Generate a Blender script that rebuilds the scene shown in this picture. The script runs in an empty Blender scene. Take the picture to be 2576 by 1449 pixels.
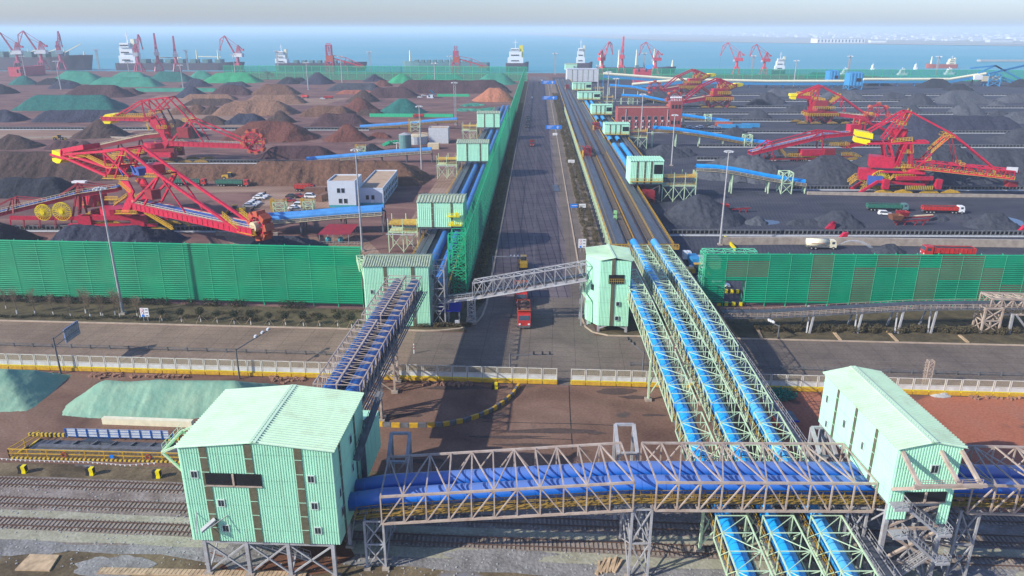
import bpy, math, random
import numpy as np
from math import sin, cos, tan, atan, atan2, pi, radians, sqrt, hypot
from mathutils import Vector, Matrix, noise
random.seed(7)
sc = bpy.context.scene
col = sc.collection
# ---------------------------------------------------------------- camera
CAMH = 66.0; F = 1856.0; CX, CY, VH = 1288.0, 724.5, 72.0
PIT = atan((CY-VH)/F); CP, SP = cos(PIT), sin(PIT)
cam = bpy.data.cameras.new("camera"); cam.lens = F/2576*36; cam.sensor_width = 36
cam.clip_start = 0.5; cam.clip_end = 80000
co = bpy.data.objects.new("camera", cam); col.objects.link(co); sc.camera = co
co.location = (0, 0, CAMH); co.rotation_euler = (pi/2-PIT, 0, 0)
# ---------------------------------------------------------------- sun and sky
EL, AZ = radians(29.5), radians(25)           # light travels towards +X and a little +Y
sdir = Vector((cos(AZ)*cos(EL), sin(AZ)*cos(EL), -sin(EL)))
sl = bpy.data.lights.new("sun", 'SUN'); sl.energy = 5.0; sl.angle = radians(0.5); sl.color = (1, .95, .86)
so = bpy.data.objects.new("sun", sl); col.objects.link(so)
so.rotation_euler = sdir.to_track_quat('-Z', 'Y').to_euler(); so.location = (-50, -20, 150)
w = bpy.data.worlds.new("World"); sc.world = w; w.use_nodes = True
nt = w.node_tree; bg = nt.nodes['Background']
sky = nt.nodes.new('ShaderNodeTexSky'); sky.sky_type = 'NISHITA'; sky.sun_disc = False
sky.sun_elevation = EL
tosun = -sdir
sky.sun_rotation = atan2(tosun.x, tosun.y)
sky.air_density = 1.0; sky.dust_density = 0.9; sky.ozone_density = 4.0
tint = nt.nodes.new('ShaderNodeMix'); tint.data_type = 'RGBA'; tint.blend_type = 'MULTIPLY'; tint.inputs[0].default_value = 1; tint.inputs[7].default_value = (.94,.98,1.22,1)
nt.links.new(sky.outputs[0], tint.inputs[6]); nt.links.new(tint.outputs[2], bg.inputs[0]); bg.inputs[1].default_value = 0.145
sc.view_settings.view_transform = 'Standard'; sc.view_settings.look = 'None'
sc.view_settings.exposure = 0.24; sc.view_settings.gamma = 1
sc.cycles.max_bounces = 5; sc.cycles.transparent_max_bounces = 24; sc.cycles.volume_bounces = 2
# ---------------------------------------------------------------- survey helpers (picture point -> place in the world)
def ray(u, v):
    s = v-CY; return (u-CX, F*CP-s*SP, -F*SP-s*CP)
def G(u, v, z=0.0):
    d = ray(u, v); t = (z-CAMH)/d[2]; return Vector((d[0]*t, d[1]*t, z))
def PY(u, v, y):
    d = ray(u, v); t = y/d[1]; return Vector((d[0]*t, y, CAMH+d[2]*t))
def ZY(v, y): return PY(CX, v, y).z
VO = [40.25, 362.25, 724.5, 1086.75]
def T(c, r, x, y): return (644*c+x/4.0, VO[r]+y/4.0)
# ---------------------------------------------------------------- mesh builder
ROOT = {}
def pieces_of(boxes):
    k = len(boxes); B = np.array(boxes); lo, hi = B[:,:3], B[:,3:]; size = (hi-lo).max(axis=1)
    gap = np.maximum(0, np.maximum(lo[:,None]-hi[None], lo[None]-hi[:,None])); near = np.sqrt((gap**2).sum(axis=2)) <= np.maximum(.02, .5*np.maximum(size[:,None], size[None]))
    lab = [-1]*k; c = 0
    for i in range(k):
        if lab[i] >= 0: continue
        st = [i]; lab[i] = c
        while st:
            for j in np.nonzero(near[st.pop()])[0]:
                if lab[j] < 0: lab[j] = c; st.append(j)
        c += 1
    return c, lab
class MB:
    def __init__(s, tf=None): s.v = []; s.f = []; s.tf = tf; s.r = []
    def add(s, vs, fs):
        n = len(s.v)
        if s.tf: vs = [s.tf(Vector(p)) for p in vs]
        s.r.append((n, n+len(vs), len(s.f), len(s.f)+len(fs))); s.v += [tuple(p) for p in vs]; s.f += [tuple(i+n for i in q) for q in fs]; return s
    def box(s, x0, x1, y0, y1, z0, z1):
        return s.add([(x0,y0,z0),(x1,y0,z0),(x1,y1,z0),(x0,y1,z0),(x0,y0,z1),(x1,y0,z1),(x1,y1,z1),(x0,y1,z1)],
          [(3,2,1,0),(4,5,6,7),(0,1,5,4),(1,2,6,5),(2,3,7,6),(3,0,4,7)])
    def cbox(s, c, sx, sy, sz, rz=0.0):
        c = Vector(c); cr, sr = cos(rz), sin(rz); vs = []
        for dz in (0, sz):
            for dx, dy in ((-1,-1),(1,-1),(1,1),(-1,1)):
                x, y = dx*sx/2, dy*sy/2
                vs.append((c.x+x*cr-y*sr, c.y+x*sr+y*cr, c.z+dz))
        return s.add(vs, [(3,2,1,0),(4,5,6,7),(0,1,5,4),(1,2,6,5),(2,3,7,6),(3,0,4,7)])
    def beam(s, a, b, w, h=None):
        a, b = Vector(a), Vector(b); h = h or w; d = b-a
        if d.length < 1e-4: return s
        d.normalize(); up = Vector((0,0,1)) if abs(d.z) < .95 else Vector((0,1,0))
        sd = d.cross(up).normalized(); up = sd.cross(d)
        vs = []
        for p in (a, b):
            for i, j in ((-1,-1),(1,-1),(1,1),(-1,1)): vs.append(p+sd*(i*w/2)+up*(j*h/2))
        return s.add(vs, [(0,1,2,3),(7,6,5,4),(0,4,5,1),(1,5,6,2),(2,6,7,3),(3,7,4,0)])
    def tube(s, pts, r, n=10, a0=0, a1=2*pi, r1=None, cap=True):
        pts = [Vector(p) for p in pts]; m = len(pts); full = abs(a1-a0-2*pi) < 1e-5
        k = n if full else n+1; vs = []
        for i, p in enumerate(pts):
            d = (pts[min(i+1,m-1)]-pts[max(i-1,0)]).normalized()
            up = Vector((0,0,1)) if abs(d.z) < .95 else Vector((0,1,0))
            sd = d.cross(up).normalized(); up = sd.cross(d); rr = r if r1 is None else r+(r1-r)*i/(m-1)
            for j in range(k):
                a = a0+(a1-a0)*j/n; vs.append(p+sd*(cos(a)*rr)+up*(sin(a)*rr))
        fs = []
        for i in range(m-1):
            for j in range(n):
                j2 = (j+1) % k if full else j+1
                fs.append((i*k+j, i*k+j2, (i+1)*k+j2, (i+1)*k+j))
        if cap: fs.append(tuple(range(k-1, -1, -1))); fs.append(tuple((m-1)*k+j for j in range(k)))
        return s.add(vs, fs)
    def cone(s, c, r0, r1, z0, z1, n=12):
        return s.tube([(c[0],c[1],z0),(c[0],c[1],z1)], r0, n, r1=r1)
    def prism(s, poly, z0, z1):
        n = len(poly); vs = [(p[0],p[1],z0) for p in poly]+[(p[0],p[1],z1) for p in poly]
        return s.add(vs, [tuple(range(n-1,-1,-1)), tuple(range(n,2*n))]+[(i,(i+1)%n,n+(i+1)%n,n+i) for i in range(n)])
    def sheet(s, poly, z):
        return s.add([(p[0],p[1],z) for p in poly], [tuple(range(len(poly)))])
    def extrude(s, poly, off):      # polygon of 3D points given a thickness vector
        off = Vector(off); n = len(poly); vs = [Vector(p) for p in poly]; vs += [p+off for p in vs]
        return s.add(vs, [tuple(range(n)), tuple(range(2*n-1,n-1,-1))]+[(i,n+i,n+(i+1)%n,(i+1)%n) for i in range(n)])
    def corr(s, a, b, z0, z1, pitch, amp, za=None, zb=None):   # corrugated wall a->b, outward on the right hand
        a, b = Vector((a[0],a[1],0)), Vector((b[0],b[1],0)); L = (b-a).length; n = max(2, int(L/pitch)); d = (b-a)/L
        nr = Vector((d.y, -d.x, 0)); P = []
        for i in range(n):
            for fr, o in ((0,0),(.3,0),(.42,1),(.88,1)): P.append(((i+fr)/n, o*amp))
        P.append((1,0)); vs = []
        for t, o in P:
            p = a+d*(t*L)+nr*o
            zt = z1 if za is None else (z1+(max(za,zb))*(1-abs(2*t-1)) if za == zb else z1+za+(zb-za)*t)
            vs += [(p.x,p.y,z0),(p.x,p.y,zt)]
        return s.add(vs, [(2*i,2*i+2,2*i+3,2*i+1) for i in range(len(P)-1)])
    def truss(s, A, B, w, h, bay, t, top=True, bottom=True, side=None, x=False):
        A, B = Vector(A), Vector(B); d = B-A; L = d.length; n = max(1, round(L/bay))
        hd = Vector((d.x,d.y,0)).normalized(); sd = side or Vector((hd.y,-hd.x,0)); Z = Vector((0,0,h))
        c = [(-1,0),(1,0),(-1,1),(1,1)]
        def pt(i, k): return A+d*(i/n)+sd*(c[k][0]*w/2)+Z*c[k][1]
        for k in range(4): s.beam(pt(0,k), pt(n,k), t*1.25)
        for i in range(n+1):
            s.beam(pt(i,0),pt(i,2),t*.8); s.beam(pt(i,1),pt(i,3),t*.8); s.beam(pt(i,2),pt(i,3),t*.8); s.beam(pt(i,0),pt(i,1),t*.8)
        for i in range(n):
            e = i < n/2
            for k in (0,1):
                if e: s.beam(pt(i,k),pt(i+1,k+2),t*.7)
                else: s.beam(pt(i,k+2),pt(i+1,k),t*.7)
                if x: s.beam(pt(i,k+2),pt(i+1,k),t*.5)
            if top: s.beam(pt(i,2+i%2),pt(i+1,3-i%2),t*.7)
            if top and x: s.beam(pt(i,3-i%2),pt(i+1,2+i%2),t*.5)
        return s
    def trestle(s, c, wx, wy, z0, z1, t, bays=2, rz=0.0, taper=1.0):
        c = Vector(c); cr, sr = cos(rz), sin(rz)
        def pt(i, j, f):
            k = taper+(1-taper)*f; x, y = i*wx/2*k, j*wy/2*k
            return Vector((c.x+x*cr-y*sr, c.y+x*sr+y*cr, z0+(z1-z0)*f))
        cs = [(-1,-1),(1,-1),(1,1),(-1,1)]
        for q in cs: s.beam(pt(*q,0), pt(*q,1), t)
        for b in range(bays):
            f0, f1 = b/bays, (b+1)/bays
            for i in range(4):
                p, q = cs[i], cs[(i+1)%4]
                s.beam(pt(*p,f1),pt(*q,f1),t*.7); s.beam(pt(*p,f0),pt(*q,f1),t*.55); s.beam(pt(*q,f0),pt(*p,f1),t*.55)
        return s
    def rail(s, pts, h=1.1, sp=2.0, t=.06, bars=2):
        for a, b in zip(pts[:-1], pts[1:]):
            a, b = Vector(a), Vector(b); n = max(1, int((b-a).length/sp))
            for k in range(bars): s.beam(a+Vector((0,0,h*(k+1)/bars)), b+Vector((0,0,h*(k+1)/bars)), t)
            for i in range(n+1):
                p = a+(b-a)*(i/n); s.beam(p, p+Vector((0,0,h)), t)
        return s
    def wheel(s, c, r, wd, n=12, axis='y'):
        c = Vector(c); o = Vector((0,wd/2,0)) if axis == 'y' else Vector((wd/2,0,0))
        return s.tube([c-o, c+o], r, n)
    def leaves(s, c, r, n, size):
        for _ in range(n):
            while True:
                q = Vector((random.uniform(-1,1),random.uniform(-1,1),random.uniform(-1,1)))
                if q.length < 1: break
            p = Vector((c[0]+q.x*r[0], c[1]+q.y*r[1], c[2]+q.z*r[2])); k = size*random.uniform(.6,1.4)
            a = Vector((random.gauss(0,1),random.gauss(0,1),random.gauss(0,1))).normalized()*k
            b = a.cross(Vector((random.gauss(0,1),random.gauss(0,1),random.gauss(0,1)))).normalized()*k
            s.add([p-a,p-b*.6,p+a,p+b*.6],[(0,1,2,3)])
        return s
    def ball(s, c, r, n=8, m=5):
        vs = []; fs = []
        for i in range(m+1):
            a = -pi/2+pi*i/m
            for j in range(n): vs.append((c[0]+r[0]*cos(a)*cos(2*pi*j/n), c[1]+r[1]*cos(a)*sin(2*pi*j/n), c[2]+r[2]*sin(a)))
        for i in range(m):
            for j in range(n): fs.append((i*n+j,i*n+(j+1)%n,(i+1)*n+(j+1)%n,(i+1)*n+j))
        return s.add(vs, fs)
    def build(s, name, m, parent=None, smooth=False, label=None):
        if parent is not None and 2 <= len(s.r) <= 700 and s.r[-1][1] == len(s.v):
            A = np.array(s.v); k, lab = pieces_of([(*A[a:b].min(axis=0), *A[a:b].max(axis=0)) for a,b,_,_ in s.r])
            if 2 <= k <= 100:
                first = None
                for c in range(k):
                    q = MB()
                    for (a,b,f0,f1), l in zip(s.r, lab):
                        if l == c: o_ = len(q.v)-a; q.v += s.v[a:b]; q.f += [tuple(i+o_ for i in f) for f in s.f[f0:f1]]
                    o = q.build(name, m, parent, smooth, label); first = first or o
                return first
        me = bpy.data.meshes.new(name); off = Vector((0,0,0)); r = parent
        while r is not None and r.parent is not None: r = r.parent
        if r is not None: off = ROOT.get(r.name, off)
        me.from_pydata([(x-off.x,y-off.y,z-off.z) for x,y,z in s.v], [], s.f); me.update()
        if smooth: me.polygons.foreach_set('use_smooth', [True]*len(me.polygons))
        me.materials.append(m); o = bpy.data.objects.new(name, me); col.objects.link(o); o.parent = parent
        if label: o['label'] = label
        return o
def tag(o, label=None, cat=None, group=None, kind=None):
    if label: o['label'] = label
    if cat: o['category'] = cat
    if group: o['group'] = group
    if kind: o['kind'] = kind
    return o
def thing(name, label, cat, loc=(0,0,0), group=None):
    o = bpy.data.objects.new(name, None); col.objects.link(o); o.location = loc; o.empty_display_size = .5
    ROOT[o.name] = Vector(loc); return tag(o, label, cat, group)
def solo(name, mb, m, label, cat, group=None, smooth=False, kind=None):    # a one-mesh thing whose origin is its own base
    xs = [p[0] for p in mb.v]; ys = [p[1] for p in mb.v]; zs = [p[2] for p in mb.v]
    c = Vector(((min(xs)+max(xs))/2, (min(ys)+max(ys))/2, min(zs))); mb.v = [(x-c.x,y-c.y,z-c.z) for x,y,z in mb.v]
    o = mb.build(name, m, None, smooth); o.location = c; return tag(o, label, cat, group, kind)
def copy_tree(o, parent=None):
    c = o.copy(); col.objects.link(c); c.parent = parent
    for ch in list(KIDS.get(o.name, [])): copy_tree(ch, c)
    return c
KIDS = {}
def index_kids():
    KIDS.clear()
    for o in bpy.data.objects:
        if o.parent: KIDS.setdefault(o.parent.name, []).append(o)
def place(proto, loc, rz=0.0, label=None, used=set(), s=None, group=None):
    if proto.name in used: o = copy_tree(proto)
    else: o = proto; used.add(proto.name)
    o.location = loc; o.rotation_euler = (0,0,rz)
    if s: o.scale = s if isinstance(s, (tuple,list)) else (s,s,s)
    if label: o['label'] = label
    if group: o['group'] = group
    return o
ORD = ['leftmost','second from left','third from left','fourth from left','fifth from left','sixth from left','seventh from left','eighth from left','ninth from left','tenth from left','eleventh from left','twelfth from left','thirteenth from left','fourteenth from left','fifteenth from left','sixteenth from left']+['%s from right' % x for x in ('seventh','sixth','fifth','fourth','third','second')]+['rightmost']
# ---------------------------------------------------------------- materials
def mat(name, c, rough=.6, metal=0.0, var=.18, scale=1.0, bump=0.0, bscale=None, c2=None, dust=None, coat=0.0, alpha=None, stretch=None, detail=5):
    m = bpy.data.materials.new(name); m.use_nodes = True; t = m.node_tree; b = t.nodes['Principled BSDF']; L = t.links.new
    b.inputs['Roughness'].default_value = rough; b.inputs['Metallic'].default_value = metal
    if rough >= .7: b.inputs['Specular IOR Level'].default_value = .2
    if coat: b.inputs['Coat Weight'].default_value = coat; b.inputs['Coat Roughness'].default_value = .25
    tc = t.nodes.new('ShaderNodeTexCoord'); src = tc.outputs['Object']
    if stretch:
        mp = t.nodes.new('ShaderNodeMapping'); mp.inputs['Scale'].default_value = stretch; L(src, mp.inputs[0]); src = mp.outputs[0]
    n = t.nodes.new('ShaderNodeTexNoise'); n.inputs['Scale'].default_value = scale; n.inputs['Detail'].default_value = detail
    n.inputs['Roughness'].default_value = .62; L(src, n.inputs['Vector'])
    cr = t.nodes.new('ShaderNodeValToRGB'); L(n.outputs[0], cr.inputs[0])
    cc = c2 or tuple(x*(1-var) for x in c); cb = c if c2 else tuple(min(1,x*(1+var*.6)) for x in c)
    cr.color_ramp.elements[0].position = .32; cr.color_ramp.elements[1].position = .68
    cr.color_ramp.elements[0].color = (*cc,1); cr.color_ramp.elements[1].color = (*cb,1)
    out = cr.outputs[0]
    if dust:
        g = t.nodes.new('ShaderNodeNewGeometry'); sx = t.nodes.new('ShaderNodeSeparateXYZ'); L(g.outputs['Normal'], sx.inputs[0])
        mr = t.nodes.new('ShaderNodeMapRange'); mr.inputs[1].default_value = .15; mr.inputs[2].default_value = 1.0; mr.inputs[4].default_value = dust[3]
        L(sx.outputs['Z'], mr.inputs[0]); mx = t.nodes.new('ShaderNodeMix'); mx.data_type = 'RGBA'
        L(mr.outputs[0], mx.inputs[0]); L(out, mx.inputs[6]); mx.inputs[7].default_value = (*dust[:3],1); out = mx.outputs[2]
    L(out, b.inputs['Base Color'])
    if bump:
        n2 = t.nodes.new('ShaderNodeTexNoise'); n2.inputs['Scale'].default_value = bscale or scale*6; n2.inputs['Detail'].default_value = 4
        L(src, n2.inputs['Vector']); bp = t.nodes.new('ShaderNodeBump'); bp.inputs['Strength'].default_value = bump; bp.inputs['Distance'].default_value = .3
        L(n2.outputs[0], bp.inputs['Height']); L(bp.outputs[0], b.inputs['Normal'])
    if alpha is not None: b.inputs['Alpha'].default_value = alpha
    return m
M = {}
def ms(**k):
    for a, v in k.items(): M[a] = v if not isinstance(v, dict) else mat(a, **v)
ms(mint=dict(c=(.42,.80,.54), rough=.45, var=.08, scale=.4, stretch=(1,1,.25)),
   mint_roof=dict(c=(.58,.73,.55), rough=.5, var=.10, scale=.5),
   mint_pale=dict(c=(.33,.62,.43), rough=.5, var=.15, scale=.5),
   old_roof=dict(c=(.45,.52,.36), rough=.7, c2=(.28,.33,.24), scale=1.2),
   strip=dict(c=(.13,.12,.075), rough=.35, var=.25, scale=2),
   dark=dict(c=(.012,.014,.018), rough=.4, var=.3), pane=dict(c=(.03,.04,.05), rough=.08, var=.5, scale=3),
   frame=dict(c=(.55,.66,.58), rough=.5), galv=dict(c=(.50,.41,.33), rough=.55, c2=(.34,.25,.19), scale=.8),
   galv_dark=dict(c=(.16,.17,.18), rough=.55, c2=(.09,.085,.085), scale=1),
   galv_grey=dict(c=(.42,.43,.44), rough=.5, c2=(.30,.28,.27), scale=.8),
   mint_steel=dict(c=(.60,.74,.46), rough=.5, c2=(.45,.62,.40), scale=.9),
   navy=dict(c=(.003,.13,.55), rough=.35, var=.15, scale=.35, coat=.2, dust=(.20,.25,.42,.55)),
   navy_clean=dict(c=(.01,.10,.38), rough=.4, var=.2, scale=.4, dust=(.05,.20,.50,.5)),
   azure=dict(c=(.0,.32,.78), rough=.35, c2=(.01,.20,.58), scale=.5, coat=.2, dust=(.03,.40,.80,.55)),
   skyblue=dict(c=(.06,.26,.60), rough=.35, var=.2, scale=.3, coat=.2),
   belt=dict(c=(.075,.085,.105), rough=.45, var=.35, scale=.8, stretch=(1,.15,1)),
   rubber=dict(c=(.02,.02,.022), rough=.8, var=.3), yellow=dict(c=(.70,.42,.02), rough=.5, c2=(.45,.25,.03), scale=1.5),
   bright_yellow=dict(c=(.85,.68,.0), rough=.4, var=.12, scale=1), ochre=dict(c=(.42,.26,.04), rough=.6, c2=(.20,.12,.03), scale=1.5), red=dict(c=(.62,.010,.055), rough=.5, c2=(.34,.012,.035), scale=1.1),
   dark_red=dict(c=(.34,.02,.03), rough=.5, c2=(.2,.02,.03), scale=.7), pink_red=dict(c=(.55,.06,.09), rough=.5, var=.2, scale=.3),
   white=dict(c=(.78,.79,.78), rough=.45, var=.08), cream=dict(c=(.80,.74,.52), rough=.5, var=.12), greywhite=dict(c=(.55,.57,.58), rough=.5, var=.15),
   green_mesh_post=dict(c=(.02,.48,.22), rough=.5, var=.2), concrete=dict(c=(.42,.36,.29), rough=.85, c2=(.28,.23,.19), scale=.6, bump=.2),
   kerb=dict(c=(.46,.36,.26), rough=.85, var=.2, scale=.5), tar=dict(c=(.03,.032,.036), rough=.8),
   brick=dict(c=(.36,.09,.085), rough=.8, c2=(.28,.07,.07), scale=.6), wall_white=dict(c=(.60,.66,.72), rough=.6, var=.06, scale=.3),
   roof_tan=dict(c=(.50,.37,.25), rough=.9, c2=(.38,.26,.17), scale=.35), soil=dict(c=(.22,.12,.085), rough=.9, c2=(.14,.08,.06), scale=.4),
   rust=dict(c=(.25,.10,.05), rough=.8, c2=(.14,.06,.04), scale=2), rail_steel=dict(c=(.12,.07,.05), rough=.5, var=.3),
   sleeper=dict(c=(.32,.26,.21), rough=.9, var=.3, scale=.6), plank=dict(c=(.50,.36,.22), rough=.8, var=.35, scale=1.2),
   rubble=dict(c=(.34,.19,.13), rough=.9, c2=(.22,.12,.08), scale=.8), truck_green=dict(c=(.03,.20,.13), rough=.6, c2=(.03,.12,.09), scale=1.5),
   truck_red=dict(c=(.50,.035,.03), rough=.45, var=.25, scale=1), truck_orange=dict(c=(.50,.10,.04), rough=.55, c2=(.33,.06,.03), scale=1),
   coal=dict(c=(.045,.05,.062), rough=.95, c2=(.028,.03,.038), scale=2), glass=dict(c=(.05,.07,.09), rough=.08, var=.3),
   black=dict(c=(.02,.02,.02), rough=.6), silver=dict(c=(.6,.6,.62), rough=.3, metal=.6), blue_sign=dict(c=(.01,.20,.72), rough=.4, var=.05),
   blue_roof=dict(c=(.02,.03,.42), rough=.5, var=.15), teal_roof=dict(c=(.05,.35,.40), rough=.6), grass_dry=dict(c=(.16,.125,.06), rough=.95, c2=(.07,.065,.03), scale=.5, bump=.4),
   leaf=dict(c=(.055,.065,.035), rough=.8, c2=(.03,.037,.02), scale=1.5), leaf_brown=dict(c=(.14,.11,.06), rough=.85, c2=(.07,.062,.035), scale=1.2),
   twig=dict(c=(.26,.20,.13), rough=.9, var=.3), bark=dict(c=(.22,.17,.12), rough=.9, var=.3), lime=dict(c=(.75,.75,.70), rough=.8),
   hull_dark=dict(c=(.05,.06,.085), rough=.5, c2=(.09,.05,.06), scale=.1), hull_red=dict(c=(.40,.10,.07), rough=.6), lime_green=dict(c=(.30,.62,.25), rough=.5),
   hatch=dict(c=(.10,.22,.22), rough=.6), hatch_red=dict(c=(.42,.10,.08), rough=.6), crane=dict(c=(.50,.08,.14), rough=.5, c2=(.34,.05,.10), scale=.2),
   steel_blue=dict(c=(.03,.26,.52), rough=.5, var=.2), stone=dict(c=(.40,.40,.38), rough=.9), net_green=dict(c=(.03,.30,.20), rough=.8, c2=(.02,.2,.14), scale=2),
   panel_fence=dict(c=(.58,.62,.60), rough=.5, var=.08, scale=.5), beige=dict(c=(.62,.52,.33), rough=.6, var=.1), blue_net=dict(c=(.04,.10,.35), rough=.6))
def stripe_mat(name, c1, c2, scale, axis='X', rough=.6, diag=False):
    m = bpy.data.materials.new(name); m.use_nodes = True; t = m.node_tree; b = t.nodes['Principled BSDF']; L = t.links.new
    tc = t.nodes.new('ShaderNodeTexCoord'); wv = t.nodes.new('ShaderNodeTexWave'); wv.bands_direction = 'DIAGONAL' if diag else axis
    wv.inputs['Scale'].default_value = scale; L(tc.outputs['Object'], wv.inputs['Vector'])
    cr = t.nodes.new('ShaderNodeValToRGB'); cr.color_ramp.interpolation = 'CONSTANT'; cr.color_ramp.elements[0].color = (*c1,1)
    cr.color_ramp.elements[1].position = .5; cr.color_ramp.elements[1].color = (*c2,1); L(wv.outputs[0], cr.inputs[0]); L(cr.outputs[0], b.inputs['Base Color'])
    b.inputs['Roughness'].default_value = rough; M[name] = m; return m
stripe_mat('hazard', (.62,.42,.03), (.03,.03,.03), .42)
def mesh_mat(name, c, c2, alpha, scale=.12):        # perforated windbreak sheet: part of the light passes
    m = mat(name, c, rough=.55, c2=c2, scale=scale); t = m.node_tree; b = t.nodes['Principled BSDF']
    b.inputs['Alpha'].default_value = alpha; b.inputs['Specular IOR Level'].default_value = .15; M[name] = m; return m
mesh_mat('windbreak', (.0,.31,.14), (.0,.22,.11), .92); mesh_mat('windbreak_porous', (.0,.34,.16), (.0,.24,.12), .5); mesh_mat('windbreak_bright', (.0,.33,.16), (.0,.24,.12), .88)
mesh_mat('windbreak_faded', (.23,.17,.115), (.16,.14,.085), .9); mesh_mat('windbreak_far', (.0,.30,.16), (.0,.24,.14), .6, .02)
def clad(name, c, streak=(1.1,1.1,.07), dirt=(.30,.30,.20), amt=.55, laps=3.6):
    m = mat(name, c, rough=.5, var=.07, scale=.35); t = m.node_tree; b = t.nodes['Principled BSDF']; L = t.links.new; src = b.inputs['Base Color'].links[0].from_socket
    b.inputs['Specular IOR Level'].default_value = .3
    tc = t.nodes.new('ShaderNodeTexCoord'); mp = t.nodes.new('ShaderNodeMapping'); mp.inputs['Scale'].default_value = streak; L(tc.outputs['Object'], mp.inputs[0])
    n = t.nodes.new('ShaderNodeTexNoise'); n.inputs['Scale'].default_value = 1.6; n.inputs['Detail'].default_value = 7; n.inputs['Roughness'].default_value = .7; L(mp.outputs[0], n.inputs['Vector'])
    r = t.nodes.new('ShaderNodeMapRange'); r.inputs[1].default_value = .52; r.inputs[2].default_value = .78; r.inputs[4].default_value = amt; L(n.outputs[0], r.inputs[0])
    x = t.nodes.new('ShaderNodeMix'); x.data_type = 'RGBA'; L(r.outputs[0], x.inputs[0]); L(src, x.inputs[6]); x.inputs[7].default_value = (*dirt,1); out = x.outputs[2]
    if laps:
        sp = t.nodes.new('ShaderNodeSeparateXYZ'); L(tc.outputs['Object'], sp.inputs[0]); md = t.nodes.new('ShaderNodeMath'); md.operation = 'MODULO'; L(sp.outputs['Z'], md.inputs[0]); md.inputs[1].default_value = laps
        lt = t.nodes.new('ShaderNodeMath'); lt.operation = 'LESS_THAN'; L(md.outputs[0], lt.inputs[0]); lt.inputs[1].default_value = .07
        y = t.nodes.new('ShaderNodeMix'); y.data_type = 'RGBA'; y.blend_type = 'MULTIPLY'; L(lt.outputs[0], y.inputs[0]); L(out, y.inputs[6]); y.inputs[7].default_value = (.72,.74,.72,1); out = y.outputs[2]
    L(out, b.inputs['Base Color']); M[name] = m
clad('mint', (.45,.82,.575)); clad('mint_roof', (.56,.75,.53), (.25,.25,.25), (.38,.38,.26), .5, 0); clad('mint_pale', (.42,.74,.52))
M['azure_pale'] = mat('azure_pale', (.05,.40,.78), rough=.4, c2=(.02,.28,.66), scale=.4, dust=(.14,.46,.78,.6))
# pile materials: lumpy heaps with gullies running down the slope
def pile_mat(name, c, c2, bump=.9, scale=.5, rough=.95):
    m = mat(name, c, rough=rough, c2=c2, scale=scale, bump=bump, bscale=.5, detail=9); M[name] = m; m.node_tree.nodes['Bump'].inputs['Distance'].default_value = 1.0; return m
pile_mat('p_brown', (.17,.088,.055), (.10,.054,.036)); pile_mat('p_tan', (.25,.14,.09), (.17,.095,.062)); pile_mat('p_purple', (.085,.042,.045), (.05,.028,.032))
pile_mat('p_red', (.34,.12,.075), (.24,.08,.055)); pile_mat('p_redbrown', (.16,.058,.04), (.10,.04,.032)); pile_mat('p_darkbrown', (.085,.052,.043), (.05,.034,.03))
pile_mat('p_coal', (.062,.068,.082), (.036,.04,.052)); pile_mat('p_black', (.030,.033,.042), (.018,.02,.028)); pile_mat('p_navy', (.045,.05,.075), (.028,.03,.05))
pile_mat('p_greytop', (.10,.108,.12), (.058,.064,.078)); pile_mat('p_tarp', (.05,.27,.18), (.03,.18,.12), .35, .15, .7); pile_mat('p_tarpdark', (.02,.15,.12), (.012,.09,.08), .5, .3, .8)
pile_mat('p_tarpbright', (.035,.33,.14), (.02,.23,.10), .35, .15, .7); pile_mat('p_tarpnear', (.25,.38,.25), (.13,.30,.21), .3, .25, .65); pile_mat('p_orange', (.42,.17,.09), (.32,.12,.07))
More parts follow.
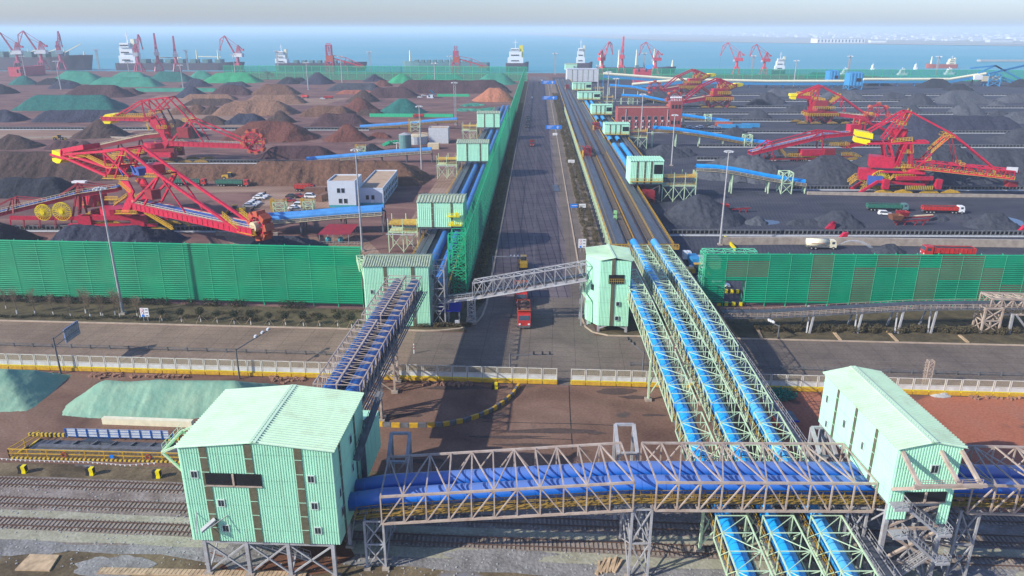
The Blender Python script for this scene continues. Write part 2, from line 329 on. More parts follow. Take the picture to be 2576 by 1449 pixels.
# ================================================================ SETTING
def zone_mat(name, cols, scale, rough=.9, bump=.25, stretch=None, tracks=None, spots=None):
    """dirty ground: large stains x fine grain, optional tyre tracks"""
    m = bpy.data.materials.new(name); m.use_nodes = True; t = m.node_tree; b = t.nodes['Principled BSDF']; L = t.links.new
    b.inputs['Roughness'].default_value = rough; b.inputs['Specular IOR Level'].default_value = .2; tc = t.nodes.new('ShaderNodeTexCoord'); src = tc.outputs['Object']
    if stretch:
        mp = t.nodes.new('ShaderNodeMapping'); mp.inputs['Scale'].default_value = stretch; L(src, mp.inputs[0]); src = mp.outputs[0]
    n = t.nodes.new('ShaderNodeTexNoise'); n.inputs['Scale'].default_value = scale; n.inputs['Detail'].default_value = 9; n.inputs['Roughness'].default_value = .65
    n.inputs['Distortion'].default_value = .6; L(src, n.inputs['Vector'])
    cr = t.nodes.new('ShaderNodeValToRGB'); L(n.outputs[0], cr.inputs[0]); e = cr.color_ramp.elements
    e[0].position = .3; e[0].color = (*cols[0],1); e[1].position = .72; e[1].color = (*cols[-1],1)
    if len(cols) > 2: k = e.new(.5); k.color = (*cols[1],1)
    out = cr.outputs[0]
    g = t.nodes.new('ShaderNodeTexNoise'); g.inputs['Scale'].default_value = 2.2; g.inputs['Detail'].default_value = 6; L(tc.outputs['Object'], g.inputs['Vector'])
    mr = t.nodes.new('ShaderNodeMapRange'); mr.inputs[1].default_value = .3; mr.inputs[2].default_value = .7; mr.inputs[3].default_value = .8; mr.inputs[4].default_value = 1.18; L(g.outputs[0], mr.inputs[0])
    mx = t.nodes.new('ShaderNodeMix'); mx.data_type = 'RGBA'; mx.blend_type = 'MULTIPLY'; mx.inputs[0].default_value = 1; L(out, mx.inputs[6]); L(mr.outputs[0], mx.inputs[7]); out = mx.outputs[2]
    if tracks:
        mp2 = t.nodes.new('ShaderNodeMapping'); mp2.inputs['Rotation'].default_value = (0,0,tracks[0]); L(tc.outputs['Object'], mp2.inputs[0])
        wv = t.nodes.new('ShaderNodeTexWave'); wv.wave_type = tracks[3] if len(tracks) > 3 else 'BANDS'; wv.inputs['Scale'].default_value = tracks[1]; wv.inputs['Distortion'].default_value = 6; wv.inputs['Detail'].default_value = 3; wv.inputs['Detail Scale'].default_value = .35
        L(mp2.outputs[0], wv.inputs['Vector']); r2 = t.nodes.new('ShaderNodeMapRange'); r2.inputs[1].default_value = .6; r2.inputs[2].default_value = .95; r2.inputs[3].default_value = 1; r2.inputs[4].default_value = tracks[2]; L(wv.outputs[0], r2.inputs[0])
        m3 = t.nodes.new('ShaderNodeMix'); m3.data_type = 'RGBA'; m3.blend_type = 'MULTIPLY'; m3.inputs[0].default_value = 1; L(out, m3.inputs[6]); L(r2.outputs[0], m3.inputs[7]); out = m3.outputs[2]
    if spots:
        s = t.nodes.new('ShaderNodeTexNoise'); s.inputs['Scale'].default_value = spots[1]; s.inputs['Detail'].default_value = 4; L(tc.outputs['Object'], s.inputs['Vector'])
        r3 = t.nodes.new('ShaderNodeMapRange'); r3.inputs[1].default_value = spots[2]; r3.inputs[2].default_value = spots[2]+.05; L(s.outputs[0], r3.inputs[0])
        m4 = t.nodes.new('ShaderNodeMix'); m4.data_type = 'RGBA'; L(r3.outputs[0], m4.inputs[0]); L(out, m4.inputs[6]); m4.inputs[7].default_value = (*spots[0],1); out = m4.outputs[2]
    L(out, b.inputs['Base Color'])
    if bump:
        bp = t.nodes.new('ShaderNodeBump'); bp.inputs['Strength'].default_value = bump; bp.inputs['Distance'].default_value = .15; L(g.outputs[0], bp.inputs['Height']); L(bp.outputs[0], b.inputs['Normal'])
    M[name] = m; return m
def struct(name, mb, m, smooth=False):
    o = mb.build(name, m, None, smooth); o['kind'] = 'structure'; return o
def slab_mat(name, cols, bx, by, mortar, rz=0.0, wear=None):
    zone_mat(name, cols, .08, bump=.1, rough=.75, tracks=wear); m = M[name]; t = m.node_tree; L = t.links.new; b = t.nodes['Principled BSDF']
    src = b.inputs['Base Color'].links[0].from_socket
    tc = t.nodes.new('ShaderNodeTexCoord'); mp = t.nodes.new('ShaderNodeMapping'); mp.inputs['Rotation'].default_value = (0,0,rz); L(tc.outputs['Object'], mp.inputs[0])
    nz = t.nodes.new('ShaderNodeTexNoise'); nz.inputs['Scale'].default_value = .5; L(mp.outputs[0], nz.inputs['Vector'])
    vm = t.nodes.new('ShaderNodeVectorMath'); vm.operation = 'MULTIPLY_ADD'; vm.inputs[1].default_value = (.22,.22,0); L(nz.outputs[1], vm.inputs[0]); L(mp.outputs[0], vm.inputs[2])
    br = t.nodes.new('ShaderNodeTexBrick'); br.offset = 0; br.inputs['Scale'].default_value = 1; br.inputs['Brick Width'].default_value = bx; br.inputs['Row Height'].default_value = by
    br.inputs['Mortar Size'].default_value = mortar; br.inputs['Mortar Smooth'].default_value = .6; L(vm.outputs[0], br.inputs['Vector'])
    m5 = t.nodes.new('ShaderNodeMix'); m5.data_type = 'RGBA'; m5.blend_type = 'MULTIPLY'; L(br.outputs['Fac'], m5.inputs[0]); L(src, m5.inputs[6]); m5.inputs[7].default_value = (.33,.34,.37,1)
    L(m5.outputs[2], b.inputs['Base Color']); return m
zone_mat('g_left', [(.10,.052,.05),(.17,.088,.075),(.28,.165,.125)], .03, stretch=(1,2.2,1), spots=((.10,.06,.055),.05,.62))
zone_mat('g_right', [(.038,.043,.062),(.058,.062,.082),(.10,.095,.105)], .035, stretch=(1,2,1), tracks=(.2,.25,.75), spots=((.04,.045,.055),.06,.6))
zone_mat('g_paved', [(.12,.065,.048),(.19,.11,.075),(.25,.155,.11)], .07, tracks=(.4,.03,.88,'RINGS'), spots=((.09,.07,.06),.12,.66))
zone_mat('g_red', [(.30,.10,.05),(.38,.135,.075),(.33,.15,.10)], .06, spots=((.16,.08,.06),.1,.62))
zone_mat('g_dirt', [(.055,.04,.025),(.14,.105,.06),(.27,.21,.125)], .12, bump=.5, spots=((.19,.19,.2),.09,.6))
zone_mat('g_ballast', [(.13,.10,.085),(.22,.18,.15),(.32,.28,.25)], .25, bump=.9)
zone_mat('g_greydust', [(.15,.14,.13),(.24,.23,.215),(.33,.31,.29)], .3, bump=.9)
zone_mat('g_redbrown', [(.09,.035,.02),(.16,.07,.04),(.22,.11,.06)], .3)
zone_mat('g_net', [(.26,.245,.17),(.34,.325,.235),(.39,.37,.29)], .2, bump=.5)
zone_mat('g_verge', [(.05,.042,.025),(.10,.08,.045),(.15,.12,.06)], .3, bump=.8)
slab_mat('m_road', [(.115,.09,.098),(.16,.128,.135),(.215,.172,.165)], 2.3, 4.2, .16, rz=-.034, wear=(.0,.05,.85))
slab_mat('m_cross', [(.17,.12,.085),(.235,.17,.12),(.30,.22,.155)], 5.0, 2.4, .05, rz=.06)
slab_mat('m_cross_dark', [(.115,.092,.074),(.165,.132,.104),(.215,.17,.135)], 5.0, 2.4, .05, rz=.06)
zone_mat('g_light', [(.30,.22,.16),(.36,.27,.2),(.42,.33,.25)], .06)
zone_mat('g_sand', [(.19,.11,.075),(.29,.18,.125),(.40,.28,.21)], .05, stretch=(.5,2,1), tracks=(.1,.2,.8))
# water
wm = mat('m_water', (.12,.34,.40), rough=.5, c2=(.05,.30,.37), scale=.004, bump=.25, bscale=.05, stretch=(.35,1,1)); M['water'] = wm
wm.node_tree.nodes['Principled BSDF'].inputs['IOR'].default_value = 1.2
QY = 1160.0
ground = struct('ground', MB().sheet([(-1500,-60),(1500,-60),(1500,1000),(560,1045),(520,1170),(300,1190),(60,1205),(-300,1245),(-650,1262),(-1500,1275)], 0), M['g_left'])
mb = MB()   # quay wall under the edge
edge = [(1500,1000),(560,1045),(520,1170),(300,1190),(60,1205),(-300,1245),(-650,1262),(-1500,1275)]
for a, b in zip(edge[:-1], edge[1:]): mb.beam((a[0],a[1],-1.5),(b[0],b[1],-1.5),1.2,3.0)
struct('quay_wall', mb, M['concrete'])
mb = MB(); mb.sheet([(-40000,800),(40000,800),(60000,60000),(-60000,60000)], -3.0); struct('water', mb, M['water'])
def zone(name, pts, m, k, world=False):
    P = pts if world else [G(*p) for p in pts]; return struct(name, MB().sheet([(p[0],p[1]) for p in P], 0), M[m]) if False else struct(name, MB().sheet([(p[0],p[1]) for p in P], k*.012), M[m])
RD = .034
def rl(x0, y, z=0.0): return Vector((x0+RD*y, y, z))
zone('coal_yard_ground', [rl(20,176),(400,176),(1500,300),(1500,1035),(640,1035),rl(20,1100)], 'g_right', 1, True)
# foreground ground, from the white fence towards the camera
zone('paved_yard', [(-200,142),(-105,136.5),(10,129.6),(140,125.5),(140,98),(-40,101),(-200,108)], 'g_paved', 1, True)
zone('red_soil', [(44,128.2),(200,123),(200,90),(44,90)], 'g_red', 2, True)
zone('dirt_ground', [(-200,108),(-40,101),(140,96),(200,90),(200,20),(-200,20)], 'g_dirt', 1, True)
def strip_y(x, y0): return y0-.062*(x+60)     # rail-line direction
def band(name, ya, yb, m, k, x0=-200, x1=200, wob=0.0):
    n = 60; P = [(x0+(x1-x0)*i/n, strip_y(x0+(x1-x0)*i/n, ya)+wob*noise.noise(Vector((i*.9,ya,0)))) for i in range(n+1)]
    P += [(x0+(x1-x0)*i/n, strip_y(x0+(x1-x0)*i/n, yb)+wob*noise.noise(Vector((i*.9,yb,3)))) for i in range(n,-1,-1)]
    return zone(name, P, m, k, True)
band('rail_ballast', 82.2, 97.9, 'g_ballast', 3, wob=.8)
band('gravel_edge', 81.4, 83.4, 'g_greydust', 4, wob=1.6)
band('dust_net', 88.0, 89.6, 'g_net', 5, wob=.5); band('dust_net_near', 83.3, 85.3, 'g_net', 5, wob=.5)
for i, (u, v, rx, ry) in enumerate(((290,1425,5,2.2),(620,1395,4,2.5),(1250,1400,7,1.5),(60,1385,6,1),(2450,1430,6,2))): c = G(u,v); zone('gravel_patch', [(c.x+rx*cos(a)*(1+.5*noise.noise(Vector((cos(a)*2,sin(a)*2,i)))), c.y+ry*sin(a)*(1+.5*noise.noise(Vector((cos(a)*2,sin(a)*2,i+7))))) for a in [2*pi*k/36 for k in range(36)]], 'g_greydust', 6+i*.1, True)
c = G(720,1400); zone('red_dirt_patch', [(c.x+9*cos(a)*(1+.4*noise.noise(Vector((cos(a)*2,sin(a)*2,1)))), c.y+4*sin(a)) for a in [2*pi*k/36 for k in range(36)]], 'g_redbrown', 5.5, True)
# roads
def roadband(name, pts, m, k): return zone(name, pts, m, k, True)
roadband('main_road', [rl(-12.3,158),rl(12.6,158),rl(12.6,1115),rl(-12.3,1115)], 'm_road', 3)
roadband('shoulder_strip', [rl(9.3,176),rl(15.2,176),rl(15.2,1100),rl(9.3,1100)], 'g_light' if False else 'm_cross_dark', 4)
def cy_(x, y0): return y0-.062*(x+60)-.00012*(x+60)*(x+60)*0
def crossband(name, ya, yb, m, k, x0=-260, x1=300):
    return zone(name, [(x0,cy_(x0,ya)),(x1,cy_(x1,ya)*1.0),(x1,cy_(x1,yb)),(x0,cy_(x0,yb))], m, k, True)
crossband('cross_road', 134.5, 159.6, 'm_cross', 4)
crossband('cross_road_east', 134.4, 159.6, 'm_cross_dark', 5, x0=-22)
def grid_fill(name, poly, m, k): return zone(name, poly, m, k, True)
zone('corner_apron', [rl(-12.3,150),rl(12.6,150),rl(14,158),rl(12.6,180),rl(-12.3,180),rl(-17,160)], 'm_cross_dark', 6, True)
zone('verge_west', [(-260,cy_(-260,160)),rl(-14,157.0),rl(-13,172),(-30,171),(-260,190)], 'g_verge', 2, True)
zone('verge_east', [rl(14,155),(300,cy_(300,160)),(300,170),rl(16,172)], 'g_verge', 2, True)
zone_mat('g_bed', [(.13,.10,.08),(.21,.165,.13),(.30,.24,.20)], .35, bump=.6)
zone('roadside_verge', [rl(15.2,176),rl(21.5,176),rl(21.5,1000),rl(15.2,1000)], 'g_bed', 5, True)
zone('roadside_verge_west', [rl(-18,172),rl(-12.4,172),rl(-12.4,1000),rl(-18,1000)], 'g_verge', 5, True)
for i, P_ in enumerate(([(-40,327),(340,329),(300,350),(-40,352)],[(0,284),(30,300),(-60,318),(-80,300)],[(560,243),(400,240),(330,262),(420,285),(330,330),(420,330),(640,320),(700,300),(560,290),(480,268)],[(650,482),(835,478),(850,545),(610,560)],[(700,248),(880,246),(820,262),(660,266)],[(430,470),(830,468),(830,482),(430,486)],[(560,590),(920,600),(960,640),(600,640)])): zone('sandy_ground', P_, 'g_sand', 2+i*.1)
zone('service_lane', [rl(-46,230),rl(-35.5,230),rl(-35.5,520),rl(-46,520)], 'g_sand', 3, True)
mb = MB()
for i, (u, v, rx, ry) in enumerate(((2540,560,5,9),(1936,560,3,4),(1915,556,3,3),(240,1110,3,1.2),(270,1098,2,1))): c = G(u,v); mb.sheet([(c.x+rx*cos(a)*(1+.3*sin(3*a+i)), c.y+ry*sin(a)*(1+.3*sin(2*a+i))) for a in [2*pi*k/30 for k in range(30)]], .055+.001*i)
struct('puddle', mb, mat('m_puddle', (.05,.055,.06), rough=.06, var=.1))
# kerbs
mb = MB()
kp = [(-260,cy_(-260,160.1),.08)]+[(x,cy_(x,160.1),.08) for x in range(-240,-18,10)]+[(-16.5,157.8,.08),(-12,159,.08),(-8.6,162,.08),(-7.2,167,.08)]+[tuple(rl(-12.4,y,.08)) for y in (175,300,500,1000)]
for a, b in zip(kp[:-1], kp[1:]): mb.beam(a, b, .5, .34)
kp = [tuple(rl(12.6,y,.08)) for y in (1000,500,300,180,172)]+[(16.8,166,.08),(17.2,160,.08),(18.6,156.8,.08),(22,154.8,.08)]+[(x,cy_(x,160.0),.08) for x in range(30,300,10)]
for a, b in zip(kp[:-1], kp[1:]): mb.beam(a, b, .4, .3)
struct('kerb', mb, M['kerb'])
mb = MB()    # road paint: worn centre lines
y = 190
while y < 1000:
    for x0 in (-.9,-.5): mb.add([rl(x0,y,.05),rl(x0+.16,y,.05),rl(x0+.16,y+8,.05),rl(x0,y+8,.05)],[(0,1,2,3)])
    y += 9
for x in range(40,200,9):
    for yy in (149.5,146.5): mb.sheet([(x,cy_(x,yy)),(x+3.5,cy_(x+3.5,yy)),(x+3.5,cy_(x+3.5,yy)+.14),(x,cy_(x,yy)+.14)],.1)
struct('road_marking', mb, mat('m_paint', (.25,.22,.19), rough=.8, var=.4, scale=2))
# joints and stains in the paved yard
mb = MB()
for pts in ([(1431,962),(1434,1040),(1440,1130)],[(1215,1060),(1320,1064),(1440,1066),(1560,1071)],[(1180,1098),(1440,1106)]):
    for a, b in zip(pts[:-1], pts[1:]): a, b = G(*a), G(*b); mb.beam(a+Vector((0,0,.03)), b+Vector((0,0,.03)), .14,.03)
struct('pavement_joint', mb, M['tar'])
zone_mat('g_stain', [(.07,.05,.045),(.11,.075,.06)], .4); rs0 = random.Random(9)
def blob(u, v, rx, ry, k=13):
    c = G(u, v); o = rs0.uniform(0,99); return [(c.x+rx*cos(a)*(1+.5*noise.noise(Vector((cos(a)*1.5,sin(a)*1.5,o)))), c.y+ry*sin(a)*(1+.5*noise.noise(Vector((cos(a)*1.5,sin(a)*1.5,o+5))))) for a in [2*pi*i/40 for i in range(40)]]
mb = MB()
for i, (u, v, rx, ry) in enumerate(((1010,1045,4,.8),(1240,1045,3,1.5),(1390,1085,9,.7),(1290,1100,6,.5),(1560,985,4,1.2),(1600,1000,3,.8),(1500,1090,1.6,.5),(1075,1160,3,.7),(1320,1120,5,.5),(1150,975,6,1.0),(1640,1045,2,.5))): mb.sheet(blob(u,v,rx,ry), .05+.001*i)
struct('damp_stain', mb, M['g_stain'])
# far shore: low land on the right beyond the bay, sand spits
coast = mat('m_coast', (.42,.39,.34), rough=.9, c2=(.24,.25,.21), scale=.0015); sand = mat('m_sand', (.42,.38,.32), rough=.9)
mb = MB(); mb.sheet([(900,4350),(1500,3700),(2300,3450),(2700,3250),(9000,3100),(30000,30000),(1500,30000),(-500,14000),(300,8200)], -1.5); struct('far_shore', mb, coast)
mb = MB()
for a in ([(1480,91.5),(1650,97),(1850,103),(1870,104.5),(1640,98.3),(1480,92.2)], [(1350,85),(1500,90.2),(1700,93),(1900,97.5),(1910,98.5),(1690,94),(1480,91)]):
    mb.sheet([tuple(G(*p, -1.0)[:2]) for p in a], -1.0)
mb.sheet([tuple(G(*p, -1.0)[:2]) for p in [(1630,97.5),(1900,104),(2100,107.5),(2576,113),(2576,115),(2100,109.5),(1900,106)]], -1.2)
struct('sand_spit', mb, sand)
mb = MB(); a = G(2462,153,-1); mb.beam(a+Vector((0,0,.5)), a+Vector((500,8,.5)), 14, 4); solo('breakwater', mb, M['stone'], 'low grey stone breakwater in the bay at the right edge', 'breakwater')
# far-off buildings across the bay
rnd = random.Random(5); n = 0
fb = [(2055,97,2175,108,'wide'),(2120,100,2150,102,'low'),(2190,101,2230,107,'flat'),(2255,90,2290,96,'x'),(2297,90,2335,96.5,'x'),(2395,93.5,2415,101,'x'),(2490,99,2548,106.5,'x'),(2425,92,2460,97,'x'),(2540,92,2576,99,'x'),(2065,93,2093,96.5,'x'),(1875,84,1905,88,'x'),(1990,85,2012,88.5,'x'),(1838,84.5,1850,87.5,'x'),(2160,84,2185,87,'x'),(2230,85,2260,88.5,'x'),(2340,85.5,2363,89.5,'x'),(2470,85,2505,89,'x'),(1695,83,1712,86.5,'x'),(1735,81,1742,86.5,'x'),(1758,81.5,1764,86,'x'),(2085,79,2098,87.5,'x'),(1925,82,1932,88,'x'),(1640,80,1655,82.5,'x')]
CNT = {}
def cnt(k): CNT[k] = CNT.get(k, -1)+1; return CNT[k]
for i, (u0,v0,u1,v1,k) in enumerate(sorted(fb)):
    a = G(u0, v1, -1.5); b = G(u1, v1, -1.5); h = ZY(v0, a.y)-(-1.5); dp = max(20, (b.x-a.x)*.35)
    t = thing('far_building', 'hazy %s building on the far shore, %s of its kind' % (('tall narrow' if h > (b.x-a.x)*.7 else 'low white'), ORD[cnt(h > (b.x-a.x)*.7)]), 'building', a, 'buildings across the bay')
    MB().box(a.x,b.x,a.y,a.y+dp,-1.5,-1.5+h).build('wall', M['white'] if i % 3 else M['greywhite'], t)
    MB().box(a.x-2,b.x+2,a.y-2,a.y+dp+2,-1.5+h,h).build('roof', M['greywhite'], t)
    if k == 'wide':
        m_ = MB()
        for q in range(14): m_.box(a.x+(b.x-a.x)*(q+.3)/14, a.x+(b.x-a.x)*(q+.6)/14, a.y-1.5, a.y, 2, h*.7)
        m_.build('window_band', M['pane'], t)
mb = MB()
for i in range(620):
    u = rnd.uniform(1560,2600); v = rnd.uniform(84,104)
    if v > 84+(u-1560)*.024: v = rnd.uniform(83,86)
    p = G(u, v, -1.5); s_ = rnd.uniform(15,60)*p.y/6000; mb.box(p.x,p.x+s_*1.6,p.y,p.y+s_,-1.5,rnd.uniform(5,14)*p.y/6000)
t = mb.build('distant_town', M['greywhite']); tag(t, 'mass of tiny pale buildings along the hazy far shore', 'distant town', kind='stuff')
mb = MB()
for u, v, h in ((530,81.5,10),(792,82,6),(1080,84,9),(1100,84,6),(1440,80,5),(920,82,4)):
    p = G(u+1, VH+4.4, -3); mb.box(p.x-60,p.x+60,p.y,p.y+200,-3,p.y*h*.0006)
# haze: one closed box of thin air round everything
hz = bpy.data.materials.new('m_haze'); hz.use_nodes = True; t = hz.node_tree; t.nodes.clear()
o_ = t.nodes.new('ShaderNodeOutputMaterial'); v_ = t.nodes.new('ShaderNodeVolumePrincipled')
v_.inputs['Density'].default_value = .00017; v_.inputs['Color'].default_value = (.74,.86,.97,1); v_.inputs['Anisotropy'].default_value = 0
t.links.new(v_.outputs[0], o_.inputs['Volume'])
hb = MB().box(-16000,16000,-200,26000,-6,92).build('haze', hz); tag(hb, 'thin pale blue sea haze lying over the whole port', 'haze', kind='stuff')
# ================================================================ FOREGROUND
# railway tracks
def track(name, y0, x0, x1, label):
    t = thing(name, label, 'railway track', (x0, strip_y(x0,y0), 0), 'railway tracks in the foreground')
    r = MB(); s = MB(); n = int((x1-x0)/.62)
    for k in (-.75,.75): r.beam((x0,strip_y(x0,y0+k),.24),(x1,strip_y(x1,y0+k),.24),.09,.16)
    for i in range(n):
        x = x0+.62*i; s.beam((x,strip_y(x,y0-1.3),.05),(x+.03,strip_y(x,y0+1.3),.05),.26,.16)
    r.build('rail', M['rail_steel'], t); o = s.build('sleeper', M['sleeper'], t); o['kind'] = 'stuff'
for y0, lb in ((96.3,'railway track farthest from the camera, beside the black and yellow barrier blocks'),(91.6,'second railway track, on brownish ballast before the first green strip'),(86.85,'railway track between the two pale green dust-netting strips')):
    track('railway_track', y0, -120, 130, lb)
# mint clad buildings
def shed(name, label, o, rz, W, D, z0, ze, ridge=1.0, axis='y', pitch=.5, strips=(), wins=(), shade_panels=(), legs=None, roofm='mint_roof', wallm='mint', group=None, over=.35, eave_under=True, cat='conveyor building', door=None):
    """o: front left corner (x,y); local x to the right, local y away"""
    cr, sr = cos(rz), sin(rz)
    tf = lambda p: Vector((o[0]+p.x*cr-p.y*sr, o[1]+p.x*sr+p.y*cr, p.z))
    t = thing(name, label, cat, (o[0], o[1], 0), group)
    w_ = MB(tf); gy = dict(za=ridge, zb=ridge) if axis == 'y' else {}; gx = dict(za=ridge, zb=ridge) if axis == 'x' else {}
    w_.corr((0,0),(W,0),z0,ze,pitch,.07,**gy); w_.corr((W,0),(W,D),z0,ze,pitch,.07,**gx)
    w_.corr((W,D),(0,D),z0,ze,pitch,.07,**gy); w_.corr((0,D),(0,0),z0,ze,pitch,.07,**gx)
    w_.add([(0,0,z0),(W,0,z0),(W,D,z0),(0,D,z0)],[(3,2,1,0)]); w_.build('wall', M[wallm], t)
    r = MB(tf); k = over; rp = max(pitch*1.6, .5)
    def slope(a, b, c, d):    # a-b eave, d-c ridge; ribs run from eave to ridge
        a, b, c, d = map(Vector, (a,b,c,d)); L = (b-a).length; n = max(2, int(L/rp)); nr = (b-a).cross(d-a).normalized()
        if nr.z < 0: nr = -nr
        P = []
        for i in range(n):
            for fr, q in ((0,0),(.5,0),(.6,1),(.9,1)): P.append(((i+fr)/n, q))
        P.append((1,0)); vs = []
        for f, q in P: vs += [a+(b-a)*f+nr*(q*.16), d+(c-d)*f+nr*(q*.16)]
        r.add(vs, [(2*i,2*i+2,2*i+3,2*i+1) for i in range(len(P)-1)])
    zr, z_ = ze+ridge+.12, ze+.1
    if axis == 'y':
        slope((-k,-k,z_-.05),(-k,D+k,z_-.05),(W/2,D+k,zr),(W/2,-k,zr)); slope((W+k,-k,z_-.05),(W+k,D+k,z_-.05),(W/2,D+k,zr),(W/2,-k,zr))
        r.beam((W/2-.25,-k,zr+.1),(W/2-.25,D+k,zr+.1),.35,.08); r.beam((W/2+.25,-k,zr+.1),(W/2+.25,D+k,zr+.1),.35,.08)
    else:
        slope((-k,-k,z_-.05),(W+k,-k,z_-.05),(W+k,D/2,zr),(-k,D/2,zr)); slope((-k,D+k,z_-.05),(W+k,D+k,z_-.05),(W+k,D/2,zr),(-k,D/2,zr))
        r.beam((-k,D/2,zr+.1),(W+k,D/2,zr+.1),.6,.08)
    r.build('roof', M[roofm], t)
    def face(f, s, z, w, h, th=.06):      # a panel standing 9 cm proud of face f, s along it
        if f == 'F': return (s, s+w, -.08-th, -.08, z, z+h)
        if f == 'B': return (s, s+w, D+.08, D+.08+th, z, z+h)
        if f == 'L': return (-.08-th, -.08, s, s+w, z, z+h)
        return (W+.08, W+.08+th, s, s+w, z, z+h)
    def top(f, s): 
        if (f in 'FB') == (axis == 'y'):
            q = W if f in 'FB' else D; return ze+ridge*(1-abs(2*s/q-1))-.1
        return ze-.05
    for f, s, w in strips:
        p = MB(tf); p.box(*face(f, s, z0, w, top(f, s+w/2)-z0)); g_ = p.build('light_strip', M['strip'], t)
        q = MB(tf); zz = z0+2.0
        while zz < ze-1: q.box(*face(f, s, zz, w, .07, .09)); zz += 2.0
        if q.v: q.build('strip_joint', M['mint_pale'], g_)
    for f, s, z, w, h in wins:
        p = MB(tf); p.box(*face(f, s, z, w, h, .09)); wn = p.build('window', M['frame'], t)
        e = .13; q = MB(tf); q.box(*face(f, s+e, z+e, w/2-e*1.3, h-2*e, .11)); q.box(*face(f, s+w/2+e*.3, z+e, w/2-e*1.3, h-2*e, .11)); q.build('pane', M['pane'], wn)
    for f, s, z, w, h in shade_panels:
        p = MB(tf); p.box(*face(f, s, z, w, h, .085)); op = p.build('opening', M['dark'], t)  # no hole: near-black panel paints the shaded inside of an opening
        q = MB(tf); q.box(*face(f, s+w/2-.12, z, .24, h, .2)); q.box(*face(f, s, z, w, .15, .2)); q.build('opening_frame', M['galv'], op)
    if legs:
        for lx, ly in legs[0]:
            MB(tf).beam((lx,ly,0),(lx,ly,z0),legs[1]).build('leg', M[legs[2]], t)
        b_ = MB(tf); L_ = legs[0]
        for i in range(len(L_)):
            for j in range(i+1, len(L_)):
                a, b = Vector((*L_[i],0)), Vector((*L_[j],0))
                if .1 < (a-b).length < legs[3] and (abs(a.x-b.x) < .1 or abs(a.y-b.y) < .1):
                    b_.beam(a+Vector((0,0,z0*.9)), b+Vector((0,0,.4)), .2); b_.beam(b+Vector((0,0,z0*.9)), a+Vector((0,0,.4)), .2); b_.beam(a+Vector((0,0,z0-.4)), b+Vector((0,0,z0-.4)), .35)
        if b_.v: b_.build('leg_brace', M[legs[2]], t)
        f_ = MB(tf)
        for lx, ly in L_: f_.cbox((lx,ly,0),1.1,1.1,.4)
        f_.build('footing', M['concrete'], t)
    return t, tf
# --- big transfer house, front left
B1, tf1 = shed('transfer_house', 'large mint green corrugated transfer house on steel legs, front left with long dark opening panel', (-40.0,76.9), -.05, 18.7, 14.3, 5.5, 18.8, .9, 'y', .32,
   strips=[('F',2.6,.9),('F',8.1,.9),('F',14.1,.9),('R',2.2,.6),('R',9.2,.6)],
   wins=[('F',1.1,14.6,.95,1.1),('F',3.9,10.6,.95,1.1),('F',4.0,6.9,.95,1.1),('F',15.4,14.4,.95,1.1),('F',15.5,10.6,.95,1.1),('F',15.6,7.0,.95,1.1),('R',6.8,15.4,1.0,1.3),('R',.9,11.5,.8,1.3),('R',6.9,11.2,.8,1.3),('R',1.1,8.6,.8,1.3)],
   shade_panels=[('F',2.9,13.6,6.9,1.8)], legs=([(1.2,.4),(6.6,.4),(11.9,.4),(17.6,.4),(1.2,7),(17.9,6.5),(1.2,13.6),(11.9,7),(17.9,13.6)],.45,'galv_grey',8.5), group='mint green conveyor transfer houses')
MB(tf1).corr((18.68,14.4),(18.68,23.0),5.5,11.6,.32,.07).corr((18.68,23.0),(9,23.0),5.5,11.6,.32,.07).corr((9,23),(9,14.4),5.5,11.6,.32,.07).add([(9,14.4,11.6),(18.7,14.4,11.6),(18.7,23,11.6),(9,23,11.6)],[(0,1,2,3)]).build('rear_wing', M['mint'], B1)
q = MB(tf1)   # rooftop-side stair and pipes down the right wall
q.beam((19.3,7.5,12.8),(20.9,16.5,18.2),.9,.15).rail([(19.0,7.5,12.8),(20.6,16.5,18.2)],1.0,1,.05).rail([(19.6,7.5,12.8),(21.2,16.5,18.2)],1.0,1,.05)
q.build('side_stair', M['galv_dark'], B1)
q = MB(tf1)
for k in range(4): q.tube([(19.1+.1*k,13.2+.35*k,15.5),(19.1+.1*k,10.5+.35*k,13.9),(19.1+.1*k,10.5+.35*k,6.5)],.11,6)
q.build('pipe', M['galv_dark'], B1)
q = MB(tf1)   # ledge frame at the left eave
q.beam((0,1,18.6),(-2.6,1,17.4),.25).beam((0,6,18.6),(-2.6,6,17.4),.25).beam((-2.6,1,17.4),(-2.6,6,17.4),.3).beam((-2.6,1,17.4),(0,1,14.3),.25).beam((-2.6,6,17.4),(0,6,14.3),.25).rail([(-2.5,1,17.5),(-2.5,6,17.5)],1,1,.05)
q.build('eave_bracket', M['mint_steel'], B1)
q = MB(tf1); q.beam((2.0,-1.4,7.9),(3.4,-.3,8.9),.7,.25).beam((1.5,-1.6,7.7),(1.0,0,9.7),.09).beam((3.3,-1.6,8.6),(5.0,0,9.4),.09); q.build('wall_bracket', M['galv_grey'], B1)
q = MB(tf1); q.beam((6.0,1,5.2),(13.5,3,.5),.9,.15).rail([(6,.6,5.2),(13.5,2.6,.5)],1,1,.06).rail([(6,1.4,5.2),(13.5,3.4,.5)],1,1,.06).beam((13.5,3,.5),(6,6,-2),.0001); q.build('stair', M['galv_grey'], B1)
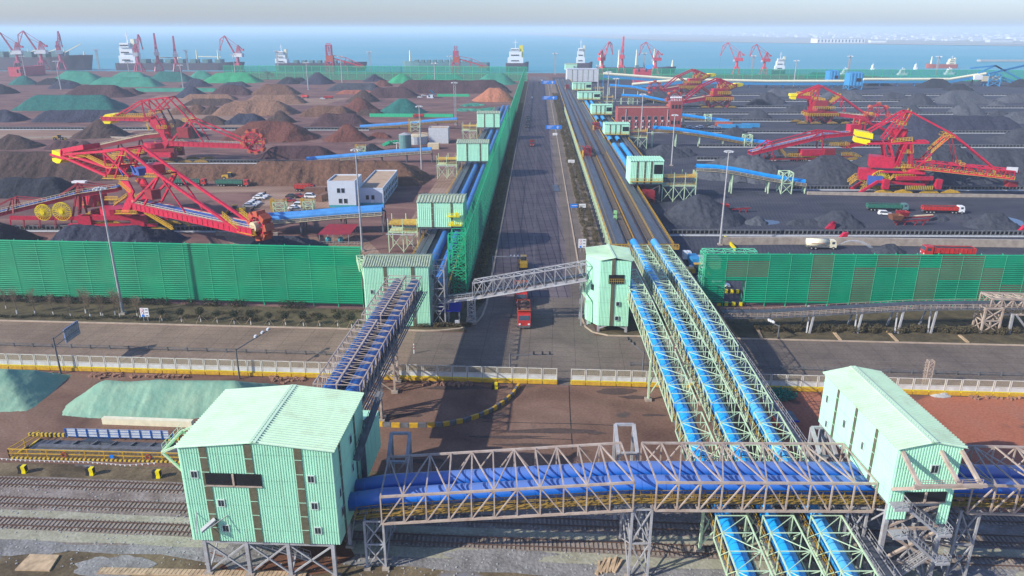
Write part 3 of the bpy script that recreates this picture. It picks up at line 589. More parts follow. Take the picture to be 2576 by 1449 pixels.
# --- twin navy pipe gallery in front (left span climbs, right span level)
def cover(mb, pts, r, n=12, seg=3.0, a0=0, a1=2*pi): mb.tube(pts, r, n, a0, a1)
def seams(mb, pts, r, step, n=12, a0=0, a1=2*pi):
    for a, b in zip(pts[:-1], pts[1:]):
        a, b = Vector(a), Vector(b); L = (b-a).length; d = (b-a)/L; x = step/2
        while x < L: mb.tube([a+d*(x-.06), a+d*(x+.06)], r+.035, n, a0, a1, cap=False); x += step
gal = thing('pipe_gallery', 'long grey steel truss gallery carrying two navy blue conveyor tubes across the foreground', 'conveyor gallery', (-12,77.5,0), 'enclosed conveyor galleries')
A0 = Vector((-16.5,82.1,7.3)); A1 = Vector((14.6,80.7,10.35)); A2 = Vector((17.3,80.6,10.4)); A3 = Vector((43.8,80.4,10.4)); A4 = Vector((55.2,80.2,10.3)); A5 = Vector((80,79.2,10.3))
sdY = Vector((.04,-1,0)).normalized()
MB().truss(A0, A1, 9.0, 4.0, 2.75, .21, side=sdY).build('truss_span', M['galv'], gal)
MB().truss(A2, A3, 9.0, 4.0, 2.75, .21, side=sdY).build('truss_span', M['galv'], gal)
MB().truss(A4, A5, 9.0, 4.0, 2.75, .21, side=sdY).build('truss_span', M['galv'], gal)
for dy, xs in ((1.8,-20.6),(-1.3,-21.2)):
    pts = [Vector((xs,82.5+dy,8.0)), A0+Vector((0,dy,1.75)), A1+Vector((0,dy,1.6)), A3+Vector((0,dy,1.6)), A5+Vector((0,dy,1.6))]
    cv = MB().tube(pts, 1.18, 20).build('conveyor_cover', M['navy'], gal, True)
    sm_ = MB(); seams(sm_, pts, 1.18, 3.0, 20); sm_.build('cover_seam', M['navy'], cv, True)
q = MB()
for a, b in ((Vector((-20,82.7,6.4)),A0+Vector((0,0,0))),(A0,A1),(A1,A3),(A3,A5)):
    for dy in (-3.2,.2,3.2): q.beam(a+Vector((0,dy,.25)), b+Vector((0,dy,.25)), .35,.3)
    n = int((b-a).length/1.4)
    for i in range(n): p = a+(b-a)*(i/n); q.beam(p+Vector((0,-4.3,.05)), p+Vector((0,4.3,.05)), .2)
q.build('deck_frame', M['galv_dark'], gal)
q = MB()
for a, b in ((Vector((-20,82.7,6.4)),A0),(A0,A1),(A1,A3),(A3,A5)):
    q.beam(a+Vector((0,-3.2,.5)), b+Vector((0,-3.2,.5)), 1.0,.08); q.rail([a+Vector((0,-2.75,.5)), b+Vector((0,-2.75,.5))],1.15,1.3,.07); q.rail([a+Vector((0,-3.85,.5)), b+Vector((0,-3.85,.5))],1.15,1.3,.07)
q.build('walkway', M['ochre'], gal)
for c, zt in (((-17.5,79.9),7.3),((16.0,78.2),10.3),((42.6,78.4),10.4),((56.2,78.0),10.3)):
    q = MB(); q.trestle((c[0],c[1]+2,0), 2.4, 7.6, .3, zt, .27, 2); q.build('support_tower', M['galv_grey'], gal)
    q = MB()
    for i in (-1,1):
        for j in (-1,1): q.cbox((c[0]+1.2*i,c[1]+2+3.8*j,0),.9,.9,.35)
    q.build('footing', M['concrete'], gal)
# upright portal frames standing behind the truss
for x, y, zt, w_ in ((-15.9,91.5,11.5,2.6),(15.9,91.0,13.2,2.6),(43.3,90.5,13.0,2.2),(55.5,92.5,15,2.8)):
    q = MB()
    for i in (-1,1): q.beam((x+i*w_/2,y-3.0,0),(x+i*w_/2,y-3.0,zt-2.2),.4).beam((x+i*w_/2,y-3,zt-2.2),(x+i*w_/2,y+1,zt),.45).beam((x+i*w_/2,y+1,0),(x+i*w_/2,y+1,zt),.35)
    q.beam((x-w_/2,y+1,zt),(x+w_/2,y+1,zt),.35).beam((x-w_/2,y-3,zt-2.2),(x+w_/2,y-3,zt-2.2),.35).beam((x-w_/2,y-3,1),(x+w_/2,y-3,6),.15).beam((x+w_/2,y-3,1),(x-w_/2,y-3,6),.15).beam((x-w_/2,y-3,6.5),(x+w_/2,y-3,6.5),.25)
    q.build('portal_frame', M['galv_grey'], gal)
# --- long mint house, front right
B2, tf2 = shed('transfer_house', 'long mint green corrugated transfer house straddling the pipe gallery, front right', (44.3,73.6), .03, 7.6, 19.4, 13.2, 20.6, .8, 'y', .32,
   strips=[('L',4.4,.55),('L',9.6,.55),('L',14.7,.55)], wins=[('L',17.3,17.0,.7,1.3),('L',11.8,16.2,.8,1.3),('L',16.5,13.6,.7,1.2),('L',6.8,16.0,.7,1.3),('F',4.1,17.3,1.0,1.2)], shade_panels=[('F',1.7,13.3,5.0,1.5)], wallm='mint',
   legs=([(.4,.4),(7.2,.4),(.4,10),(7.2,10),(.4,19),(7.2,19)],.5,'galv_grey',20), group='mint green conveyor transfer houses')
MB(tf2).corr((0,0),(2.4,0),11.0,13.25,.32,.07).corr((6.2,0),(7.6,0),10.2,13.25,.32,.07).build('lower_cladding', M['mint'], B2)
q = MB(tf2); 
for a, b in (((.5,0,20.2),(.5,-4.2,18.4)),((5.0,0,20.2),(5.0,-4.2,18.4)),((7.4,0,20.2),(7.4,-4.2,18.4)),((-.2,-4.2,18.4),(8,-4.2,18.4)),((.5,-4.2,18.2),(.2,0,15.2)),((7.4,-4.2,18.2),(7.4,0,15.2))): q.beam(a, b, .38)
q.rail([(.6,-4.1,18.6),(7.6,-4.1,18.6)],.5,2,.05); q.build('front_bracket', M['galv'], B2)
q = MB(tf2)      # stairs zig-zag down the front
fl = [((1.0,-1.6,14.0),(5.2,-1.6,10.4)),((1.6,-1.6,10.2),(5.8,-1.6,6.4)),((1.0,-.6,2.2),(5.6,-.6,6.2))]
for a, b in fl:
    for dy in (-.45,.45):
        q.beam(Vector(a)+Vector((0,dy,0)), Vector(b)+Vector((0,dy,0)), .12,.3); q.rail([Vector(a)+Vector((0,dy,0)), Vector(b)+Vector((0,dy,0))],1.0,.7,.05)
    n = 14
    for i in range(n): p = Vector(a)+(Vector(b)-Vector(a))*(i/n); q.beam(p+Vector((0,-.45,0)), p+Vector((0,.45,0)), .25,.04)
for c in ((.3,-1.6,14.0),(6.0,-1.6,10.3),(.8,-1.6,10.1),(6.6,-1.6,6.3),(.4,-.6,2.1)):
    q.cbox(c,1.7,1.4,.12); x, y, z = c; q.rail([(x-.85,y-.7,z),(x+.85,y-.7,z),(x+.85,y+.7,z)],1.0,.6,.05); q.beam((x-.85,y-.7,z-.1),(x+.85,y-.7,z-.1),.14,.25)
q.build('stair', M['galv_grey'], B2)
q = MB(tf2)
for a, b in (((.4,.4,9.5),(7.2,.4,13)),((7.2,.4,9.5),(.4,.4,13)),((.4,.4,9.3),(7.2,.4,9.3)),((.4,.4,4.5),(7.2,.4,9)),((7.2,.4,4.5),(.4,.4,9)),((.4,.4,4.4),(7.2,.4,4.4))): q.beam(a, b, .32)
q.build('brace', M['galv'], B2)
# --- second navy pipe gallery: up from the big house to the mid-left house
g2 = thing('pipe_gallery', 'grey truss gallery with two navy tubes climbing from the large front house over the road', 'conveyor gallery', (-27,102,0), 'enclosed conveyor galleries')
P0, P1, P2, P3 = Vector((-27.1,102.4,10.5)), Vector((-25.4,129.2,10.5)), Vector((-25.2,131.6,10.5)), Vector((-23.7,155.5,10.5))
for a, b in ((P0,P1),(P2,P3)): 
    q = MB().truss(a, b, 7.3, 3.7, 2.6, .14, x=True); q.beam(a+Vector((0,0,3.7)), b+Vector((0,0,3.7)), .3); 
    for e in (a, b): q.beam(e, e+Vector((0,0,3.7)), .2)
    q.build('truss_span', M['galv'], g2)
Pm = Vector((-27.9,90,10.0))
for dx in (-1.9,1.9):
    pts = [Pm+Vector((dx,0,1.6)), P0+Vector((dx,0,1.6)), P3+Vector((dx,1,1.6))]
    cv = MB().tube(pts, 1.15, 18).build('conveyor_cover', M['navy_clean'], g2, True)
    s_ = MB(); seams(s_, pts, 1.15, 1.5, 18); s_.build('cover_seam', M['navy_clean'], cv, True)
q = MB(); sdv = Vector((1,-.06,0)).normalized()
for k in (-3.4,-.3,.3,3.4): q.beam(P0+sdv*k+Vector((0,0,.2)), P3+sdv*k+Vector((0,0,.2)), .3,.35)
q.add([P0+sdv*-3.3+Vector((0,0,.1)),P0+sdv*-.35+Vector((0,0,.1)),P3+sdv*-.35+Vector((0,0,.1)),P3+sdv*-3.3+Vector((0,0,.1))],[(0,1,2,3)]); q.add([P0+sdv*.35+Vector((0,0,.1)),P0+sdv*3.3+Vector((0,0,.1)),P3+sdv*3.3+Vector((0,0,.1)),P3+sdv*.35+Vector((0,0,.1))],[(0,1,2,3)])
q.build('deck', M['galv_dark'], g2)
q = MB(); 
for k in (-2.95,-.7,.7,2.95): q.rail([P0+sdv*k+Vector((0,0,.3)), P3+sdv*k+Vector((0,0,.3))],1.1,2.6,.05)
for k in (3.9,4.3,4.7): q.tube([P0+sdv*k+Vector((0,-2,.0)), P3+sdv*k], .13, 6)
q.build('side_pipe', M['galv_dark'], g2)
for f in (.47,.98):
    c = P0+(P3-P0)*f if f < .9 else P0+(P3-P0)*f
for cx_, cy, wy in ((-25.7,129.5,4.6),(-26.4,116.5,.8)):
    q = MB().trestle((cx_,cy,0), 6.4, wy, 0, 10.4, .36, 2); q.build('support_tower', M['galv'], g2)
    MB().cbox((cx_-3.2,cy-wy/2,0),1.2,1.2,.5).cbox((cx_+3.2,cy-wy/2,0),1.2,1.2,.5).cbox((cx_-3.2,cy+wy/2,0),1.2,1.2,.5).cbox((cx_+3.2,cy+wy/2,0),1.2,1.2,.5).build('footing', M['concrete'], g2)
# --- three light green galleries with azure covers
def zt3(y): return 9.7+(y-78)*(12-9.7)/62 if y < 140 else 12-(y-140)*1.5/60
for gx, lb in ((27.2,'left of the three pale green truss galleries with bright blue covers'),(33.1,'middle one of the three pale green truss galleries with bright blue covers'),(39.0,'right one of the three pale green truss galleries with bright blue covers')):
    g3 = thing('truss_gallery', lb, 'conveyor gallery', (gx,60,0), 'pale green truss galleries')
    sx = .024
    X = lambda y: gx+(y-100)*(.012 if gx < 30 else .018)
    sp = [(46,78.0),(81.5,99.8) if False else (84,100.3),(102.8,120.2),(123,147),(148.5,170),(171.5,193)]
    sp = [(48,76.2),(85.5,100.5),(103.2,121.2),(123.5,146.5),(147.5,169.5),(171,192.5)]
    for a, b in sp:
        if gx < 30 and a > 168: continue
        za, zb = zt3(a)-3.35, zt3(b)-3.35
        q = MB(); q.truss((X(a),a,za),(X(b),b,zb),3.75,3.3,3.1,.12,side=Vector((1,0,0))); q.build('truss_span', M['mint_steel'], g3)
    y1 = 168 if gx < 30 else 207
    ys = [46+i*3 for i in range(int((y1-46)/3)+1)]
    pts = [Vector((X(y),y,zt3(y)-2.35)) for y in ys]
    c_ = MB()
    for i in range(len(pts)-1):
        a, b = pts[i], pts[i+1]; e = (b-a).normalized()*.03
        if (i % 9) == 5: e = (b-a)*.06
        c_.tube([a+e, b-e], 1.02, 14, -.25, pi+.25, cap=False)
    cv = c_.build('conveyor_cover', M['azure_pale' if gx > 38 else 'azure'], g3, True)
    s_ = MB(); 
    for i in range(len(pts)-1):
        a, b = pts[i], pts[i+1]
        for f in (0,.33,.66): p = a+(b-a)*f; s_.tube([p-Vector((0,.035,0)), p+Vector((0,.035,0))], 1.05, 12, -.25, pi+.25, cap=False)
    s_.build('cover_seam', M['azure'], cv, True)
    q = MB()
    for i in range(len(pts)-1):
        a, b = pts[i]-Vector((0,0,.85)), pts[i+1]-Vector((0,0,.85))
        for k in (-1.6,-1.0,1.0,1.6): q.beam(a+Vector((k,0,0)), b+Vector((k,0,0)), .16,.3)
        q.add([a+Vector((-1,0,-.1)),a+Vector((1,0,-.1)),b+Vector((1,0,-.1)),b+Vector((-1,0,-.1))],[(0,1,2,3)])
        for f in (0,.5): p = a+(b-a)*f; q.beam(p+Vector((-1.8,0,-.1)), p+Vector((1.8,0,-.1)), .12)
    q.build('deck_frame', M['galv_dark'], g3)
    q = MB()
    for i in range(len(pts)-1):
        a, b = pts[i]-Vector((1.62,0,.75)), pts[i+1]-Vector((1.62,0,.75)); q.rail([a,b],1.05,1.0,.06)
    q.build('walkway_rail', M['yellow'], g3)
    for yy in ((81.5,124) if gx < 30 else (81.5,122.4)):
        zb = zt3(yy)-3.4; q = MB(); x = X(yy)
        for k in (-1.9,1.9): q.beam((x+k,yy,0),(x+k,yy,zb),.34).beam((x+k,yy,zb*.35),(x,yy+.6,zb),.16) 
        q.beam((x-1.9,yy,1),(x+1.9,yy,zb-.5),.16).beam((x+1.9,yy,1),(x-1.9,yy,zb-.5),.16).beam((x-1.9,yy,zb),(x+1.9,yy,zb),.3)
        q.build('support_leg', M['mint_steel'], g3)
        MB().cbox((x-1.9,yy,0),1.2,1.2,.45).cbox((x+1.9,yy,0),1.2,1.2,.45).build('footing', M['concrete'], g3)
# --- open return belt beside the right gallery
q = MB(); bx = 43.0
rb = thing('return_conveyor', 'narrow dark open conveyor with grey rails alongside the right azure gallery', 'conveyor', (bx,60,0))
q.add([(bx-.3,50,6.0),(bx+1.1,50,6.0),(bx+1.6,190,7.3),(bx+.3,190,7.3)],[(0,1,2,3)]); q.build('belt', M['belt'], rb)
q = MB(); q.rail([(bx-.5,50,6.0),(bx+.1,190,7.3)],1.0,2,.06).rail([(bx+1.3,50,6.0),(bx+1.8,190,7.3)],1.0,2,.06).beam((bx-.4,50,5.9),(bx+.2,190,7.2),.2,.3).beam((bx+1.2,50,5.9),(bx+1.7,190,7.2),.2,.3); q.build('frame', M['galv_grey'], rb)
# --- centre tower with the chamfered corner
ct = thing('transfer_tower', 'tall mint green clad tower with a chamfered corner standing at the road junction', 'conveyor tower', (24,157,0), 'mint green conveyor transfer houses')
q = MB(); pl = [(19.75,157.2),(26.55,156.7),(27.4,166.8),(17.6,167.2),(17.2,161.2)]; 
for a, b in zip(pl, pl[1:]+pl[:1]): q.corr(a, b, 1.6, 17.3, .32, .07)
q.prism(pl, 1.6, 1.7); q.build('wall', M['mint'], ct)
q = MB(); k = [(19.6,156.8),(22.9,156.5),(26.9,156.3),(27.7,167.1),(22.6,167.4),(17.3,167.5),(16.9,161.0)]
zr = {1:18.0,4:18.0}; vs = [(p[0],p[1],zr.get(i,17.3)) for i, p in enumerate(k)]; q.add(vs, [(0,1,4,5,6),(1,2,3,4)]); 
for i in range(24):
    y = 156.9+i*.43
    q.beam((23,y,18.02),(27.2,y,17.36),.12,.06)
    xl = 17.1 if y > 161 else 19.7-(y-157)*.63
    q.beam((22.6,y,18.02),(xl,y,17.36),.12,.06)
q.beam((22.9,156.4,18.1),(22.6,167.5,18.1),.5,.1); q.build('roof', M['mint_roof'], ct)
q = MB(); q.box(22.3,23.1,156.72,156.86,1.7,17.7); q.build('light_strip', M['strip'], ct)
q = MB(); q.box(21.7,25.2,156.62,156.76,11.9,14.0); op = q.build('opening', M['dark'], ct); MB().rail([(21.8,156.5,12.0),(25.1,156.5,12.0)],1.1,.45,.06).build('opening_rail', M['yellow'], op)  # dark sheet on the wall, its colour stands for shade inside the opening
for x, z in ((23.5,6.6),(23.4,3.1)):
    q = MB().box(x,x+.9,156.5,156.66,z,z+1.1); wn = q.build('window', M['frame'], ct); MB().box(x+.12,x+.78,156.47,156.5,z+.12,z+.98).build('pane', M['pane'], wn)
dvec = Vector((19.75-17.2,157.2-161.2,0)).normalized(); nrm = Vector((dvec.y,-dvec.x,0))
a = Vector((17.2,161.2,9.6))+dvec*2.0; MB().extrude([a+nrm*.12, a+dvec*.9+nrm*.12, a+dvec*.9+nrm*.12+Vector((0,0,1.3)), a+nrm*.12+Vector((0,0,1.3))], nrm*.08).build('window', M['pane'], ct)
q = MB()
for x, y in ((19.9,157.6),(26.2,157.1),(26.8,166),(18,166.4),(17.6,161.6)): q.beam((x,y,0),(x,y,1.7),.5)
q.beam((20,157.4,.9),(22,157.2,1.7),.3).beam((26,157.2,.9),(24,157.3,1.7),.3); q.build('leg', M['galv_grey'], ct)
q = MB()
for k in range(3): q.tube([(17.0-.3*k,160.6,12.5),(16.8-.3*k,160.4,8.5),(18.0-.3*k,158.6,7.2),(18.1-.3*k,158.4,1.5)],.1,6)
q.build('pipe', M['mint_pale'], ct)
q = MB().rail([(16.4,160.5,6.0),(16.4,164,6.0)],1,1,.06).beam((16.2,161,0),(16.2,161,14),.3).beam((16.2,165,0),(16.2,165,14),.3); q.build('side_frame', M['galv_grey'], ct)
# --- mid-left house
B3, tf3 = shed('transfer_house', 'mint green transfer house behind the navy pipe gallery at the left side of the junction', (-34.0,160.3), 0, 14.9, 9.3, .2, 14.8, 1.1, 'x', .36, strips=[('F',4.6,.8),('F',10.9,.8)], wins=[('F',1.3,8.2,.9,1.1)], roofm='old_roof', group='mint green conveyor transfer houses')
q = MB(tf3); q.truss((-2.6,9.6,13.4),(-.2,1,13.4),1.6,1.2,2,.16); q.beam((-2.6,9,13.4),(-.1,2,9.5),.22); q.build('eave_bracket', M['mint_steel'], B3)
q = MB(tf3)
for k in range(4): q.tube([(14.9,1.5+k*.5,12),(16.0+k*.2,1.0+k*.4,11.5),(16.0+k*.2,.6+k*.4,4),(17+k*.2,.6,3.6)],.12,6)
q.build('pipe', M['galv_dark'], B3)
q = MB(tf3); q.trestle((16.8,5,0),3,8,.2,13.6,.28,3); q.rail([(15.2,1,13.7),(18.5,1,13.7),(18.5,9,13.7)],1,1.2,.06); q.build('side_frame', M['galv_grey'], B3)
# --- slanting belt bridge across the main road
bb = thing('belt_bridge', 'grey steel truss belt bridge slanting over the main road between the two towers', 'conveyor bridge', (-10,163,0))
a, b = Vector((-9.0,162.8,6.6)), Vector((17.0,160.2,12.1))
MB().truss(a, b, 3.0, 3.8, 2.45, .17, x=True).build('truss_span', M['galv_grey'], bb)
q = MB(); c = Vector((-19.2,164.2,4.8))
for p0, p1 in ((c,a),(a,b)):
    q.beam(p0+Vector((0,.4,.8)), p1+Vector((0,.4,.8)), 1.5,.2)
q.build('belt', M['belt'], bb)
q = MB()
for p0, p1 in ((c,a),(a,b)):
    for k in (-1.2,1.2): q.beam(p0+Vector((0,k,.3)), p1+Vector((0,k,.3)), .2,.4)
    for k in (-1.5,-1.8,-2.1): q.tube([p0+Vector((0,k,0)), p1+Vector((0,k,0))],.1,6)
q.rail([c+Vector((0,-1.3,.4)), a+Vector((0,-1.3,.4))],1,.9,.07); q.build('frame', M['galv_grey'], bb)
MB().trestle((-9.6,163.4,0),1.7,2.4,.4,6.4,.26,3).trestle((-15.4,164,0),.8,2.2,0,5.4,.2,2).build('support_tower', M['galv_grey'], bb)
MB().cbox((-9.6,163.0,0),2.6,3.2,.7).build('footing', M['concrete'], bb)
# blue canopy kiosk by the mid-left tower
q = thing('canopy', 'small deep blue roofed canopy at the foot of the mint house by the junction', 'canopy', (-14.6,164,0))
MB().add([(-17.6,162.2,3.0),(-12.2,162.2,3.0),(-12.0,165.6,4.0),(-17.2,165.6,4.0),(-17.6,162.2,3.1),(-12.2,162.2,3.1),(-12.0,165.6,4.1),(-17.2,165.6,4.1)],[(3,2,1,0),(4,5,6,7),(0,1,5,4),(1,2,6,5),(2,3,7,6),(3,0,4,7)]).build('roof', M['blue_roof'], q)
k_ = MB()
for x in (-17.2,-12.5):
    for y in (162.4,165.3): k_.beam((x,y,0),(x,y,3.1),.12)
k_.build('post', M['greywhite'], q); MB().cbox((-13.0,161.6,0),.9,.5,1.1).build('cabinet', M['greywhite'], q)
# --- open belt gallery at the right in front of the windbreak
og = thing('belt_gallery', 'long brown-grey open belt conveyor on slanted legs in front of the right windbreak', 'conveyor', (60,160,0))
Y0 = 158.6
pp = [Vector((48.5,Y0,3.6)), PY(1930,790,Y0), PY(2130,779,Y0), PY(2300,770,Y0), PY(2420,768.5,Y0), PY(2640,767,Y0)]
for i in range(1, len(pp)): pp[i].z -= .2
q = MB()
for a, b in zip(pp[:-1], pp[1:]): q.beam(a+Vector((0,.6,.6)), b+Vector((0,.6,.6)), 1.9,.35)
q.build('belt', M['belt'], og)
q = MB(); r_ = MB()
for a, b in zip(pp[:-1], pp[1:]):
    for k in (-1.9,-.7,1.7): q.beam(a+Vector((0,k,0)), b+Vector((0,k,0)), .2,.4)
    n = max(1,int((b-a).length/1.0))
    for i in range(n): p = a+(b-a)*(i/n); q.beam(p+Vector((0,-2,.1)), p+Vector((0,1.8,.1)), .12); q.beam(p+Vector((0,-.6,.0)), p+Vector((0,-.6,.9)), .13)
    r_.rail([a+Vector((0,-2,.1)), b+Vector((0,-2,.1))],1.1,1.35,.09,3); r_.rail([a+Vector((0,2,.1)), b+Vector((0,2,.1))],.9,1.6,.07)
q.build('frame', M['galv_dark'], og); r_.build('handrail', M['galv'], og)
for u in (2040,2160,2262,2345):
    x = (u-1288)/1856*(Y0*CP+60*SP); z = 5.0+(x-60)*.035
    q = MB().beam((x+.4,Y0-1.6,z),(x-.4,Y0-2.2,0),.38).beam((x-1.0,Y0-2.0,0),(x,Y0+.2,z*.75),.3).beam((x+.4,Y0+1.8,z),(x-.6,Y0+2.6,0),.34); q.build('support_leg', M['galv_grey'], og)
q = MB().trestle((PY(2468,840,Y0).x,Y0-1,0),4.0,3.2,.2,6.2,.36,2); q.build('support_tower', M['galv'], og)
a, b = PY(2480,752,Y0+1), PY(2640,756,Y0+1); q = MB(); a.z -= 2.8; b.z -= 2.9
q.truss(a, b, 4.2, 3.6, 2.3, .3, side=Vector((0,-1,0)), x=True); q.build('truss_span', M['galv'], og)
MB().beam(PY(2548,790,Y0-2),PY(2535,852,Y0-2),.5).beam(PY(2556,792,Y0-2),PY(2600,850,Y0-2),.4).build('support_leg', M['galv_grey'], og)
# --- green windbreak fences
M['seam_green'] = mat('seam_green', (.12,.60,.34), rough=.6)
def windbreak(label, pts, h, m, zb=.9, seg=6.0, back=(0,1), pitch=.52, frame=3.0, holes=(), patches=(), near=True, ends=True):
    p0 = Vector((*pts[0],0)); t = thing('windbreak_fence', label, 'windbreak fence', p0, 'green windbreak fences')
    W_ = {}
    def W(k): return W_.setdefault(k, MB())
    posts = MB(); seam = MB(); bk = Vector((*back,0)); cnt = 0
    for a, b in zip(pts[:-1], pts[1:]):
        a, b = Vector((*a,0)), Vector((*b,0)); L = (b-a).length; n = max(1, round(L/seg)); nz = max(1, int((h-zb)/pitch)) if near else 1
        for i in range(n):
            c0, c1 = a+(b-a)*(i/n), a+(b-a)*((i+1)/n); f = (i+.5)/n; key = m; zlo = zb
            for f0, f1, z0, z1, mm in patches:
                if f0 < f < f1: key = ('P', mm, z0, z1)
            for f0, f1, zz in holes:
                if f0 < f < f1: zlo = zz
            for j in range(nz):
                za, zc = zb+(h-zb)*j/nz, zb+(h-zb)*(j+1)/nz
                if za < zlo-.1: continue
                kk = m
                if isinstance(key, tuple) and key[2] <= za <= key[3]: kk = key[1]
                if near:
                    o = -bk*.16; zm = za+(zc-za)*(.62 if kk == m else .8); A_ = c0+Vector((0,0,za)); B_ = c1+Vector((0,0,za)); C_ = c1+o+Vector((0,0,zm)); D_ = c0+o+Vector((0,0,zm))
                    W(kk).add([A_,B_,C_,D_],[(0,1,2,3)]); W(m).add([D_,C_,c1+Vector((0,0,zc)),c0+Vector((0,0,zc))],[(0,1,2,3)])
                else: W(kk).add([c0+Vector((0,0,za)),c1+Vector((0,0,za)),c1+Vector((0,0,zc)),c0+Vector((0,0,zc))],[(0,1,2,3)])
        for i in range(n+1):
            c = a+(b-a)*(i/n); posts.beam(c+bk*.12, c+bk*.12+Vector((0,0,h)), .16 if near else .45)
            if near:
                posts.beam(c+bk*frame, c+bk*frame*.5+Vector((0,0,h)), .14); k = 5
                seam.beam(c-bk*.19+Vector((0,0,zb)), c-bk*.19+Vector((0,0,h)), .045)
                for j in range(k):
                    z0, z1 = h*j/k, h*(j+1)/k; posts.beam(c+bk*.2+Vector((0,0,z0)), c+bk*frame*(1-.5*z1/h)+Vector((0,0,z1)), .09)
        for z in (zb, h*.5, h): posts.beam(a+bk*.2+Vector((0,0,z)), b+bk*.2+Vector((0,0,z)), .12 if near else .5)
    for kk, mb_ in W_.items(): mb_.build('mesh_panel', M[kk], t)
    posts.build('post_frame', M['green_mesh_post'], t)
    if seam.v: q = MB(); q.v, q.f = seam.v, seam.f; q.r = [(0,len(q.v),0,len(q.f))]; q.build('panel_seam', M['seam_green'], t)
    return t
windbreak('long green slatted windbreak fence at left, behind bare trees along the cross road', [(-230,186),(-132.5,179.3),(-37.2,172.8)], 15.8, 'windbreak', seg=6.2)
windbreak('green slatted windbreak fence at right with an opening and faded brownish panels', [(47.8,174.0),(210,171.5)], 13.7, 'windbreak_bright', seg=5.3,
   holes=[(.03,.07,6.6)], patches=[(.03,.09,7.5,12,'windbreak_faded'),(.16,.20,1,13.8,'windbreak_faded'),(.235,.46,.5,10.3,'windbreak_faded'),(.25,.33,10.3,13.9,'windbreak_faded'),(.36,.42,7,13.9,'windbreak_faded'),(.46,.52,.5,6,'windbreak_faded'),(.52,.99,.5,13.9,'windbreak_faded')])
windbreak('tall green windbreak fence running away along the left side of the main road', [tuple(rl(-17.9,182)[:2]),tuple(rl(-17.9,500)[:2])], 16.3, 'windbreak_porous', back=(-1,0), seg=5.5, frame=3.5)
windbreak('far stretch of the green windbreak fence lining the left side of the main road', [tuple(rl(-17.9,501)[:2]),tuple(rl(-17.9,1010)[:2])], 16.3, 'windbreak_far', back=(-1,0), seg=9, near=False)
q = thing('end_frame', 'green lattice frame tower at the left end of the right windbreak', 'lattice tower', (47.9,176,0))
MB().trestle((47.9,175.9,0), 1.2, 3.6, 0, 13.6, .14, 6).truss((47.9,177.6,12.9),(61,177.4,12.9),2.6,.8,2.6,.12,side=Vector((0,-1,0))).build('lattice', M['seam_green'], q)
q = thing('end_frame', 'green lattice frame tower closing the near end of the roadside windbreak', 'lattice tower', tuple(rl(-20.4,182)))
MB().trestle(tuple(rl(-20.4,183)), 4.4, 2.6, 0, 16.2, .2, 7).trestle(tuple(rl(-20.4,187)), 3.6, 4, 8, 16.2, .16, 3).build('lattice', M['green_mesh_post'], q)
def far_y(x): return G(CX, 203).y if False else 1005-(x)*.06
windbreak('distant green windbreak fence along the quay, left of the main road', [(-395,1052),(-150,1040),(20,1020)], 18, 'windbreak_far', back=(0,1), seg=12, near=False)
windbreak('distant green windbreak fence along the quay, right of the main road', [(118,1048),(420,1025),(900,985)], 14.6, 'windbreak_far', back=(0,1), seg=12, near=False)
# --- white sound fence with the yellow base, every module a part
def fy(x): return 130.4-(x-10)*.062+.0003*(x+40)*0
M['fence_cream'] = mat('fence_cream', (.66,.63,.54), rough=.6, var=.12)
M['clearp'] = mat('clearp', (.42,.36,.25), rough=.25, var=.1, alpha=.35)
def soundfence(x0, x1, label):
    t = thing('barrier_fence', label, 'road fence', (x0, fy(x0), 0), 'white panel fences on yellow bases'); W_ = 2.95; n = int((x1-x0)/W_)
    pr = []
    wm_, fr, ye, yr = MB(), MB(), MB(), MB()
    for i in range(n):
        x = x0+i*W_; a, b = Vector((x+.08,fy(x),0)), Vector((x+W_-.08,fy(x+W_),0)); up = lambda z: Vector((0,0,z))
        wm_.beam(a+up(1.55), b+up(1.55), .06, .8); ye.beam(a+up(.48), b+up(.48), .5, .62); yr.beam(a+up(.95), b+up(.95), .12, .09); yr.beam(a+up(1.1), b+up(1.1), .12, .07)
        for z in (1.14,2.1,3.45): fr.beam(a+up(z), b+up(z), .1,.1)
        fr.beam(a+up(1.1), a+up(3.5), .14); fr.beam(b-Vector((.12,0,0))+up(1.1), b-Vector((.12,0,0))+up(3.5), .14); yr.beam(a+up(.2), a+up(1.1), .16)
        pr.append((a+up(2.75), b+up(2.75)))
    wm_.build('lower_panel', mat('fence_white', (.66,.68,.66), rough=.5, c2=(.52,.50,.44), scale=.7), t); fr.build('frame', M['fence_cream'], t); ye.build('base', M['yellow'], t); yr.build('base_rail', M['bright_yellow'], t)
    g_ = MB()
    for a, b in pr: g_.beam(a, b, .03, 1.3)
    g_.build('clear_panel', M['clearp'], t)
soundfence(-230, 9.0, 'white panel fence on a yellow base beside the cross road, left of its gap')
soundfence(11.5, 205, 'white panel fence on a yellow base beside the cross road, right of its gap')
# median rail of the cross road
for x0, x1, lb in ((-240,-33,'low grey guardrail along the middle of the cross road at left'),(24.5,260,'low grey guardrail along the middle of the cross road at right')):
    q = thing('guardrail', lb, 'guardrail', (x0, cy_(x0,145), 0)); f_ = lambda x: (145.6 if x0 < 0 else 144.6)-.066*(x+60)+.0
    MB().beam((x0,f_(x0),.75),(x1,f_(x1),.75),.1,.12).beam((x0,f_(x0),.4),(x1,f_(x1),.4),.08,.1).build('rail', M['galv_dark'], q)
    m_ = MB(); x = x0
    while x <= x1: m_.beam((x,f_(x),0),(x,f_(x),.95),.24); x += 4.35
    m_.build('post', M['galv_dark'], q)
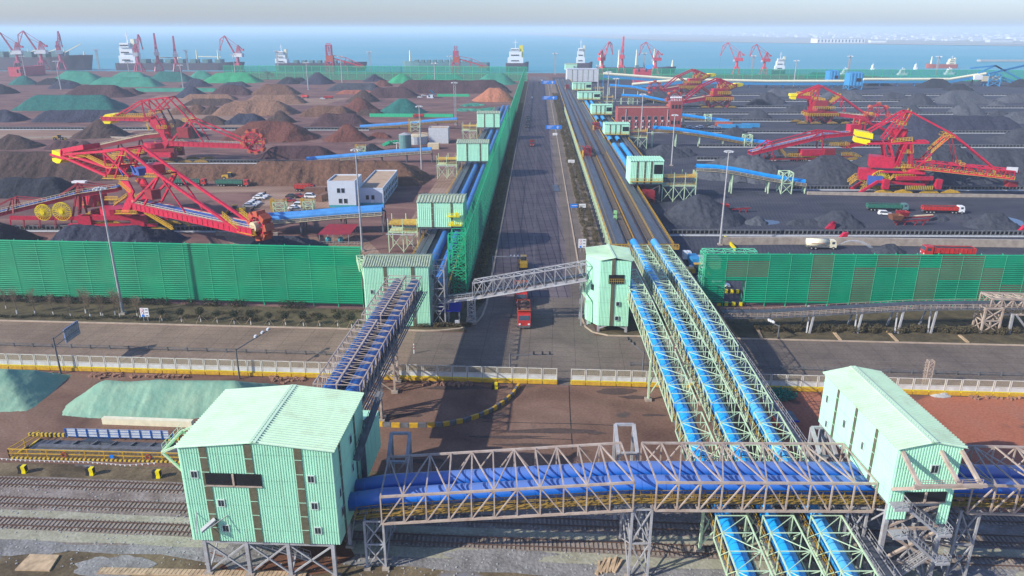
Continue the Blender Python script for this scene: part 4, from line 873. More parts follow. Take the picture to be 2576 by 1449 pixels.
# ================================================================ CONVEYOR CHAINS BESIDE THE MAIN ROAD
def shedpx(label, uL, uR, vT, vB, zb, D, **k):
    y = G(CX, vB, zb).y; ze = ZY(vT, y); a = PY(uL, vT, y); b = PY(uR, vT, y); W = b.x-a.x
    st = k.pop('st', (.3,.72)); so_ = [('F', W*f, .7) for f in st]
    t, tf = shed('transfer_house', label, (a.x, y), -.02, W, D, zb, ze-.9, k.pop('ridge', .9), 'x', k.pop('pitch', .6), strips=so_, group='mint green conveyor transfer houses', roofm=k.pop('roofm','old_roof'), wallm=k.pop('wallm','mint'), **k)
    return t, tf, W, y, ze, a.x
LG = lambda W, D: ([(.4,.4),(W-.4,.4),(.4,D-.4),(W-.4,D-.4)], .35, 'galv_dark', 16)
def platform(t, tf, x0, x1, y0, y1, z, ztop=None, bars=True):
    q = MB(tf); q.box(x0,x1,y0,y1,z-.25,z); n = max(2, int((x1-x0)/4))
    for i in range(n+1):
        x = x0+(x1-x0)*i/n
        for y in (y0,y1): q.beam((x,y,0),(x,y,z),.28)
        if i < n:
            q.beam((x,y0,.3),(x+(x1-x0)/n,y0,z-.3),.16); q.beam((x+(x1-x0)/n,y0,.3),(x,y0,z-.3),.16)
    q.build('platform_frame', M['mint_steel'], t)
    r = MB(tf); r.rail([(x0,y0,z),(x1,y0,z),(x1,y1,z),(x0,y1,z)],1.1,1.1,.09)
    if ztop: r.rail([(x0,y0,ztop),(x1,y0,ztop),(x1,y1,ztop)],1.1,1.1,.09); r.box(x0,x1,y0,y1,ztop-.15,ztop)
    r.build('platform_rail', M['yellow'], t)
    if ztop:
        q = MB(tf)
        for i in range(n+1): x = x0+(x1-x0)*i/n; q.beam((x,y0,z),(x,y0,ztop+1.8),.2).beam((x,y1,z),(x,y1,ztop+1.8),.2)
        q.build('post', M['mint_steel'], t)
for lb, a in (('nearest of the three mint green houses over the left roadside conveyor, beside the white office',(1049,1165,502,571,8.5,12)),
              ('middle one of the three mint green houses over the left roadside conveyor',(1149,1228,356,405,8.5,12)),
              ('farthest small mint green house over the left roadside conveyor, with diagonal pipes on its face',(1200,1257,282,320,8.5,11))):
    t, tf, W, y, ze, ax = shedpx(lb, *a, legs=LG(14,11))
    platform(t, tf, -9.5, -.5, 1, 8, 6.5, 9.0)
    q = MB(tf)
    for k in range(3): q.tube([(-10,.2-.3*k,6.2),(-1.0-.4*k,.0-.3*k,6.0),(-1.0-.4*k,-.3*k,1.5),(1,-.3*k,1.0)],.1,6)
    if ze > 15 and a[0] == 1049:
        q.build('pipe', M['galv_grey'], t); q = MB(tf).box(9.5,13.5,-1.6,-.1,9.2,9.35).box(9.0,13.0,-1.6,-.1,12.0,12.15); q.rail([(9.5,-1.6,9.3),(13.5,-1.6,9.3),(13.5,-.1,9.3)],1.1,.7,.09).rail([(9.5,-1.6,12.1),(13.5,-1.6,12.1)],1.1,.7,.09); q.wheel((10.6,-1.0,10.0),.6,.3).wheel((12,-1.0,12.8),.6,.3); q.build('drive_platform', M['bright_yellow'], t)
    else: q.build('pipe', M['galv_grey'], t)
RCH = [('nearest mint green house over the right roadside conveyor, open at its right end',(1587,1670.5,400,462,7.5,12),22,'closed',12.5),
 ('second mint green house along the right roadside conveyor, in front of the brick building',(1522,1584,309,337.5,8.5,11),17,'',10),
 ('third mint green house along the right roadside conveyor',(1489,1540.5,262,287,8.5,11),16,'',10),
 ('fourth mint green house along the right roadside conveyor',(1455,1510.5,230,249.5,8.5,12),18,'',10),
 ('farthest mint green house of the right row, just before the tall white shed',(1441,1488,207,226,8.5,12),20,'',10)]
for lb, a, pw, kk, pz in RCH:
    t, tf, W, y, ze, ax = shedpx(lb, *a, legs=LG(12.5,11), roofm='mint_pale', ridge=.3, st=(.2,.42,.62))
    q = MB(tf).box(W*.72,W*.98,-.12,-.06,(7.5+ze)/2-1,ze-2.2); op = q.build('opening', M['dark'], t)  # dark panel in place of the open bay, interior shade put into its colour
    q = MB(tf).rail([(0,-.5,8.6),(W,-.5,8.6)],1.1,1.2,.09).box(0,W,-.9,-.1,8.3,8.5); q.build('front_walkway', M['yellow'], t)
    platform(t, tf, W+.3, W+pw*.62, 1, 8, 6.5, 10.0)
t, tf, W, y, ze, ax = shedpx('tall pale white panelled shed ending the right conveyor row by the quay', 1427, 1505, 173, 205.5, 2, 34, roofm='greywhite', wallm='greywhite', st=(.16,.33,.5,.67,.84), ridge=.3, pitch=2)
t, tf, W, y, ze, ax = shedpx('small mint gabled house behind the tall white shed, nearest the sea', 1422, 1452, 160, 176, 6, 20, st=(), pitch=2)
# left roadside conveyor: twin tubes, one grey belt, brown side walls
def chain(name, label, x0s, y0, y1, z, coverm, beltx, lo, hi, gaps=(), r=.95, step=3.0, legs=True, cat='conveyor'):
    t = thing(name, label, cat, rl(lo, y0)); d = MB(); d.beam(rl((lo+hi)/2,y0,z-1.25), rl((lo+hi)/2,y1,z-1.25), hi-lo, .25); d.build('deck', M['galv_dark'], t)
    for x0 in x0s:
        s_ = [y0]; 
        for g0, g1 in gaps: s_ += [g0, g1]
        s_.append(y1); c = MB(); sm_ = MB()
        for a, b in zip(s_[::2], s_[1::2]):
            n = max(1, int((b-a)/24)); 
            for i in range(n):
                p, q_ = rl(x0,a+(b-a)*i/n+.25,z), rl(x0,a+(b-a)*(i+1)/n-.25,z); c.tube([p,q_], r, 12, -.2, pi+.2, cap=False)
            if a < 420: seams(sm_, [rl(x0,a,z), rl(x0,min(b,420),z)], r, step, 12, -.2, pi+.2)
        cv = c.build('conveyor_cover', M[coverm], t, True)
        if sm_.v: sm_.build('cover_seam', M[coverm], cv, True)
    b_ = MB(); f_ = MB(); ye = MB()
    for x0 in beltx:
        b_.beam(rl(x0,y0,z-.35), rl(x0,y1,z-.35), 1.5,.2)
        for k in (-.95,.95): f_.beam(rl(x0+k,y0,z-.4), rl(x0+k,y1,z-.4), .22,.5)
        y = y0
        while y < min(y1, 480): f_.beam(rl(x0-.95,y,z-.7), rl(x0+.95,y,z-.7), .14); y += 1.6
    if b_.v: b_.build('belt', M['belt'], t); f_.build('idler_frame', M['galv_dark'], t)
    for x0 in (lo,hi): ye.rail([rl(x0,y0,z-1.1), rl(x0,min(y1,430),z-1.1)],1.1,2,.08); 
    if y1 > 430: 
        for x0 in (lo,hi): ye.beam(rl(x0,430,z), rl(x0,y1,z), .15,.5)
    ye.build('handrail', M['yellow'], t)
    l_ = MB(); y = y0+1
    while y < min(y1, 600):
        for x0 in (lo+.2,hi-.2): l_.beam(rl(x0,y,0), rl(x0,y,z-1.3), .3)
        l_.beam(rl(lo,y,.5), rl(hi,y,z-1.5), .14); y += 7
    l_.build('leg', M['galv_dark'], t); return t
chain('roadside_conveyor', 'long elevated roadside conveyor with two blue tubes inside the left windbreak', (-28.1,-24.4), 172, 620, 6.0, 'navy_clean', (-32.3,), -35, -21.8, r=1.15)
chain('roadside_conveyor', 'long elevated conveyor with two bright azure covers behind the open belt deck', (41.6,46.0), 296, 700, 6.5, 'azure', (50.2,), 38.6, 52.6, gaps=((404,418),(500,516)), r=1.25)
# the open belt deck
M['plank_dark'] = mat('plank_dark', (.22,.17,.12), rough=.8, c2=(.12,.09,.07), scale=1.5)
dk = thing('belt_deck', 'long elevated deck with three open black belts and yellow railings beside the main road', 'conveyor', rl(22,208))
z = 6.0; y0, y1 = 208.5, 960
MB().beam(rl(31.3,y0,z-.6), rl(31.3,y1,z-.6), 18.2,.3).build('deck', M['galv_dark'], dk)
for x0 in (24.9,30.9,37.3):
    b_ = MB().beam(rl(x0,y0+.5,z+.35), rl(x0,y1,z+.35), 2.0,.18).build('belt', M['belt'], dk)
    f_ = MB()
    for k in (-1.25,1.25): f_.beam(rl(x0+k,y0+.5,z+.1), rl(x0+k,y1,z+.1), .25,.55)
    y = y0+1
    while y < 420: f_.beam(rl(x0-1.35,y,z+.45), rl(x0-.95,y,z+.6), .2); f_.beam(rl(x0+1.35,y,z+.45), rl(x0+.95,y,z+.6), .2); y += 1.3
    f_.build('idler_frame', M['rail_steel' if x0 > 30 and x0 < 32 else 'galv_dark'], dk)
l_ = MB()
for xa, xb in ((27.3,28.9),(33.4,34.9)):
    for x0 in (xa,xb): l_.beam(rl(x0,y0+3,z-.2), rl(x0,y1,z-.2), .16,.25)
    y = y0+8
    while y < 520: l_.beam(rl(xa,y,z-.15), rl(xb,y,z-.15), .3,.12); y += 1.25
l_.build('ladder_walkway', M['plank_dark'], dk)
ye = MB().rail([rl(22.1,y0,z-.45), rl(22.1,420,z-.45)],1.15,1.8,.09).rail([rl(40.4,y0,z-.45), rl(40.4,420,z-.45)],1.15,1.8,.09).rail([rl(29.4,y0+3,z-.4), rl(29.4,380,z-.4)],1.1,2,.07).rail([rl(35.3,y0+3,z-.4), rl(35.3,380,z-.4)],1.1,2,.07)
for x0 in (22.1,40.4): ye.beam(rl(x0,420,z+.2), rl(x0,y1,z+.2), .2,.6)
ye.build('handrail', M['yellow'], dk)
q = MB(); a, b = rl(21.9,y0-1.6,z-.5), rl(41.5,y0-1.6,z-.5); q.beam(a, b, 1.8,.2).rail([a+Vector((0,-.8,0)), b+Vector((0,-.8,0))],1.3,.9,.12,3).rail([a, b],1.3,1.4,.1); q.build('end_walkway', M['yellow'], dk)
l_ = MB(); y = y0
while y < 640:
    for x0 in (22.6,40): l_.beam(rl(x0,y,0), rl(x0,y,z-.7), .3)
    l_.beam(rl(22.6,y,.4), rl(40,y,z-.9), .15).beam(rl(22.6,y,.5), rl(22.6,y+6,z-1), .16); y += 6
l_.build('leg', M['mint_steel'], dk)
q = MB()
for x0, y in ((26.3,240),(27,247)): q.cbox(rl(x0,y,z-.4), 1, 1.2, 1.6)
q.build('control_box', M['lime_green'], dk)
for x0, y, lb in ((24.9,368,'orange and dark belt tripper on the left belt of the open deck'),(37.3,470,'orange and dark belt tripper on the right belt of the open deck'),(30.9,800,'far belt tripper near the quay end of the open deck')):
    t = thing('belt_tripper', lb, 'belt tripper', rl(x0,y,z), 'belt trippers on the open deck')
    MB().add([rl(x0-1.1,y,z+4.2),rl(x0+1.1,y,z+4.2),rl(x0+1.1,y+30,z+.5),rl(x0-1.1,y+30,z+.5)],[(0,1,2,3)]).beam(rl(x0,y,z+4),rl(x0,y+30,z+.4),2.2,.3).build('inclined_belt', M['belt'], t)
    q = MB().trestle(rl(x0,y+1.5), 3.2, 4, z-.4, z+4.3, .4, 2).beam(rl(x0-1.3,y,z+4.6),rl(x0-1.3,y+30,z+.9),.25,.5).beam(rl(x0+1.3,y,z+4.6),rl(x0+1.3,y+30,z+.9),.25,.5); q.build('frame', M['dark_red'], t)
    MB().rail([rl(x0-2.1,y-1,z+1),rl(x0-2.1,y+8,z+1)],1.1,1,.12).cbox(rl(x0-1.9,y+2,z-.3),.8,3,2.8).build('side_ladder', M['yellow'], t)
# ---------------------------------------------------------------- branch conveyors into the yards
def branch(label, pts, y, r, m, n2=0, up=True, gap=None, w=3.2, mast=()):
    P = [PY(u, v, y) for u, v in pts]; t = thing('branch_conveyor', label, 'conveyor', (P[0].x, y, 0), 'covered branch conveyors')
    for k in range(n2+1):
        Q = [p+Vector((0,k*4.2,0)) for p in P]; MB().tube(Q, r, 10, -.3, pi+.3, cap=False).build('conveyor_cover', M[m], t, True)
    q = MB(); ye = MB(); o = n2*2.1
    for a, b in zip(P[:-1], P[1:]):
        a, b = a-Vector((0,0,r+.3)), b-Vector((0,0,r+.3)); q.beam(a+Vector((0,o,0)), b+Vector((0,o,0)), .4, .5) if 0 else q.beam(a+Vector((0,-1.4,0)), b+Vector((0,-1.4,0)), .3,.7); q.beam(a+Vector((0,1.4+2*o,0)), b+Vector((0,1.4+2*o,0)), .3,.7)
        q.add([a+Vector((0,-1.6,.1)),b+Vector((0,-1.6,.1)),b+Vector((0,1.6+2*o,.1)),a+Vector((0,1.6+2*o,.1))],[(0,1,2,3)])
        ye.rail([a+Vector((0,-2.3,.2)), b+Vector((0,-2.3,.2))],1.1,2.2,.11); ye.beam(a+Vector((0,-1.9,.1)), b+Vector((0,-1.9,.1)), .9,.12)
    q.build('frame', M['galv_dark'], t); ye.build('walkway', M['beige' if n2 or y < 400 else 'yellow'], t)
    l_ = MB(); L = P[-1].x-P[0].x; n = max(2, int(abs(L)/13))
    for i in range(n+1):
        x = P[0].x+L*i/n
        for a, b in zip(P[:-1], P[1:]):
            if min(a.x,b.x)-.01 <= x <= max(a.x,b.x)+.01:
                z = a.z+(b.z-a.z)*(x-a.x)/(b.x-a.x)-r-.5
                if z > 1.2: l_.beam((x,y-1.4,0),(x,y-1.4,z),.4).beam((x,y+1.6+2*o,0),(x,y+1.6+2*o,z),.4).beam((x,y-1.4,.3),(x,y+1.6+2*o,z),.2)
                break
    if l_.v: l_.build('leg', M['mint_steel' if P[0].x > 0 else 'galv_dark'], t)
    for u, vb, vt in mast:
        c = PY(u, vb, y); q = MB().trestle((c.x,y,0), 4.4, 5.5, 0, ZY(vt,y), .35, 2); q.build('portal_frame', M['mint_steel'], t)
    return t
branch('twin blue covered conveyor curving west from the nearest left house below the white office', [(655,551),(744,546),(844,537),(962,529)], 243, 1.1, 'skyblue', 1)
branch('blue covered conveyor running west below the concrete silo at left', [(771.5,401),(870,393),(990,382),(1086,376)], 386, 1.3, 'skyblue')
branch('blue covered conveyor running west, farthest of the left yard', [(906,319),(1000,313),(1100,303),(1150,300)], 522, 1.3, 'skyblue')
branch('azure covered conveyor descending east past the coal heaps, nearest of the right yard', [(1750,419),(1800,421),(1845,427),(1932,444),(2024,458)], 310, 1.2, 'azure', mast=[(1972,478,432)])
branch('azure covered conveyor descending east in front of the parked cars', [(1642,322),(1700,326),(1788,339),(1860,352),(1935,360)], 440, 1.4, 'azure', mast=[(1878,366,339)])
branch('azure covered conveyor leaving the brick building towards the east', [(1715,290),(1770,298),(1832,304)], 567, 1.5, 'azure', mast=[(1779,312,288)])
branch('azure covered conveyor reaching the red reclaimer beyond the brick building', [(1563,240),(1620,243),(1690,257),(1765,264)], 700, 1.5, 'azure', mast=[(1585,270,246)])
branch('azure covered conveyor, farthest of the right yard', [(1533,215),(1590,219),(1640,230)], 800, 1.5, 'azure')
def pipeline(label, pts, y, m='cream'):
    P = [PY(u, v, y) for u, v in pts]; t = thing('pipe_conveyor', label, 'conveyor', (P[0].x, y, 0), 'yellow topped blue conveyors near the quay')
    MB().tube(P, 1.5, 8).build('cover', M['cream'], t); q = MB(); l_ = MB()
    for a, b in zip(P[:-1], P[1:]):
        q.beam(a-Vector((0,0,3.2)), b-Vector((0,0,3.2)), 3.5,2.6); n = max(1, int((b-a).length/18))
        for i in range(n+1): p = a+(b-a)*(i/n); l_.beam((p.x,p.y,0),(p.x,p.y,p.z-4),.7); l_.beam((p.x,p.y+5,0),(p.x,p.y,p.z-4),.5)
    q.build('girder', M['steel_blue'], t); l_.build('leg', M['steel_blue'], t)
pipeline('yellow topped blue conveyor starting at the tall white shed by the quay', [(1518,185),(1713,199.5),(1930,204),(2137,204)], 900)
pipeline('short yellow topped blue conveyor rising to join the long one near the red pump house', [(1590,212),(1660,205),(1713,201)], 880)
pipeline('yellow topped blue conveyor rising to the blue boom at the far right', [(2172,199.5),(2390,199),(2450,189),(2480,185)], 930)
for u0, u1, vt, vb, lb in ((2084,2108,179,216,'left one of the two tall blue transfer towers near the right quay'),(2134,2167,184,226,'right and larger one of the two tall blue transfer towers near the right quay')):
    a = G(u0, vb); y = a.y; x1 = PY(u1, vb, y).x; zt = ZY(vt, y); t = thing('blue_tower', lb, 'conveyor tower', a, 'blue transfer towers')
    q = MB().corr((a.x,y),(x1,y),zt*.25,zt,3,.4).corr((x1,y),(x1,y+14),zt*.25,zt,3,.4).corr((a.x,y+14),(a.x,y),zt*.25,zt,3,.4).add([(a.x,y,zt),(x1,y,zt),(x1,y+14,zt+1),(a.x,y+14,zt+1)],[(0,1,2,3)]); q.build('wall', M['steel_blue'], t)
    MB().trestle(((a.x+x1)/2,y+7,0), x1-a.x, 14, 0, zt*.3, .8, 1).build('leg', M['steel_blue'], t)
    MB().box(a.x+(x1-a.x)*.5,a.x+(x1-a.x)*.85,y-.6,y-.45,zt*.5,zt*.7).build('window', M['dark'], t)
# ship loader with blue boom, far right
t = thing('blue_stacker', 'blue lattice boom machine with white cab at the far right edge near the quay', 'stacker', G(2490,208))
y = 930
q = MB()
for a, b in (((2480,186),(2576,164)),((2476,189),(2590,163)),((2460,184),(2504,165)),((2504,165),(2520,174)),((2504,165),(2590,212)),((2440,172),(2504,165)),((2500,195),(2590,222)),((2505,190),(2590,216))): q.beam(PY(*a,y), PY(*b,y), 1.6)
q.build('boom', M['steel_blue'], t)
q = MB(); c = PY(2495,205,y); q.trestle((c.x,y,0),14,10,0,14,1.2,2); q.build('portal', M['steel_blue'], t)
MB().cbox(PY(2456,200,y),10,8,5).build('cab', M['white'], t); MB().cbox(PY(2488,204,y),22,8,6).build('machine_house', M['beige'], t)
# ---------------------------------------------------------------- yard belts: long low conveyors on the ground
def yardbelt(label, x0, x1, v, w=1.3, k=0, slope=-.012, dark=True, group='long low yard conveyors'):
    y = G(CX, v).y; t = thing('yard_conveyor', label, 'conveyor', (x0, y, 0), group); f = lambda x: y+slope*(x-x0); s_ = max(1.0, y/330)
    MB().beam((x0,f(x0),1.55),(x1,f(x1),1.55),1.6,.16).build('belt', M['belt'], t)
    q = MB().beam((x0,f(x0)-1.1,.55),(x1,f(x1)-1.1,.55),.2,.3); x = x0; st = 1.5*s_
    while x < x1: q.beam((x,f(x)-1.15,0),(x,f(x)-1.15,1.8),.32*s_); x += st
    q.beam((x0,f(x0)-1.0,1.95),(x1,f(x1)-1.0,1.95),.25,.35); q.build('idler_frame', M['galv_dark'], t)
    MB().beam((x0,f(x0)-.6,.95),(x1,f(x1)-.6,.95),.1,1.3).build('side_plate', M['black'], t)
    MB().beam((x0,f(x0)-2.2,.35),(x1,f(x1)-2.2,.35),.9,.35).build('cable_tray', M['greywhite'], t)
rows = [(590,53,240,'nearest long black yard conveyor of the right yard, behind the near row of coal'),(477,120,330,'long black yard conveyor under the big red stacker of the right yard'),(403,98,400,'third long yard conveyor from the front of the right yard'),(370,110,440,'fourth long yard conveyor from the front of the right yard'),(334,90,520,'fifth long yard conveyor from the front of the right yard'),(305,130,560,'sixth long yard conveyor from the front of the right yard'),(287,115,600,'seventh long yard conveyor from the front of the right yard'),(271,150,640,'eighth long yard conveyor from the front of the right yard'),(255,90,700,'ninth long yard conveyor from the front of the right yard'),(240,140,760,'farthest long yard conveyor of the right yard')]
for v, x0, x1, lb in rows: yardbelt(lb, x0, x1, v)
yardbelt('nearest long yard conveyor of the left yard, under the front red reclaimer', -330, -88, 576); yardbelt('long yard conveyor of the left yard under the second red reclaimer', -420, -108, 408); yardbelt('farthest long yard conveyor of the left yard', -560, -98, 325)
def wall_strip(label, pts, z, m='concrete', th=1.2, cat='low wall', name='low_wall'):
    q = MB()
    for a, b in zip(pts[:-1], pts[1:]): p, r_ = G(*a), G(*b); q.beam(p+Vector((0,0,z/2)), r_+Vector((0,0,z/2)), th, z)
    return solo(name, q, M[m], label, cat)
wall_strip('long pale concrete retaining wall before the nearest right yard conveyor', [(1815,615),(2000,614),(2300,618),(2600,622)], 2.4); wall_strip('pale concrete kerb wall in front of the big red stacker', [(2030,489),(2300,494),(2600,497)], 1.2)
wall_strip('pale concrete wall by the reclaimer, behind the left windbreak', [(545,592),(660,597),(700,596)], 1.5); wall_strip('long concrete block wall behind the second reclaimer', [(-20,349),(250,346),(330,349)], 1.0)
# ================================================================ STOCKPILES
PILES = 0
def pile(label, ul, ur, vt, vb, m, rep=.68, rough=.5, cat='stockpile', name='stockpile', yaw=0.0, flat=1.0, seed=None):
    global PILES; PILES += 1; rnd = random.Random(PILES if seed is None else seed)
    y0 = G(CX, vb).y; tt = tan(PIT+atan((vt-CY)/F)); h = (CAMH-y0*tt)/(1+tt/rep)
    if h < .5: h = .5
    yr = y0+h/rep; L = PY(ul, vt, yr); R = PY(ur, vt, yr); R.x = max(R.x, L.x+.5); run = h/rep
    nx = int(min(170, max(30, (R.x-L.x+2*run)/(y0*.0032)))); ny = int(min(64, max(20, 2*run/(y0*.006)))); x0, x1 = L.x-run*1.12, R.x+run*1.12; q = MB(); vs = []; off = Vector((rnd.uniform(0,99),rnd.uniform(0,99),0)); gk = 2.2/max(3, run)
    for j in range(ny+1):
        for i in range(nx+1):
            x = x0+(x1-x0)*i/nx; y = yr-run*1.12+2.24*run*j/ny
            dx = max(L.x-x, 0, x-R.x); dy = abs(y-yr); d = hypot(dx, dy) if R.x-L.x < run*.9 else .3*hypot(dx, dy)+.7*max(dx*1.02, dy)
            a = atan2(dy, dx+.001)
            big = noise.noise(Vector((x*gk*.5,y*gk*.5,0))+off)*.22*run*rough
            gul = (noise.noise(Vector((x*gk*2.6+a*2.5,d*gk*.35,4))+off)*.10+abs(noise.noise(Vector((x*gk*7+a*6,d*gk*.5,9))+off))*.07)*run*rough*min(1,d/run*2)
            z = (run-d+big+gul)*rep; top = h*(flat+.05*noise.noise(Vector((x*.1,y*.1,8))+off)); z = min(z, top) if z > -.6 else -.6
            vs.append((x,y,z))
    fs = [(j*(nx+1)+i,j*(nx+1)+i+1,(j+1)*(nx+1)+i+1,(j+1)*(nx+1)+i) for j in range(ny) for i in range(nx) if max(vs[k][2] for k in (j*(nx+1)+i,j*(nx+1)+i+1,(j+1)*(nx+1)+i+1,(j+1)*(nx+1)+i)) > -.55]
    used = sorted({k for f in fs for k in f}); mp = {k:i for i, k in enumerate(used)}
    q.v = [vs[k] for k in used]; q.f = [tuple(mp[k] for k in f) for f in fs]
    c = Vector(((L.x+R.x)/2, yr, 0)); q.v = [(a-c.x,b-c.y,z) for a,b,z in q.v]
    o = q.build(name, M[m], None, True); o.location = c; return tag(o, label, cat, 'ore and coal stockpiles')
CN = {'p_brown':'brown','p_tan':'light tan','p_purple':'dark purple-brown','p_red':'rusty red','p_redbrown':'reddish brown','p_darkbrown':'dark brown','p_coal':'grey coal','p_black':'black','p_navy':'blue-black','p_greytop':'light grey','p_tarp':'green netted','p_tarpdark':'dark green netted','p_tarpbright':'bright green netted','p_orange':'orange-red'}
ROWS = [
 ('in the row nearest the left quay', [(165,222,178,212,'p_tarp'),(255,372,193,219,'p_tarp'),(302,352,181,200,'p_tarp'),(402,452,180,206,'p_tarpdark'),(498,515,177.5,200,'p_tarp'),(545,622,182,209,'p_tarpbright'),(345,540,221,231,'p_tarp')]),
 ('in the dark row below the left quay', [(-8,4,210,238,'p_black'),(50,62,191,214,'p_tarpdark'),(118,140,196,214,'p_black'),(150,176,201,224,'p_navy'),(482,502,197,219,'p_navy'),(572,610,205,220,'p_navy'),(720,734,194,212,'p_black'),(742,756,194,210,'p_black'),(790,804,184,213,'p_navy'),(939,945,186,206,'p_navy')]),
 ('in the second row of the left yard', [(203,286,212,246,'p_purple'),(314,334,222,239,'p_purple'),(470,488,217,247,'p_navy'),(560,606,215,240,'p_purple'),(669,716,211,240,'p_brown'),(850,936,208,229,'p_coal'),(956,967,201,218,'p_redbrown'),(1004,1016,185,210,'p_tarpbright'),(1072,1150,187,200,'p_tarp'),(1228,1262,183,214,'p_tarp')]),
 ('in the third row of the left yard', [(92,258,237,279,'p_tarpdark'),(478,575,236,252,'p_tan'),(644,738,237,262,'p_tan'),(860,930,226,237,'p_red'),(950,1018,218,247,'p_purple'),(1028,1244,199,235,'p_purple'),(1231,1256,222,257,'p_orange')]),
 ('in the fourth row of the left yard', [(-20,18,277,308,'p_navy'),(126,330,275,308,'p_navy'),(487,575,247,266,'p_darkbrown'),(448,462,264,289,'p_brown'),(488,500,263,289,'p_brown'),(528,540,266,289,'p_darkbrown'),(588,696,251,291,'p_tan'),(911,917,227,258,'p_darkbrown'),(893,907,246,283,'p_redbrown'),(1004,1022,247,288,'p_tarpdark')]),
 ('in the fifth row of the left yard', [(517,545,293,315,'p_darkbrown'),(600,636,286,314,'p_navy'),(697,707,281,312,'p_darkbrown'),(790,858,264,294,'p_brown'),(912,948,275,291,'p_darkbrown')]),
 ('in the sixth row of the left yard', [(240,252,300,350,'p_darkbrown'),(432,448,300,352,'p_darkbrown'),(628,726,302,357,'p_redbrown'),(822,889,284,318,'p_purple'),(863,880,316,358,'p_redbrown'),(944,966,333,348,'p_redbrown')]),
 ('in the seventh row of the left yard', [(20,48,338,377,'p_darkbrown'),(140,148,353,378,'p_purple'),(160,168,353,378,'p_purple'),(182,190,354,378,'p_purple'),(206,216,354,378,'p_purple'),(696,798,365,400,'p_purple'),(931,939,361,387,'p_black')]),
 ('in the eighth row of the left yard', [(-50,232,378,455,'p_darkbrown'),(445,640,412,455,'p_brown'),(660,1000,401,468,'p_brown')]),
 ('in the row just behind the left windbreak', [(-90,-20,552,640,'p_black'),(12,128,444,500,'p_black'),(188,352,563,640,'p_navy'),(664,752,591,650,'p_coal')]),
 ('in the farthest row of the right yard', [(2044,2076,182,196,'p_tarpdark'),(2342,2372,199,222,'p_black'),(2402,2424,209,229,'p_black'),(2192,2222,200,216,'p_black'),(2566,2640,198,220,'p_black')]),
 ('in the second row of the right yard', [(1650,1663,228,263,'p_coal'),(1760,1771,234,265,'p_coal'),(1926,1940,232,262,'p_coal'),(1950,2024,222,243,'p_greytop'),(2095,2144,226,256,'p_greytop'),(2238,2264,232,255,'p_coal'),(2398,2452,226,262,'p_greytop'),(2536,2620,237,259,'p_greytop')]),
 ('in the third row of the right yard', [(1901,1918,248,267,'p_black'),(1992,2030,264,287,'p_coal'),(2300,2322,236,271,'p_coal'),(2502,2518,256,272,'p_greytop')]),
 ('in the fourth row of the right yard', [(1752,1785,286,301,'p_coal'),(1838,1854,292,304,'p_coal'),(1901,1914,276,301,'p_coal'),(2290,2300,263,289,'p_coal'),(2422,2452,262,291,'p_greytop'),(2506,2521,277,291,'p_coal'),(2552,2620,280,311,'p_greytop')]),
 ('in the fifth row of the right yard', [(1843,1860,320,354,'p_coal'),(2302,2524,290,336,'p_navy'),(2140,2190,306,340,'p_black')]),
 ('in the sixth row of the right yard', [(1663,1690,362,398,'p_coal'),(1712,1726,370,394,'p_coal'),(2332,2352,311,366,'p_navy'),(2562,2640,321,367,'p_coal')]),
 ('in the seventh row of the right yard', [(1812,1822,392,455,'p_greytop'),(1838,1850,390,458,'p_greytop'),(1866,1880,392,460,'p_greytop'),(1900,1916,393,462,'p_greytop'),(2236,2392,362,466,'p_coal'),(2500,2640,372,466,'p_coal')]),
 ('in the open space before the big red stacker', [(2067,2112,390,465,'p_coal')]),
 ('around the lone right yard light pole', [(1756,1784,488,572,'p_coal'),(1902,1908,543,568,'p_greytop'),(1996,2048,552,570,'p_coal'),(2102,2122,527,577,'p_coal'),(2358,2370,538,557,'p_coal'),(2423,2432,540,551,'p_coal'),(2482,2524,538,582,'p_coal')]),
 ('behind the right windbreak, below the retaining wall', [(2228,2250,613,643,'p_coal')]),
]
for nm, L in ROWS:
    L = sorted(L)
    for i, (a, b, vt, vb, m) in enumerate(L):
        shp = 'long flat' if b-a > 60 else ('broad' if b-a > 22 else 'cone-shaped')
        lb = '%s heap, %s, %s' % (CN[m], shp, nm) if len(L) == 1 else '%s %s heap, %s %s' % (shp, CN[m], ORD[i], nm)
        pile(lb, a, b, vt, vb, m, rough=.45 if 'tarp' in m else 1.0, flat=.95 if b-a > 60 else 1.3)
pile('pale green tarpaulin covered heap with ragged brown foot behind the rail pit', 265, 590, 957, 1052, 'p_tarpnear', rep=.62, rough=.5, flat=1.0)
pile('green tarpaulin covered heap cut off by the left edge, one dark side', -90, 12, 928, 1040, 'p_tarpnear', rep=.6, rough=.5, flat=1.2)
for u, v, s_, lb in ((1225,277,18,'large flat sheet of green netting on dark ground by the far mint house'),(1186,264,7,'small green netting patch beside the lattice mast'),(1250,283,10,'green netting patch right behind the far mint house')):
    c = G(u, v); q = MB(); 
    for _ in range(60): q.ball((c.x+random.gauss(0,s_*.55), c.y+random.gauss(0,s_*.6), 0), (random.uniform(2,5),random.uniform(2,6),random.uniform(.3,1.2)), 7, 4)
    solo('netting_sheet', q, M['p_tarp'], lb, 'green netting')
